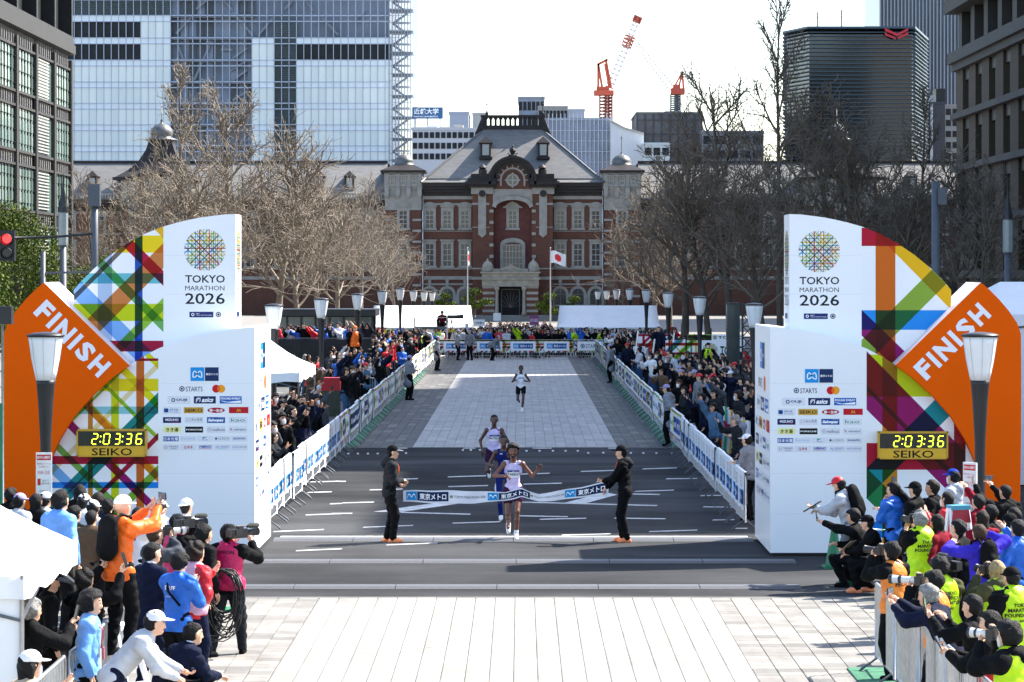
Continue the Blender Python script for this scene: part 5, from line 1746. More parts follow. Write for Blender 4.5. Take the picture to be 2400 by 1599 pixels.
def race_clock(uc, vc, label):
    """yellow clock board with black display; uc, vc = middle in the photo"""
    Y = YL - .12
    k = Y / F
    W, H = 163 * k, 64 * k
    e = empty('race_clock', (WX(uc, Y), Y, WZ(vc, Y)))
    part('housing', MB().box(-W / 2, -.06, -H / 2, W / 2, .1, H / 2), mat('clock_yellow', (0.70, 0.40, 0.012), .4, var=.03), e)
    part('display', MB().box(-W / 2 + .03, -.075, -H / 2 + .19, W / 2 - .03, -.05, H / 2 - .035), mat('clock_black', (0.012, 0.013, 0.012), .25, var=.1), e)
    s = Sheet((-W / 2, -.0755, -H / 2), (1, 0, 0), (0, 0, 1), .001)
    def X(x): return (x - 240) * .2551 * k
    def Z(y): return (1058 - y) * .2551 * k
    for d, x0, x1 in (('2', 378, 425), ('0', 484, 536), ('3', 588, 632), ('3', 690, 736), ('6', 782, 832)):
        seven(s, d, X(x0), Z(943), X(x1) - X(x0), Z(847) - Z(943), '#dff03c')
    for x in (460, 662):
        for y in (872, 920): s.disc(X(x + (895 - y) * .1), Z(y), 6.5 * .2551 * k, '#dff03c', 3, 10)
    m = s.mb.mesh('digits', emit('clock_digit', '#dcf030', 1.6))
    link(bpy.data.objects.new('digits', m), e)
    s = Sheet((-W / 2, -.0605, -H / 2), (1, 0, 0), (0, 0, 1), .001)
    s.text('SEIKO', X(378), Z(1047), X(748), Z(980), '#15130a', 2, .012)
    s.build('brand_lettering', e)
    fr = MB()
    for a, b, c, d in ((-W / 2, -H / 2, W / 2, -H / 2 + .02), (-W / 2, H / 2 - .02, W / 2, H / 2), (-W / 2, -H / 2, -W / 2 + .02, H / 2), (W / 2 - .02, -H / 2, W / 2, H / 2)):
        fr.box(a - .003, -.08, b - .003, c + .003, -.055, d + .003)
    part('frame_trim', fr, mat('clock_trim', (0.58, 0.33, 0.02), .4), e)
    part('mounting_bracket', MB().box(-W / 3, .09, -.06, -W / 3 + .06, .13, .06).box(W / 3 - .06, .09, -.06, W / 3, .13, .06), M_PLINTH, e)
    tag(e, label, 'clock')


def gantry(mir, label):
    e = empty('finish_gantry', (XM + (3.6 if mir else -3.6) , 52.8, 0))
    inv = Vector((-e.location.x, -e.location.y, 0))
    def prt(name, mb, mats):
        o = mb.build(name, mats, e); o.location = inv; return o
    # lower sponsor box
    al, al2 = LZ(ARC_L, YL, mir), LZ(ARC_L2, YL, mir)
    mb = MB(); mb.prism(al + [(al[-1][0], .06), (al[0][0], .06)], YL, YL + 3.3)
    prt('sponsor_box', mb, M_WHITEP)
    mb = MB(); mb.box(min(al[0][0], al[-1][0]) + .04, YL + .1, 0, max(al[0][0], al[-1][0]) - .04, YL + 3.2, .06)
    prt('plinth', mb, M_PLINTH)
    # upper tower
    au, au2 = LZ(ARC_U, YU, mir), LZ(ARC_U2, YU, mir)
    mb = MB(); mb.prism(au + [(au[-1][0], 3.0), (au[0][0], 3.0)], YU, YU + 1.06)
    prt('upper_tower', mb, M_WHITEP)
    # ribbon panels
    mb = MB(); mb.prism([au2[0]] + au2[1:] + [(au2[-1][0], 2.4), (au2[0][0], 2.4)], YU + .006, YU + .45)
    prt('upper_ribbon_backing', mb, M_WHITEP)
    mb = MB()
    for q in fan(al2, [(x, .05) for x, z in al2]): mb.prism(q, YL + .006, YL + .45)
    prt('lower_ribbon_backing', mb, M_WHITEP)
    bu = bands_to(YU, ZB5, .34, B_RU) if mir else bands_to(YU, ZB3, .2678, B_LU)
    bl = bands_to(YL, ZB5, .34, B_RL) if mir else bands_to(YL, ZB4, .2551, B_LL)
    polys = [au2 + [(au2[-1][0], 2.4), (au2[0][0], 2.4)]]
    o = ribbon_panel(polys, YU, bu, 'upper_ribbon_print', e); o.location = inv
    quads = fan(al2, [(x, .05) for x, z in al2])
    o = ribbon_panel(quads, YL, bl, 'lower_ribbon_print', e); o.location = inv
    if not mir:
        (xa, xb), (ya, yb), c = V_CRIM_LL
        pass
    # orange FINISH block
    og = LZ(ORANGE, YO, mir)
    mb = MB()
    n = len(og)
    vs = [(x, YO, z) for x, z in og] + [(x, YO + 1.7, z) for x, z in og]
    fr = tuple(range(n)); 
    a = sum(og[i][0] * og[(i + 1) % n][1] - og[(i + 1) % n][0] * og[i][1] for i in range(n))
    mb.add(vs, [fr if a > 0 else fr[::-1]], 0)
    mb.add(vs, [fr_ for fr_ in [tuple(range(n, 2 * n))[::-1] if a > 0 else tuple(range(n, 2 * n))]], 0)
    for i in range(n):
        j = (i + 1) % n
        top = i in (0,) 
        f = (i + n, j + n, j, i) if a > 0 else (i, j, j + n, i + n)
        mb.add(vs, [f], 1 if top else 0)
    prt('finish_arch', mb, [M_ORANGE, M_PEACH])
    # lettering FINISH along the diagonal
    k = YO / F
    if not mir:
        s = Sheet((WX(77, YO), YO, WZ(734, YO)), (.707, 0, -.707), (.707, 0, .707), .004)
    else:
        s = Sheet((WX(2172, YO), YO, WZ(893, YO)), (.707, 0, .707), (-.707, 0, .707), .004)
    x = 0.0
    for ch, w in (('F', 32), ('I', 11), ('N', 41), ('I', 11), ('S', 36), ('H', 37)):
        s.text(ch, x * k, 0, (x + w) * k, 46 * k, '#ececf2', 1, .045)
        x += w + 9.5
    o = s.build('finish_lettering', e); o.location = inv
    for q, Yq, vv in ((al, YL, (900, 1010, 1110, 1205)), (au, YU, (600, 690))):
        for v in vv: prt('panel_joint', MB().box(min(q[0][0], q[-1][0]), Yq - .0012, WZ(v, Yq), max(q[0][0], q[-1][0]), Yq + .01, WZ(v, Yq) + .005), mat('joint_grey', (.66, .67, .69), .5))
    # prints on the tower
    uc, vo = (1920, 4) if mir else (480, 0)
    s = Sheet((WX(uc, YU), YU, 0), (1, 0, 0), (0, 0, 1), .0015)
    k = YU / F
    def Z(v): return WZ(v + vo, YU)
    globe(s, 0, Z(586), 49 * k)
    s.text('TOKYO', -46 * k, Z(663), 47 * k, Z(645), INK, 1, .015)
    s.text('MARATHON', -46 * k, Z(681), 46 * k, Z(670), INK, 1)
    s.text('2026', -46 * k, Z(713), 47 * k, Z(687), INK, 1, .01)
    s.rect(-36 * k, Z(744), 20 * k, Z(731), '#1b2a66', 1)
    s.ring(-28 * k, Z(737.5), 2.2 * k, 3.6 * k, '#ffffff', 2, 10)
    s.text('ABBOTT', -21 * k, Z(736.6), -11 * k, Z(734.4), '#ffffff', 2); s.text('WORLD MARATHON MAJORS', -21 * k, Z(740.6), 17 * k, Z(738), '#ffffff', 2)
    s.disc(32 * k, Z(737.5), 6.3 * k, '#3a3b40', 1); s.disc(32 * k, Z(737.5), 4.4 * k, '#c9ccd2', 2); s.disc(32 * k, Z(737.5), 2.6 * k, '#26272c', 3)
    o = s.build('event_print', e); o.location = inv
    # narrow side of the upper tower carries the same emblem
    xs = au[0][0]
    if not mir: s = Sheet((xs, YU + .53, 0), (0, 1, 0), (0, 0, 1), .0015)
    else: s = Sheet((xs, YU + .53, 0), (0, -1, 0), (0, 0, 1), .0015)
    globe(s, 0, Z(590), .42)
    s.text('TOKYO', -.38, Z(663), .38, Z(645), INK, 1); s.text('MARATHON', -.38, Z(681), .38, Z(670), INK, 1); s.text('2026', -.38, Z(713), .38, Z(687), INK, 1)
    s.rect(-.3, Z(744), .15, Z(731), '#1b2a66', 1)
    o = s.build('side_event_print', e); o.location = inv
    # sponsors in front and on the side facing the course
    s = Sheet((WX(uc, YL), YL, 0), (1, 0, 0), (0, 0, 1), .0015)
    sponsors(s, 0, WZ(958 + vo, YL), .2551 * YL / F)
    o = s.build('sponsor_print', e); o.location = inv
    xs = al[0][0]
    s = Sheet((xs, YL + 1.62, 0), (0, -1 if mir else 1, 0), (0, 0, 1), .0015)
    sponsors(s, 0, 2.32, .2551 * YL / F * 1.94)
    o = s.build('side_sponsor_print', e); o.location = inv
    tag(e, label, 'gantry')


gantry(False, 'finish gantry half with narrow multicoloured ribbons beside the stepladder crowd and pale awning')
gantry(True, 'finish gantry half with wide multicoloured ribbons above the yellow vested photographers')
race_clock(262.5, 1038, 'yellow race clock on the narrow ribbon panel behind white caps')
race_clock(2139, 1043.5, 'yellow race clock on the wide ribbon panel above the red cap')

# ================================================================== street furniture and event equipment
M_BLACKM = mat('black_metal', (0.018, 0.018, 0.02), 0.45, metal=0.2, var=0.15, scale=3)
M_LANTERN = mat('opal_lantern', (0.80, 0.80, 0.79), 0.5, var=0.05, scale=2.5, trans=0.0)
M_GALV = mat('galvanised_steel', (0.46, 0.47, 0.48), 0.38, metal=0.75, var=0.15, scale=9)
M_GREYP = mat('grey_pole', (0.085, 0.095, 0.11), 0.5, metal=0.2, var=0.08)
M_TENT = mat('white_canvas', (0.78, 0.78, 0.77), 0.7, var=0.05, scale=1.2, bump=0.25, bscale=1.6)
M_TENTB = mat('pale_canvas', (0.66, 0.67, 0.69), 0.7, var=0.05, scale=1.2, bump=0.25, bscale=1.6)

# --- lamp posts
_pole = MB().lathe([(.17, 0), (.17, .12), (.11, .2), (.09, .5), (.082, 1.9), (.09, 2.3), (.125, 2.9), (.15, 3.2), (.162, 3.26)], n=14).mesh('pole', M_BLACKM, True)
_lan = MB().lathe([(.155, 3.26), (.185, 3.4), (.225, 3.6), (.262, 3.85), (.278, 3.97)], n=20).mesh('lantern', M_LANTERN, True)
_lid = MB().lathe([(.30, 3.965), (.312, 3.98), (.305, 4.0), (.2, 4.03), (.05, 4.045)], n=20).mesh('lid', M_BLACKM, True)
_rib = MB()
for k in range(8):
    t = 2 * math.pi * k / 8
    _rib.tube([(.158 * math.cos(t), .158 * math.sin(t), 3.28), (.228 * math.cos(t), .228 * math.sin(t), 3.6), (.281 * math.cos(t), .281 * math.sin(t), 3.96)], .0045, 4)
_ribm = _rib.mesh('seam', mat('lantern_seam', (.5, .5, .5), .5))
ORD = ['first', 'second', 'third', 'fourth', 'fifth', 'sixth', 'seventh', 'eighth', 'ninth', 'tenth', 'eleventh', 'twelfth', 'thirteenth', 'fourteenth', 'fifteenth', 'sixteenth', 'seventeenth', 'eighteenth', 'nineteenth', 'twentieth']
def ordw(i): return ORD[i] if i < 20 else '%d%s' % (i + 1, 'th' if 10 <= (i + 1) % 100 <= 20 else {1: 'st', 2: 'nd', 3: 'rd'}.get((i + 1) % 10, 'th'))
def lamp(X, Y, z, label):
    e = empty('street_lamp', (X, Y, z))
    inst('pole', _pole, e); l = inst('lantern', _lan, e); inst('lid', _lid, e); inst('seam', _ribm, l)
    tag(e, label, 'lamp', 'lamp posts along the plaza')
for k, (u, Y) in enumerate([(107, 47), (642, 90.5), (753, 112), (838, 137), (896, 161), (938, 186), (969, 208), (994, 231), (1013, 253)]):
    zt = {6: 3.72, 7: 3.5, 8: 3.3}.get(k, 4.0)
    lamp(WX(u, Y), Y, zt - 4.0, 'black lamp post with white lantern in front of the orange block with narrow ribbons' if k == 0 else 'black lamp post with white lantern, %s behind the white tower on the sunlit side' % ordw(k - 1))
for k, (u, Y) in enumerate([(2297, 47), (1768, 92.5), (1640, 120), (1566, 146), (1515, 171), (1476, 198), (1445, 222), (1422, 246), (1401, 268)]):
    zt = {5: 3.9, 6: 3.72, 7: 3.5, 8: 3.3}.get(k, 4.0)
    lamp(WX(u, Y), Y, zt - 4.0, 'black lamp post with white lantern in front of the orange block with wide ribbons' if k == 0 else 'black lamp post with white lantern, %s behind the white tower on the shaded side' % ordw(k - 1))

# --- steel crowd barriers
BL = 1.98
_fr = MB()
_fr.tube([(.03, 0, .16), (.03, 0, 1.04), (.09, 0, 1.1), (BL - .09, 0, 1.1), (BL - .03, 0, 1.04), (BL - .03, 0, .16)], .02, 6)
_fr.tube([(.03, 0, .2), (BL - .03, 0, .2)], .016, 6)
_brm = MB()
for k in range(1, 19):
    _brm.tube([(.03 + (BL - .06) * k / 19, 0, .2), (.03 + (BL - .06) * k / 19, 0, 1.1)], .008, 4, cap=False)
_ft = MB().tube([(0, -.24, .01), (0, -.21, .05), (0, 0, .2), (0, .21, .05), (0, .24, .01)], .017, 5)
ME_FR, ME_BR, ME_FT = _fr.mesh('frame', M_GALV, True), _brm.mesh('bars', M_GALV, True), _ft.mesh('foot', M_GREYP, True)

CHIPS = [('MIZUHO', '#12245c', '#ffffff'), ('SEIKO', '#d2a23c', '#14151c'), ('asics', '#10295c', '#ffffff'), ('POCARI SWEAT', '#1462b4', '#ffffff'), ('STARTS', '#e8e9ee', '#12305e'), ('Salonpas', '#12529c', '#ffffff'), ('第一生命', '#b01226', '#ffffff'), ('kao', '#e8e9ee', '#1f8a64'), ('PORSCHE', '#0c0c0e', '#ffffff'), ('日本光電', '#1f4f9e', '#ffffff'), ('きき湯', '#ecec9e', '#4a3a20'), ('OUJI', '#e8e9ee', '#12305e')]
EDGE = ['#e7c21e', '#3a9f6a', '#2d8fd0', '#d8662a', '#b01840', '#9cc23a']
def banner_mesh(kind, seed):
    """cloth sleeve over the upper part of a barrier, printed on the front (-y)"""
    rr = random.Random(seed)
    mb = MB()
    z0, z1 = .40, 1.14
    N = 10
    for k in range(N):                                # slightly slack cloth
        xa, xb = .01 + (BL - .02) * k / N, .01 + (BL - .02) * (k + 1) / N
        ya, yb = -.032 - .012 * math.sin(k * 1.9 + seed), -.032 - .012 * math.sin((k + 1) * 1.9 + seed)
        za, zb = z0 + .018 * math.sin(k * 1.3 + seed), z0 + .018 * math.sin((k + 1) * 1.3 + seed)
        c = (0.74, 0.75, 0.77)
        mb.add([(xa, ya, za), (xb, yb, zb), (xb, yb * .7, z1), (xa, ya * .7, z1), (xa, .03, z1 + .003), (xb, .03, z1 + .003), (xa, .04, z0 + .1), (xb, .04, z0 + .1)],
               [(0, 1, 2, 3), (3, 2, 5, 4), (4, 5, 7, 6)], 0, c)
    s = Sheet((0, -.047, 0), (1, 0, 0), (0, 0, 1), .001)
    s.mb = mb
    if kind == 'white':
        for x in (.5, 1.48):
            s.rect(x - .30, .50, x + .30, .78, '#2d8fd0', 1); s.rect(x - .04, .50, x + .30, .78, '#123a78', 2)
            heart_m(s, x - .17, .64, .22, l=3)
            s.text('東京メトロ', x - .01, .60, x + .27, .68, '#ffffff', 3)
            s.text('TOKYO', x - .2, .97, x + .2, 1.05, '#6a6d78', 1, .0); s.text('MARATHON', x - .2, .91, x + .2, .955, '#6a6d78', 1); s.text('2026', x - .2, .84, x + .2, .895, '#6a6d78', 1)
    elif kind == 'chips':
        for k in range(14):
            s.rect(.02 + k * .14, 1.07, .02 + (k + 1) * .14, 1.135, rr.choice(EDGE), 1)
            s.rect(.02 + k * .14, .40, .02 + (k + 1) * .14, .45, rr.choice(EDGE), 1)
        for k in range(3):
            t, bg, fg = rr.choice(CHIPS)
            x = .08 + k * .63
            s.rect(x, .55, x + .56, .98, bg, 1)
            s.text(t, x + .05, .68, x + .51, .85, fg, 2, .02)
    else:
        poly = [(.01, .40), (BL - .01, .40), (BL - .01, 1.135), (.01, 1.135)]
        bands = []
        for k in range(26):
            a = rr.choice([0, 90, 45, -45])
            cx_, cy_ = rr.uniform(0, BL), rr.uniform(.4, 1.14)
            bands.append(((cx_, cy_), (cx_ + math.cos(R(a)), cy_ + math.sin(R(a))), rr.uniform(.03, .09), rr.choice(EDGE)))
        for p, c in weave(poly, bands, base=(.74, .75, .77), tiny=2e-5):
            if c != (.74, .75, .77): s.poly(p, c, 1)
        if kind in ('metro', 'starts'):
            s.rect(.25, .50, 1.72, 1.04, '#f2f3f6', 2)
            if kind == 'metro':
                s.rect(.42, .62, .74, .92, '#0d92d8', 3); heart_m(s, .58, .77, .28, l=4); s.rect(.75, .62, 1.56, .92, '#1d5596', 3); s.text('東京メトロ', .82, .69, 1.49, .85, '#ffffff', 4, .015)
            else:
                s.disc(.56, .77, .13, NAVY, 3); s.disc(.56, .77, .09, '#f2f3f6', 4); s.disc(.56, .77, .055, NAVY, 5); s.text('STARTS', .74, .66, 1.55, .88, NAVY, 3)
    return mb.mesh('banner', print_mat('banner_cloth', .7))
BAN = {'white': [banner_mesh('white', k) for k in range(2)], 'chips': [banner_mesh('chips', 10 + k) for k in range(5)], 'weave': [banner_mesh('weave', 20)], 'metro': [banner_mesh('metro', 30)], 'starts': [banner_mesh('starts', 31)]}
def barrier(X, Y, rz, label, ban=None, group=None, z=0.0):
    e = empty('crowd_barrier', (X, Y, z), rz)
    inst('frame', ME_FR, e); tag(inst('bars', ME_BR, e), kind='stuff')
    for x in (.25, BL - .25): inst('foot', ME_FT, e, (x, 0, 0))
    if ban: inst('banner', ban, e)
    tag(e, label, 'barrier', group)
_r = random.Random(77)
for side, X0 in ((-1, -4.9), (1, 4.35)):
    Y, k = 56.2, 0
    while Y < 166:
        kind = 'white' if Y < 77 else ('weave' if Y > 150 and k % 2 else 'chips')
        bm = _r.choice(BAN[kind])
        w = {'white': 'white banner with blue boxes', 'chips': 'sponsor logo banner', 'weave': 'multicoloured ribbon banner'}[kind]
        lab = 'steel barrier with %s, %s along the %s side of the course' % (w, ordw(k), 'sunny' if side < 0 else 'shaded')
        X = X0 + _r.uniform(-.03, .03)
        if side < 0: barrier(X, Y, R(90) + _r.uniform(-.02, .02), lab, bm, 'bannered barriers on the sunny side')
        else: barrier(X, Y + BL, R(-90) + _r.uniform(-.02, .02), lab, bm, 'bannered barriers on the shaded side')
        Y += BL + .04; k += 1
for k in range(5):
    barrier(-4.72 + k * 1.94, 168 , 0, 'steel barrier closing the far end of the course, %s from the sunny side' % ordw(k), BAN['starts' if k == 4 else 'metro'][0], 'barriers closing the far end')
for k in range(6):
    barrier(4.47, 36.5 - k * 2.02, R(-90) + _r.uniform(-.015, .015), 'bare galvanised barrier before the photographers in yellow vests, %s from the far end' % ordw(k), None, 'bare barriers before the photographers')
for k in range(3):
    barrier(-4.63, 31.9 - k * 2.15, R(90) + _r.uniform(-.02, .02), 'bare galvanised barrier behind the light blue jacket, %s from the far end' % ordw(k), None, 'bare barriers behind the light blue jacket')
barrier(-7.35, 107.8, 0, 'bare steel barrier across the gap beside the lanyard wearing guests')

# --- tents
def frame_tent(name, label, x0, y0, x1, y1, ze, zr, ridge=0.0, walls=(), zbase=0.0, m_=None, val=.28, cat='tent'):
    cx, cy = (x0 + x1) / 2, (y0 + y1) / 2
    e = empty(name, (cx, cy, zbase))
    a, b, c, d = (x0 - cx, y0 - cy), (x1 - cx, y0 - cy), (x1 - cx, y1 - cy), (x0 - cx, y1 - cy)
    m_ = m_ or M_TENT
    n = 8
    mb = MB()
    P = [(-ridge, 0), (ridge, 0)]
    rid = lambda x: max(-ridge, min(ridge, x))
    per = []
    for (p, q) in ((a, b), (b, c), (c, d), (d, a)):
        for k in range(n): per.append((p[0] + (q[0] - p[0]) * k / n, p[1] + (q[1] - p[1]) * k / n, k))
    rows = 5
    vs = []
    for j in range(rows + 1):
        t = j / rows
        for (x, y, k) in per:
            px_, py_ = rid(x), 0
            sag = -.10 * math.sin(math.pi * t) * (ze and 1) * (1 if 0 < t < 1 else 0) - .05 * math.sin(math.pi * k / n) * (1 - t)
            vs.append((x + (px_ - x) * t, y + (py_ - y) * t, ze + (zr - ze) * t + sag))
    N_ = len(per)
    fs = [(j * N_ + k, j * N_ + (k + 1) % N_, (j + 1) * N_ + (k + 1) % N_, (j + 1) * N_ + k) for j in range(rows) for k in range(N_)]
    mb.add(vs, fs)
    mb.build('canopy', m_, e, True)
    vb = MB()
    vv = [(x, y, ze - .05 * math.sin(math.pi * k / n)) for x, y, k in per] + [(x * 1.005, y * 1.005, ze - val - .04 * math.sin(k * 2.3)) for x, y, k in per]
    vb.add(vv, [(k + N_, (k + 1) % N_ + N_, (k + 1) % N_, k) for k in range(N_)])
    vb.build('valance', m_, e, True)
    for (x, y) in (a, b, c, d):
        MB().tube([(x * .99, y * .99, 0), (x * .99, y * .99, ze)], .022, 6).build('leg', M_GALV, e, True)
    tr = MB()
    for (p, q) in ((a, b), (b, c), (c, d), (d, a)):
        tr.bar((p[0] * .985, p[1] * .985, ze - .45), ((p[0] + q[0]) / 2 * .985, (p[1] + q[1]) / 2 * .985, ze - .05), .03)
        tr.bar((q[0] * .985, q[1] * .985, ze - .45), ((p[0] + q[0]) / 2 * .985, (p[1] + q[1]) / 2 * .985, ze - .05), .03)
    tr.build('brace', M_GREYP, e)
    for w in walls:
        p, q = {'front': (a, b), 'right': (b, c), 'back': (c, d), 'left': (d, a)}[w]
        wm = MB(); K_ = 24
        vs = []
        for k in range(K_ + 1):
            t = k / K_
            x, y = p[0] + (q[0] - p[0]) * t, p[1] + (q[1] - p[1]) * t
            nx, ny = (q[1] - p[1]), -(q[0] - p[0])
            L_ = math.hypot(nx, ny); wv = .05 * math.sin(k * 1.7) + .03 * math.sin(k * .7)
            vs += [(x * .97 + nx / L_ * wv, y * .97 + ny / L_ * wv, .03), (x * .98, y * .98, ze - .08)]
        wm.add(vs, [(2 * k, 2 * k + 2, 2 * k + 3, 2 * k + 1) for k in range(K_)])
        wm.build('side_wall', m_, e, True)
    tag(e, label, cat)
    return e
frame_tent('marquee', 'long white marquee behind the crowd beside the camera platform', WX(872, 192), 188.5, WX(1107, 190), 195, 1.95, 3.3, 3.2, ('front', 'right', 'left'), -.45, val=.1)
frame_tent('marquee', 'long white marquee behind the crowd beside the flying flag', WX(1308, 190), 188.5, WX(1542, 192), 195, 1.95, 3.3, 3.2, ('front', 'right', 'left'), -.45, val=.1)
frame_tent('awning_tent', 'small white awning tent behind the sunny barrier crowd', -9.6, 83.2, -6.35, 89.8, 2.15, 3.1, 0.4, (), 0)
frame_tent('awning_tent', 'bright white awning tent in the corner beside the man in a black coat', -8.3, 28.6, -4.9, 32.1, 2.02, 3.35, 0.0, ('front',), 0, val=.24)
frame_tent('marquee', 'pale canvas marquee roof behind the orange block with wide ribbons', 10.6, 68, 17.6, 76, 4.05, 4.78, 2.2, ('front', 'left'), 0, M_TENTB)
frame_tent('awning_tent', 'lavender canvas tent at the edge behind the orange block', 10.9, 58, 15, 62, 3.2, 4.1, 0.3, ('front', 'left'), 0, mat('lavender_canvas', (.58, .55, .68), .7, var=.05))

# --- flags
def flagpole(u, label, angle, Yp=322):
    X = WX(u, Yp)
    e = empty('flagpole', (X, Yp, -.6))
    h = WZ(580, Yp) + .6
    MB().lathe([(.09, 0), (.07, 1), (.045, h - .1), (.09, h - .08), (.07, h)], n=10).build('pole', mat('white_pole', (.62, .62, .62), .4), e, True)
    fl = empty('flag', (0, 0, h - 1.75), R(angle), e)
    W, H, nx, nz = 1.85, 1.35, 24, 12
    mb = MB(); vs = []
    for j in range(nz + 1):
        for i in range(nx + 1):
            s = i / nx
            vs.append((s * W * .92, .16 * s * math.sin(s * 7 + j * .12), j / nz * H - .38 * s * s + .06 * math.sin(s * 6)))
    fs, ms = [], []
    for j in range(nz):
        for i in range(nx):
            fs.append((j * (nx + 1) + i, j * (nx + 1) + i + 1, (j + 1) * (nx + 1) + i + 1, (j + 1) * (nx + 1) + i))
            ms.append(1 if math.hypot((i + .5) / nx * W - W / 2, (j + .5) / nz * H - H / 2) < H * .3 else 0)
    mb.add(vs, fs); mb.m = ms
    o = mb.build('flag_cloth', [mat('flag_white', (.80, .80, .80), .7, var=.03), mat('flag_red', (.62, .012, .02), .7, var=.03)], fl, True)
    tag(e, label, 'flagpole')
flagpole(1096, 'white flagpole with the flag hanging edge on', 87)
flagpole(1290, 'white flagpole with a white flag and red disc flying', -8)

# --- traffic light, poles
tl = empty('traffic_light', (WX(222, 85), 85, 0))
MB().lathe([(.16, 0), (.13, .5), (.105, 5), (.10, 7.55)], n=10).build('pole', M_GREYP, tl, True)
MB().tube([(0, -.05, 6.15), (-1.2, -.1, 6.05), (-2.55, -.1, 6.02)], .04, 6).build('arm', M_BLACKM, tl, True)
hx = WX(20, 85) - WX(222, 85)
hd = MB().box(hx - .2, -.28, 5.35, hx + .22, .0, 6.25)
for zz in (6.0, 5.6): hd.tube([(hx, -.28, zz + .0), (hx, -.46, zz - .02)], .165, 12, cap=False)
hd.build('signal_head', M_BLACKM, tl)
MB().prism([(hx + .13 * math.cos(2 * math.pi * k / 14), 6.0 + .13 * math.sin(2 * math.pi * k / 14)) for k in range(14)], -.31, -.28).build('red_lens', emit('red_signal', '#ff2020', 3.0), tl)
MB().prism([(hx + .13 * math.cos(2 * math.pi * k / 14), 5.6 + .13 * math.sin(2 * math.pi * k / 14)) for k in range(14)], -.31, -.28).build('unlit_lens', mat('dark_lens', (.03, .03, .032), .2), tl)
MB().box(-.17, -.17, 6.95, .17, .1, 7.6).build('antenna_box', M_GREYP, tl)
tag(tl, 'grey traffic light pole with black arm and a red signal', 'traffic light')
def spire(u, Y, vt, label, w=.3):
    e = empty('lantern_column', (WX(u, Y), Y, 0))
    zt = WZ(vt, Y)
    MB().lathe([(w * .62, 0), (w * .5, .8), (w * .45, zt - 2.9)], n=8).build('post', M_GREYP, e, True)
    MB().lathe([(w * .62, zt - 2.9), (w * .68, zt - 2.8), (w * .68, zt - 1.6), (w * .62, zt - 1.55)], n=8).build('lantern', mat('lantern_glass', (.25, .28, .28), .3), e)
    MB().lathe([(w * .78, zt - 1.55), (w * .7, zt - 1.35), (w * .55, zt - 1.2), (w * .12, zt - .5), (.02, zt)], n=8).build('spire', M_BLACKM, e)
    tag(e, label, 'lantern column')
spire(148, 118, 408, 'dark spired lantern column in front of the green glass block')
spire(2362, 118, 425, 'dark spired lantern column in front of the brown tiled block')
gp = empty('utility_pole', (WX(2193, 100), 100, 0))
MB().lathe([(.17, 0), (.15, 3), (.14, WZ(425, 100))], n=10).build('pole', M_GREYP, gp, True)
MB().box(.05, -.2, WZ(480, 100), .35, .1, WZ(440, 100)).build('equipment_box', M_GREYP, gp)
tag(gp, 'plain grey utility pole rising above the marquee roof', 'pole')
sp_ = empty('street_pole', (WX(101, 95), 95, 0))
MB().lathe([(.1, 0), (.08, WZ(590, 95))], n=8).build('pole', M_GREYP, sp_, True)
MB().tube([(0, 0, WZ(640, 95)), (1.6, 0, WZ(638, 95))], .04, 6).build('arm', M_GREYP, sp_)
tag(sp_, 'thin dark pole with a side arm behind the orange arch', 'pole')
ms = empty('mast_stand', (WX(6, 46), 46, 0))
MB().tube([(0, 0, 0), (0, 0, WZ(735, 46))], .022, 6).build('mast', M_GALV, ms, True)
for k in range(3):
    MB().tube([(0, 0, .8), (.5 * math.cos(k * 2.1), .5 * math.sin(k * 2.1), .01)], .014, 5).build('leg', M_BLACKM, ms)
MB().box(-.09, -.12, WZ(760, 46), .16, .1, WZ(718, 46)).build('sensor_box', M_BLACKM, ms)
tag(ms, 'thin metal mast with a black sensor box beside the orange arch', 'mast')
gn = MB()
vs = []
for k in range(9): vs += [(-.55 + k * .09, .06 * math.sin(k * 1.4), .02), (-.55 + k * .09, .06 * math.sin(k * 1.4 + .5), WZ(945, 45))]
gn.add(vs, [(2 * k, 2 * k + 2, 2 * k + 3, 2 * k + 1) for k in range(8)])
tag(gn.build('green_screen_net', mat('green_net', (.03, .20, .09), .8, var=.2, scale=4), None, True, loc=(WX(12, 45) - .2, 45, 0)), 'hanging green net at the edge of the crowd', 'net')

# --- notice boards on the near lamp posts
def notice(X, Y, zc, w, h, rz, label):
    e = empty('notice_board', (X, Y, 0), rz)
    MB().box(-w / 2, -.015, zc - h / 2, w / 2, .015, zc + h / 2).build('board', mat('notice_white', (.74, .74, .74), .5), e)
    MB().box(-.02, .015, 0, .02, .045, zc + h / 2).build('post', M_GALV, e)
    s = Sheet((-w / 2, -.015, zc - h / 2), (1, 0, 0), (0, 0, 1), .0015)
    s.rect(w * .06, h * .82, w * .94, h * .95, '#c03030', 1)
    s.text('競技中のため横断不可', w * .1, h * .85, w * .9, h * .92, '#ffffff', 2, .01)
    s.text('横断の場合はフォトブリッジ', w * .08, h * .71, w * .92, h * .76, '#c03030', 1)
    s.text('をより横断ください', w * .2, h * .64, w * .8, h * .69, '#c03030', 1)
    s.text('10:00~12:00', w * .12, h * .48, w * .88, h * .57, '#c03030', 1)
    s.rect(w * .1, h * .22, w * .3, h * .38, '#c03030', 1); s.text('SAGAバス', w * .4, h * .31, w * .8, h * .36, '#333333', 1); s.text('乗換の方は右側へ', w * .36, h * .24, w * .9, h * .29, '#333333', 1)
    s.text('TOKYO MARATHON', w * .22, h * .06, w * .78, h * .1, '#444444', 1)
    s.build('notice_print', e)
    tag(e, label, 'notice')
notice(WX(103, 45.5), 45.5, WZ(1110, 45.5), 37 * 45.5 / F, 98 * 45.5 / F, R(4), 'white notice board with red lettering on the lamp post by the narrow ribbons')
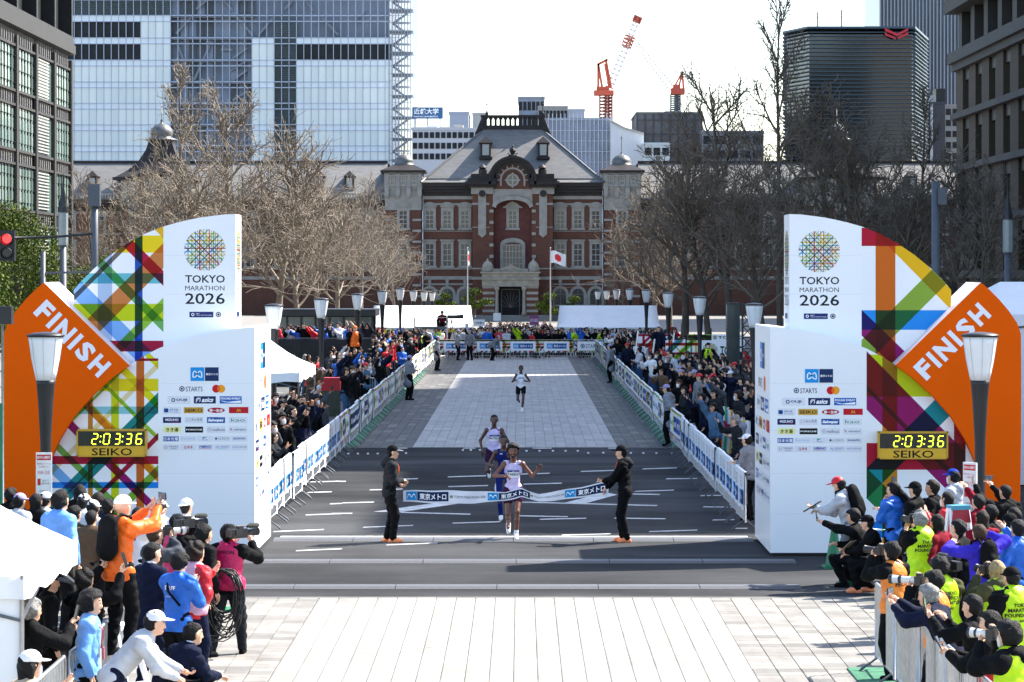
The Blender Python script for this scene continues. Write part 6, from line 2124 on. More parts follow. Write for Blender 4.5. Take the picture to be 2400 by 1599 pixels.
notice(WX(2274, 44.5), 44.5, WZ(1136, 44.5), .26, .68, R(-48), 'white notice board with red lettering turned aside by the blue cap')

# --- traffic cones with bars
M_CONE = mat('green_cone', (.012, .17, .07), .5, var=.1)
def cone(X, Y, h, label):
    e = empty('traffic_cone', (X, Y, 0))
    MB().lathe([(.17, .03), (.15, .06), (.045, h - .06), (.05, h - .02), (.03, h)], n=14).build('body', M_CONE, e, True)
    MB().box(-.2, -.2, 0, .2, .2, .035).build('base', M_CONE, e)
    tag(e, label, 'cone')
cone(WX(506, 43), 43, .78, 'green traffic cone behind the pink vested camera operator')
cone(WX(1955, 49.2), 49.2, .74, 'green traffic cone beside the kneeling man with phone')
cone(WX(1992, 46.5), 46.5, .5, 'short green cone half hidden by the kneeling figures')
cb = MB()
for k in range(8): cb.tube([(.16 * k, 0, -.012 * k), (.16 * (k + 1), 0, -.012 * (k + 1))], .017, 8, k % 2)
tag(cb.build('cone_bar', [M_WHITEP, M_CONE], None, True, loc=(WX(1957, 49.2), 49.2, .70)), 'striped green and white bar hooked on the cone', 'bar')
cb = MB().tube([(0, 0, 0), (-.35, .1, -.16)], .017, 8)
tag(cb.build('cone_bar', M_WHITEP, None, True, loc=(WX(506, 43), 43, .74)), 'white bar hooked on the cone behind the camera operator', 'bar')

# --- stepladders
def ladder(X, Y, h, rz, label, top_m, leg_m):
    e = empty('stepladder', (X, Y, 0), rz)
    for sx in (-1, 1):
        MB().bar((sx * .22, -.32, 0), (sx * .13, -.02, h), .035, .06).build('front_rail', leg_m, e)
        MB().bar((sx * .22, .34, 0), (sx * .13, .04, h), .03, .05).build('rear_rail', leg_m, e)
    n = int(h / .27)
    for k in range(1, n):
        t = k / n
        MB().cbox((0, -.32 + .3 * t, h * t), (.40 - .16 * t, .07, .025)).build('step', leg_m, e)
    MB().box(-.14, -.1, h - .02, .14, .1, h + .04).build('top_plate', top_m[0], e)
    if len(top_m) > 1:
        for y_ in (-.09, .07): MB().prism([(-.15, h - .2), (.15, h - .2), (.12, h - .02), (-.12, h - .02)], y_, y_ + .02).build('hinge_bracket', top_m[1], e)
    tag(e, label, 'stepladder')
ladder(WX(2246, 40.5), 40.5, 1.72, R(20), 'white stepladder with red bracket and blue top plate', [mat('blue_top', (.05, .26, .38), .5), mat('red_bracket', (.34, .01, .03), .5)], M_WHITEP)
ladder(WX(285, 33.2), 33.2, .95, R(60), 'white stepladder under the man in the orange jacket', [M_WHITEP], M_WHITEP)

# --- kiosk, black platform, ribbon hoardings, pillar and truss behind the crowds
kx0, kx1 = WX(640, 152), WX(872, 152)
kk = empty('glass_kiosk', ((kx0 + kx1) / 2, 152, 0))
hw = (kx1 - kx0) / 2
MB().box(-hw - .2, -.4, 2.75, hw + .2, 4, 3.1).build('roof', M_BLACKM, kk)
for k in range(8):
    x = -hw + 2 * hw * k / 7
    MB().box(x - .05, -.05, 0, x + .05, .05, 2.75).build('mullion', M_BLACKM, kk)
    if k < 7: MB().box(x + .06, -.01, .1, x + 2 * hw / 7 - .06, .01, 2.7).build('pane', mat('kiosk_glass', (.10, .13, .125), .1, var=.4, scale=.8, spec=.8), kk)
MB().box(-hw, 3.8, 0, hw, 4, 2.75).build('back_wall', M_DKMETAL, kk)
tag(kk, 'dark framed glass kiosk behind the sunny side crowd', 'kiosk')
bp = empty('press_platform', (WX(735, 128), 128, 0))
hw = (WX(872, 128) - WX(600, 128)) / 2
MB().box(-hw, 0, .0, hw, 3.5, 1.0).build('deck', M_DKMETAL, bp)
for k in range(5):
    MB().box(-hw + k * hw * .4 + .01, -.06, .02, -hw + (k + 1) * hw * .4 - .01, -.01, 2.08).build('skirt_panel', mat('black_drape', (.014, .014, .016), .9, var=.3, scale=2), bp)
MB().tube([(-hw, -.04, 2.12), (hw, -.04, 2.12)], .025, 6).build('rail', M_GREYP, bp)
tag(bp, 'black draped press platform behind the awning tent', 'platform')
def hoarding(u0, u1, v0, v1, Y, label, text=None, seed=1):
    x0, x1, z0, z1 = WX(u0, Y), WX(u1, Y), max(WZ(v1, Y), 0), WZ(v0, Y)
    cx = (x0 + x1) / 2
    e = empty('ribbon_hoarding', (cx, Y, 0))
    MB().box(x0 - cx, 0, z0, x1 - cx, .06, z1).build('board', M_WHITEP, e)
    MB().box(x0 - cx, .06, 0, x0 - cx + .05, .1, z1).box(x1 - cx - .05, .06, 0, x1 - cx, .1, z1).build('post', M_GALV, e)
    rr = random.Random(seed)
    s = Sheet((x0 - cx, 0, z0), (1, 0, 0), (0, 0, 1), .003)
    W, H = x1 - x0, z1 - z0
    wp = W if not text else W * .42
    bands = []
    for k in range(16):
        a = rr.choice([0, 90, 45, -45]); p, q = rr.uniform(0, wp), rr.uniform(0, H)
        bands.append(((p, q), (p + math.cos(R(a)), q + math.sin(R(a))), rr.uniform(.06, .16), rr.choice(EDGE)))
    for p, c in weave([(0, 0), (wp, 0), (wp, H), (0, H)], bands, tiny=1e-4):
        s.poly(p, c, 1)
    if text:
        globe(s, wp + H * .55, H / 2, H * .38); s.text(text, wp + H * 1.05, H * .28, W * .98, H * .72, INK, 1, .03)
    s.build('ribbon_print', e)
    tag(e, label, 'hoarding')
hoarding(1495, 1565, 783, 815, 134, 'ribbon printed hoarding beside the dark coated man', seed=3)
hoarding(1560, 1745, 798, 846, 124, 'ribbon printed hoarding with emblem and TOKYO lettering', 'TOKYO', 5)
hoarding(1612, 1745, 784, 798, 131, 'white upper hoarding with TOKYO lettering behind the pillar', 'TOKYO', 7)
pl = empty('glass_pillar', (WX(1719, 112), 112, 0))
MB().box(-.25, 0, 0, .25, .4, WZ(714, 112)).build('shaft', mat('pillar_glass', (.035, .05, .052), .12, var=.4, scale=1.0, spec=.8), pl)
MB().box(-.27, -.02, WZ(714, 112), .27, .42, WZ(710, 112)).build('cap', M_BLACKM, pl)
tag(pl, 'dark glass pillar among the shaded crowd', 'pillar')
tb_ = MB(); lattice(tb_, (0, 0, 0), (0, 0, WZ(712, 110)), .38, 9, t=.045)
tag(tb_.build('lighting_truss', M_BLACKM, None, loc=(WX(1752, 110), 110, 0)), 'black lattice truss beside the glass pillar', 'truss')
for k, (u, v0, v1) in enumerate(((1489, 775, 830), (1574, 780, 826), (1622, 800, 842), (1632, 800, 842), (1528, 795, 840))):
    Y = 126
    tag(MB().bar((0, 0, max(WZ(v1, Y), .05)), (.12, 0, WZ(v0, Y)), .06).build('handrail_post', M_WHITEP, None, loc=(WX(u, Y), Y, 0)), 'white slanted handrail post by the ribbon hoardings, %s from the end crowd' % ordw(k), 'handrail', 'white handrail posts')
# striped cloth behind the shaded barriers
sc = MB()
K_ = 40
vs = []
for k in range(K_ + 1):
    y = 73 + 13 * k / K_
    x = 5.75 + .07 * math.sin(k * 1.1)
    for z in (0.05, .55, .85, 1.25): vs.append((x + (.05 * math.sin(k * 2.1) if z < .3 else 0), y, z))
cols = ['#e8e8ec', '#3a9f6a', '#e8e8ec', '#e7c21e', '#e8e8ec', '#2d8fd0', '#e8e8ec', '#d8662a']
for k in range(K_):
    for j in range(3):
        o_ = k * 4 + j
        sc.add([vs[o_], vs[o_ + 4], vs[o_ + 5], vs[o_ + 1]], [(3, 2, 1, 0)], 0, lin('#b01840') if j == 1 else lin(cols[k % 8]))
tag(sc.build('striped_cloth', print_mat('banner_cloth', .7)), 'red banded cloth with coloured stripes hung behind the shaded barrier', 'cloth')

# --- camera platform at the far end
cp = empty('camera_platform', (WX(1010, 173), 173, -.1))
hw = 38 * 173 / F
z = WZ(762, 173) + .1
MB().box(-hw, -.6, z - .25, hw, .8, z - .1).build('deck', M_GREYP, cp)
for sx in (-1, 1):
    for yy in (-.6, .8): MB().tube([(sx * hw, yy, 0), (sx * hw, yy, z + .45)], .025, 6).build('post', M_GALV, cp)
MB().tube([(-hw, -.6, z + .45), (hw, -.6, z + .45)], .02, 6).build('rail', M_GALV, cp)
MB().bar((-hw, -.6, 0), (hw, -.6, z - .2), .04).bar((hw, -.6, 0), (-hw, -.6, z - .2), .04).build('brace', M_GALV, cp)
tag(cp, 'grey scaffold camera platform above the crowd at the far end', 'platform')
tc_ = empty('broadcast_camera', (WX(1062, 172), 172, 0))
MB().box(-.35, -.12, WZ(747, 172), .1, .12, WZ(739, 172)).build('body', M_BLACKM, tc_)
MB().tube([(.1, 0, WZ(743, 172)), (.62, 0, WZ(742, 172))], [.1, .13], 12).build('lens', M_BLACKM, tc_)
for k in range(3): MB().tube([(-.1, 0, WZ(748, 172)), (-.1 + .35 * math.cos(k * 2.1), .35 * math.sin(k * 2.1), 0.0)], .025, 5).build('tripod_leg', M_BLACKM, tc_)
tag(tc_, 'broadcast camera with long black lens on a tripod', 'camera')
def placard(u, v, w, h, Y, col, text, tcol, label, zb=-.3):
    e = empty('placard', (WX(u, Y), Y, zb))
    k = Y / F
    zc = WZ(v, Y) - zb
    MB().box(-w * k / 2, -.01, zc - h * k / 2, w * k / 2, .01, zc + h * k / 2).build('board', mat('placard_' + col[1:], lin(col), .5, var=.03), e)
    MB().box(-.015, .01, .9, .015, .03, zc).build('stick', M_GALV, e)
    if text:
        s = Sheet((0, -.01, zc), (1, 0, 0), (0, 0, 1), .003)
        s.ctext(text, 0, 0, h * k * .34, tcol, 1, .015, wmax=w * k * .85)
        s.build('placard_lettering', e)
    tag(e, label, 'placard')
placard(1123, 757, 27, 16, 174, '#f0f0f4', '行幸通り', '#15151c', 'white placard with black Japanese street name over the end crowd')
placard(1165, 743, 18, 18, 182, '#f0f0f0', None, None, 'blank white placard held above the end crowd')
placard(1252, 751, 22, 22, 180, '#8a3f7a', 'AID CHECK', '#f0e0ee', 'purple placard held above the end crowd')
placard(1498, 821, 28, 18, 132, '#e8e8ee', 'ゲストテント', '#333344', 'small white guest tent placard over the shaded crowd', 0)
for u, v, h_, m_, lb_ in ((1094, 760, 1.0, M_TENTB, 'narrow grey signboard standing in the end crowd'),):
    tag(MB().box(-.1, 0, 0, .1, .05, 2.2).build('signboard', m_, None, loc=(WX(u, 172.5), 172.5, -.2)), lb_, 'signboard')
rc = empty('equipment_crate', (WX(773, 101), 101, 0))
MB().box(-.35, 0, .9, .35, .6, 1.35).build('lid', mat('crate_red', (.42, .012, .02), .5), rc)
MB().box(-.34, .01, 0, .34, .59, .9).build('body', mat('crate_dark', (.05, .06, .04), .6, var=.3, scale=8), rc)
tag(rc, 'red topped equipment crate behind the awning tent', 'crate')

# ================================================================== people: bodies grown as one smooth surface
def surface_nets(D, org, h):
    S = D < 0
    nx, ny, nz = D.shape
    cnt = np.zeros((nx - 1, ny - 1, nz - 1), np.int8)
    for a in (0, 1):
        for b in (0, 1):
            for c in (0, 1):
                cnt += S[a:nx - 1 + a, b:ny - 1 + b, c:nz - 1 + c]
    cells = np.argwhere((cnt > 0) & (cnt < 8))
    if len(cells) == 0: return np.zeros((0, 3)), np.zeros((0, 4), int)
    ids = -np.ones(cnt.shape, np.int64)
    ids[tuple(cells.T)] = np.arange(len(cells))
    acc = np.zeros((len(cells), 3)); num = np.zeros(len(cells))
    for ax in range(3):
        o1, o2 = [a for a in range(3) if a != ax]
        for p in (0, 1):
            for q in (0, 1):
                c0 = cells.copy(); c0[:, o1] += p; c0[:, o2] += q
                c1 = c0.copy(); c1[:, ax] += 1
                d0, d1 = D[tuple(c0.T)], D[tuple(c1.T)]
                m = (d0 < 0) != (d1 < 0)
                t = np.where(m, d0 / np.where(m, d0 - d1, 1), 0)
                pt = c0.astype(float); pt[:, ax] += t
                acc[m] += pt[m]; num[m] += 1
    V = acc / num[:, None] * h + org
    F_ = []
    for ax in range(3):
        o1, o2 = [(1, 2), (2, 0), (0, 1)][ax]
        sl0 = [slice(1, -1)] * 3; sl1 = [slice(1, -1)] * 3
        sl0[ax] = slice(0, -1); sl1[ax] = slice(1, None)
        A, B = S[tuple(sl0)], S[tuple(sl1)]
        e = np.argwhere(A != B)
        if len(e) == 0: continue
        flip = A[tuple(e.T)]
        base = e + 1; base[:, ax] -= 1
        q = []
        for p_, r_ in ((-1, -1), (0, -1), (0, 0), (-1, 0)):
            c = base.copy(); c[:, o1] += p_; c[:, o2] += r_
            q.append(ids[tuple(c.T)])
        q = np.stack(q, 1)
        q[~flip] = q[~flip][:, ::-1]
        F_.append(q)
    F_ = np.concatenate(F_)
    return V, F_[(F_ >= 0).all(1)]


def grow_surface(prims, h, k=.025, cuts=(), wr=0.0, seed=0):
    """prims: (a, b, ra, rb, squash_dir, squash) capsules; a smooth union, optional plane cuts and cloth wrinkles"""
    lo = np.min([np.minimum(p[0], p[1]) - max(p[2], p[3]) for p in prims], 0) - 3 * h
    hi = np.max([np.maximum(p[0], p[1]) + max(p[2], p[3]) for p in prims], 0) + 3 * h
    n = np.ceil((hi - lo) / h).astype(int) + 1
    D = np.full(n, .5, np.float32)
    ax = [lo[i] + h * np.arange(n[i]) for i in range(3)]
    for a, b, ra, rb, sd, sq in prims:
        r = max(ra, rb) + k + 2 * h
        i0 = np.maximum(((np.minimum(a, b) - r - lo) / h).astype(int), 0)
        i1 = np.minimum(((np.maximum(a, b) + r - lo) / h).astype(int) + 2, n)
        sl = tuple(slice(i0[i], i1[i]) for i in range(3))
        X, Y, Z = np.meshgrid(*[ax[i][sl[i]] for i in range(3)], indexing='ij')
        P = np.stack([X, Y, Z], -1) - a
        ba = b - a
        if sd is not None:
            f = 1 / sq - 1
            P = P + (P @ sd)[..., None] * sd * f
            ba = ba + (ba @ sd) * sd * f
        L = ba @ ba
        t = np.clip((P @ ba) / L, 0, 1) if L > 1e-9 else np.zeros(P.shape[:3])
        d = np.linalg.norm(P - t[..., None] * ba, axis=-1) - (ra + (rb - ra) * t)
        s = D[sl]
        w = np.clip(.5 + .5 * (s - d) / k, 0, 1)
        D[sl] = s + (d - s) * w - k * w * (1 - w)
    if cuts or wr:
        ii = np.nonzero((D < 3 * h) & ((D > -4 * h) | bool(cuts)))
        X, Y, Z = [ax[i][ii[i]] for i in range(3)]
        d = D[ii]
        if wr:
            f1 = 1 - 2 * np.abs(np.sin(25 * Z + 7 * X + 1.9 * np.sin(9 * X + seed) + 1.7 * np.sin(11 * Y + 2 * seed)))
            f2 = 1 - 2 * np.abs(np.sin(21 * X - 15 * Z + 1.6 * np.sin(12 * Y + seed) + seed))
            d = d + wr * (f1 * (.65 + .5 * np.sin(9 * X + 13 * Y + 5 * Z + seed)) + .55 * f2 * np.sin(10 * Y + 8 * Z + seed))
        for cu in cuts:                                 # keep where n.p > c, for any of the planes in the group
            d = np.maximum(d, np.min([c - (X * nv[0] + Y * nv[1] + Z * nv[2]) for nv, c in (cu if isinstance(cu, list) else [cu])], 0))
        D[ii] = d
    return surface_nets(D, lo, h)


def np3(*a): return np.array(a, float)
def unit(v): return v / (np.linalg.norm(v) + 1e-9)


def ik(a, t, l1, l2, pole):
    d = t - a
    L = np.linalg.norm(d)
    if L > (l1 + l2) * .995:
        t = a + d / L * (l1 + l2) * .995; L = (l1 + l2) * .995; d = t - a
    if L < abs(l1 - l2) + .05:
        L = abs(l1 - l2) + .05
    u = unit(d)
    x = (l1 * l1 - l2 * l2 + L * L) / (2 * L)
    y = math.sqrt(max(l1 * l1 - x * x, 1e-6))
    p = pole - (pole @ u) * u
    return a + u * x + unit(p) * y, t


def CAP(a, b, ra, rb=None, sd=None, sq=1.0): return (np.array(a, float), np.array(b, float), ra, ra if rb is None else rb, sd, sq)


FWD, RGT, UPV = np3(0, 1, 0), np3(1, 0, 0), np3(0, 0, 1)


def figure(sp):
    """skeleton + clothing of one person, standing at the origin and facing +y; returns dict part -> (verts, faces[, mats]) and anchor points"""
    s = sp.get('h', 1.70) / 1.72
    vox = sp.get('vox', .02)
    bk = sp.get('build', 1.0)
    lean, sl = R(sp.get('lean', 4)), R(sp.get('side', 0))
    hip = np3(*sp.get('hipxy', (0, 0)), sp.get('hip', .957) * s) if 'hipxy' in sp else np3(0, sp.get('hipy', 0), sp.get('hip', .957) * s)
    t = unit(np3(math.sin(sl), math.sin(lean) * math.cos(sl), math.cos(lean) * math.cos(sl)))
    tw = R(sp.get('twist', 0))
    rt = unit(np3(math.cos(tw), math.sin(tw), 0)); rt = unit(rt - (rt @ t) * t)
    fw = np.cross(t, rt)
    fw = -fw if fw @ np3(-math.sin(tw), math.cos(tw), 0) < 0 else fw
    mid, neck = hip + t * .26 * s, hip + t * .52 * s
    hy, hpz = R(sp.get('yaw', 0)), R(sp.get('pitch', 0))
    hf = np3(-math.sin(hy) * math.cos(hpz), math.cos(hy) * math.cos(hpz), math.sin(hpz))
    hr = unit(np.cross(hf, UPV)); hu = np.cross(hr, hf)
    hc = neck + (unit(t * .6 + UPV * .4) * .155 + fw * .02 + hf * .015) * s
    an = {'head': hc, 'hf': hf, 'hu': hu, 'hr': hr, 'neck': neck, 'hip': hip, 'mid': mid, 't': t, 'fw': fw, 'rt': rt}
    out = {}
    sh = {k: neck - t * .075 * s + rt * (.175 * s * k) * (.6 + .4 * bk) for k in (-1, 1)}
    arms, legs = {}, {}
    for k, key in ((-1, 'lh'), (1, 'rh')):
        tg = sp.get(key)
        tgt = neck + np3(*tg) * s if tg is not None else sh[k] + np3(.10 * k, .05, -.50) * s
        pole = np3(*sp.get(key + 'p', (.5 * k, -.25, -.8)))
        el, wr_ = ik(sh[k], tgt, .285 * s, .25 * s, pole)
        arms[k] = (sh[k], el, wr_)
    feet = sp.get('feet', ((-.11, -.02, 0), (.11, .03, 0)))
    fyaw = sp.get('fyaw', (0, 0))
    for k, ft, fy in ((-1, feet[0], fyaw[0]), (1, feet[1], fyaw[1])):
        hj = hip + np3(1, 0, 0) * .095 * s * k - UPV * .03 * s
        ank = np3(*ft) * s + np3(0, 0, .08 * s)
        kn, ank = ik(hj, ank, .44 * s, .425 * s, np3(*sp.get('kneep', (.12 * k, 1, .1))))
        legs[k] = (hj, kn, ank, fy)
    an['arms'], an['legs'] = arms, legs
    # ---- body
    B = []
    B.append(CAP(hc + hu * .025 * s, hc + hu * .025 * s - hf * .02 * s, .088 * s, .092 * s, hr, .86))
    B.append(CAP(hc - hu * .045 * s + hf * .02 * s, hc - hu * .07 * s + hf * .03 * s, .062 * s, .045 * s))
    B.append(CAP(hc - hu * .005 * s + hf * .078 * s, hc - hu * .033 * s + hf * .088 * s, .010 * s, .015 * s))
    for k in (-1, 1):
        B.append(CAP(hc + hr * .079 * s * k - hu * .02 * s, hc + hr * .082 * s * k + hu * .015 * s, .014 * s, .02 * s, hr, .6))
    B.append(CAP(neck - t * .05 * s, hc - hu * .06 * s - hf * .015 * s, .062 * s * bk, .052 * s))
    B.append(CAP(hip + rt * .055 * s, hip - rt * .055 * s, .118 * s * bk, None, fw, .85))
    B.append(CAP(hip + t * .04 * s, mid, .122 * s * bk, .128 * s * bk, fw, .72))
    B.append(CAP(mid, neck - t * .13 * s, .128 * s * bk, .145 * s * bk, fw, .68))
    B.append(CAP(sh[-1], sh[1], .068 * s * bk, .068 * s * bk))
    bare = sp.get('bare', False)
    for k in (-1, 1):
        a, e, w = arms[k]
        B.append(CAP(a, e, .052 * s * bk, .041 * s * bk)); B.append(CAP(e, w, .042 * s * bk, .027 * s))
        d = unit(w - e)
        B.append(CAP(w, w + d * .075 * s, .030 * s, .034 * s, unit(np.cross(d, np3(.3, .2, .9))), .55))
        h0, kn, ak, fy = legs[k]
        B.append(CAP(h0, kn, .088 * s * bk, .056 * s * bk)); B.append(CAP(kn, kn + (ak - kn) * .35, .054 * s * bk, .056 * s * bk)); B.append(CAP(kn + (ak - kn) * .35, ak, .056 * s * bk, .036 * s))
        f = np3(-math.sin(R(fy)), math.cos(R(fy)), 0)
        B.append(CAP(ak - UPV * .03 * s, ak - UPV * .05 * s + f * .12 * s, .04 * s, .03 * s))
    V, Fc = grow_surface(B, vox, .022)
    cen = V[Fc].mean(1)
    mi = np.zeros(len(Fc), int)
    for k in (-1, 1):
        ey = hc + (hu * .012 + hr * .033 * k + hf * .088) * s
        mi[np.linalg.norm(cen - ey, axis=1) < max(.013, vox * .75)] = 1
        br = hc + (hu * .036 + hr * .034 * k + hf * .085) * s
        dv = cen - br
        mi[(np.abs(dv @ hu) < max(.006, vox * .45)) & (np.abs(dv @ hr) < .022) & (np.abs(dv @ hf) < .03)] = 1
    dv = cen - (hc + (-hu * .058 + hf * .085) * s)
    mi[(np.abs(dv @ hu) < max(.006, vox * .5)) & (np.abs(dv @ hr) < .024) & (np.abs(dv @ hf) < .03)] = 2
    if sp.get('beard'):
        dv = cen - (hc + (-hu * .075 + hf * .05) * s)
        mi[(np.linalg.norm(dv, axis=1) < .062) & (dv @ hf > -.02) & (mi == 0)] = 1
    # fingers: four and a thumb on each hand, rooted in the palm
    fv, ff = [], []
    if sp.get('fingers', True):
        curl = sp.get('curl', .55)
        for k in (-1, 1):
            a, e, w = arms[k]
            d = unit(w - e)
            nrm = unit(np.cross(d, RGT * k) if abs(d @ RGT) < .9 else np.cross(d, UPV))
            if sp.get('palm') is not None: nrm = unit(np3(*sp['palm']) - (np3(*sp['palm']) @ d) * d)
            sd = unit(np.cross(d, nrm)) * k
            pc = w + d * .10 * s
            for q, ln in ((-1.5, .060), (-.5, .075), (.5, .070), (1.5, .054)):
                p0 = pc + sd * q * .018 * s
                p1 = p0 + d * ln * .5 * s + nrm * .012 * s
                p2 = p1 + unit(d * (1 - curl) + nrm * curl) * ln * .42 * s
                p3 = p2 + unit(d * (1 - 1.5 * curl) + nrm * curl * 1.2) * ln * .3 * s
                tb = MB().tube([p0 - d * .03 * s, p1, p2, p3], [.0095 * s, .0092 * s, .0085 * s, .006 * s], 5)
                fv.append(tb.v); ff.append(tb.f)
            tdir = -sd if sp.get('thumb_in', True) else sd
            p0 = w + d * .035 * s + tdir * .028 * s
            tb = MB().tube([p0 - tdir * .015 * s, p0 + (d * .5 + tdir * .6) * .045 * s, p0 + (d * .85 + tdir * .6 + nrm * .25) * .075 * s], [.0125 * s, .011 * s, .007 * s], 5)
            fv.append(tb.v); ff.append(tb.f)
    vv = [V]; o = len(V); fl = Fc.tolist(); ml = mi.tolist()
    for a_, b_ in zip(fv, ff):
        vv.append(np.array(a_)); fl += [[i + o for i in f] for f in b_]; ml += [0] * len(b_); o += len(a_)
    out['body'] = (np.concatenate(vv), fl, ml)
    # ---- clothes
    top = sp.get('top', 'jacket')
    bot = sp.get('bottom', 'trousers')
    sd_ = sp.get('seed', 1)
    g = {'jacket': .028, 'coat': .034, 'suit': .021, 'tee': .014, 'singlet': .011, 'puffer': .042}[top]
    if top in ('singlet', 'tee'):
        J = [CAP(hip + t * .02 * s, mid, (.126 * bk + g) * s, (.128 * bk + g) * s, fw, .74), CAP(mid, neck - t * .14 * s, (.128 * bk + g) * s, (.145 * bk + g) * s, fw, .70),
             CAP(hip + rt * .05 * s + t * .01 * s, hip - rt * .05 * s + t * .01 * s, (.12 * bk + g) * s, None, fw, .86)]
        for k in (-1, 1):
            q = sh[k] - rt * k * .06 * s
            J.append(CAP(q + t * .03 * s + fw * .01 * s, q - t * .12 * s + fw * .02 * s, .042 * s, .06 * s))
            if top == 'tee': J.append(CAP(arms[k][0], arms[k][0] + (arms[k][1] - arms[k][0]) * .7, .066 * s, .062 * s))
        c = neck + fw * .12 * s
        out['top'] = grow_surface(J, vox, .015, [(t, float(t @ (hip - t * .06 * s)))], wr=.003, seed=sd_)
    else:
        low = {'jacket': -.10, 'suit': -.14, 'coat': -.36, 'puffer': -.1}[top]
        J = [CAP(hip + rt * .06 * s + t * (low + .06) * s, hip - rt * .06 * s + t * (low + .06) * s, (.118 * bk + g) * s, None, fw, .86),
             CAP(hip + t * (low + .06) * s, mid, (.122 * bk + g) * s, (.130 * bk + g) * s, fw, .76), CAP(mid, neck - t * .12 * s, (.130 * bk + g) * s, (.146 * bk + g) * s, fw, .70),
             CAP(sh[-1], sh[1], (.068 * bk + g * .8) * s), CAP(neck - t * .06 * s, neck + t * .01 * s, .078 * s, .07 * s)]
        for k in (-1, 1):
            a, e, w = arms[k]
            J.append(CAP(a, e, (.054 * bk + g) * s, (.045 * bk + g * .9) * s)); J.append(CAP(e, w - unit(w - e) * .015 * s, (.045 * bk + g * .9) * s, (.03 + g * .7) * s))
        if lean > R(46): J.append(CAP(hip + rt * .07 * s, hip - rt * .07 * s, (.13 * bk + g + .035) * s))
        cut = [(t, float(t @ (hip + t * (low - .04) * s)))] if low > -.2 and lean < R(44) and sp.get('hemcut', True) else []
        out['top'] = grow_surface(J, vox, .03, cut, wr=.0085, seed=sd_)
    if top == 'suit': out['collar'] = grow_surface([CAP(neck - t * .02 * s, neck + t * .028 * s, .074 * s, .066 * s)], vox, .01)
    if sp.get('hood'):
        H_ = [CAP(neck - fw * .075 * s + rt * .06 * s + t * .01 * s, neck - fw * .075 * s - rt * .06 * s + t * .01 * s, .062 * s), CAP(neck - fw * .05 * s + rt * .1 * s + t * .01 * s, neck + fw * .05 * s + rt * .085 * s, .045 * s, .035 * s), CAP(neck - fw * .05 * s - rt * .1 * s + t * .01 * s, neck + fw * .05 * s - rt * .085 * s, .045 * s, .035 * s),
              CAP(neck - fw * .12 * s - t * .05 * s, neck - fw * .10 * s - t * .1 * s, .07 * s, .05 * s)]
        out['hood'] = grow_surface(H_, vox, .03, wr=.005, seed=sd_ + 3)
    if sp.get('vest'):
        g2 = g + .014
        J = [CAP(hip + rt * .06 * s, hip - rt * .06 * s, (.118 * bk + g2) * s, None, fw, .88), CAP(hip, mid, (.124 * bk + g2) * s, (.132 * bk + g2) * s, fw, .78), CAP(mid, neck - t * .13 * s, (.132 * bk + g2) * s, (.144 * bk + g2) * s, fw, .74)]
        for k in (-1, 1):
            q = sh[k] - rt * k * .065 * s
            J.append(CAP(q + t * .055 * s - fw * .01 * s, q - t * .12 * s, .05 * s, .07 * s))
        out['vest'] = grow_surface(J, vox, .02, [(t, float(t @ (hip - t * .09 * s)))], wr=.006, seed=sd_ + 5)
    gp_ = {'trousers': .020, 'shorts': .016, 'tights': .006}[bot]
    Tq = [CAP(hip + rt * .055 * s, hip - rt * .055 * s, (.12 * bk + gp_ * .5) * s, None, fw, .86)]
    for k in (-1, 1):
        h0, kn, ak, fy = legs[k]
        if bot == 'shorts': Tq.append(CAP(h0, h0 + (kn - h0) * .42, (.092 * bk + gp_) * s, (.086 * bk + gp_) * s))
        else:
            end = {'trousers': .98, 'tights': .96}[bot]
            Tq.append(CAP(h0, kn, (.088 * bk + gp_) * s, (.058 * bk + gp_) * s)); Tq.append(CAP(kn, kn + (ak - kn) * end, (.058 * bk + gp_) * s, (.04 + gp_ * (1.1 if bot == 'trousers' else .5)) * s))
    out['bottom'] = grow_surface(Tq, vox, .02, wr=.007 if bot == 'trousers' else .001, seed=sd_ + 1)
    for k in (-1, 1):
        h0, kn, ak, fy = legs[k]
        sdn = unit(ak - kn)
        f = np3(-math.sin(R(fy)), math.cos(R(fy)), 0)
        tp = sp.get('toe', (0, 0))[0 if k < 0 else 1]
        f = unit(f * math.cos(R(tp)) + np3(0, 0, -math.sin(R(tp))))
        dn = unit(-UPV - (-UPV @ f) * f)
        S_ = [CAP(ak + dn * .035 * s - f * .03 * s, ak + dn * .042 * s + f * .13 * s, .044 * s, .036 * s), CAP(ak + dn * .055 * s - f * .05 * s, ak + dn * .058 * s + f * .15 * s, .03 * s, .03 * s), CAP(ak, ak + dn * .02 * s + f * .04 * s, .042 * s, .04 * s)]
        out['shoe%d' % k] = grow_surface(S_, min(vox, .016), .02)
        if sp.get('socks'):
            out['sock%d' % k] = grow_surface([CAP(ak - sdn * .09 * s, ak - sdn * .005 * s, .041 * s, .042 * s)], min(vox, .016), .02)
    # ---- hair and headgear
    hs = sp.get('hair', 'short')
    if hs != 'none':
        gr = {'short': .014, 'crop': .006, 'curly': .034, 'bob': .016, 'long': .016, 'thick': .022}[hs]
        Hh = [CAP(hc + hu * (.03 + gr * .5) * s - hf * (.006 + gr * .75) * s, hc + hu * .026 * s - hf * (.03 + gr * .4) * s, (.088 + gr) * s, (.090 + gr) * s, hr, .88), CAP(hc - hf * .035 * s, hc - hf * .045 * s - hu * .05 * s, (.070 + gr * .6) * s, (.052 + gr * .5) * s, hr, .95)]
        nb, rb_ = {'curly': (34, .036), 'thick': (20, .028), 'short': (12, .022), 'bob': (0, 0), 'long': (0, 0), 'crop': (0, 0)}[hs]
        rr = random.Random(sd_ * 13 + 5)
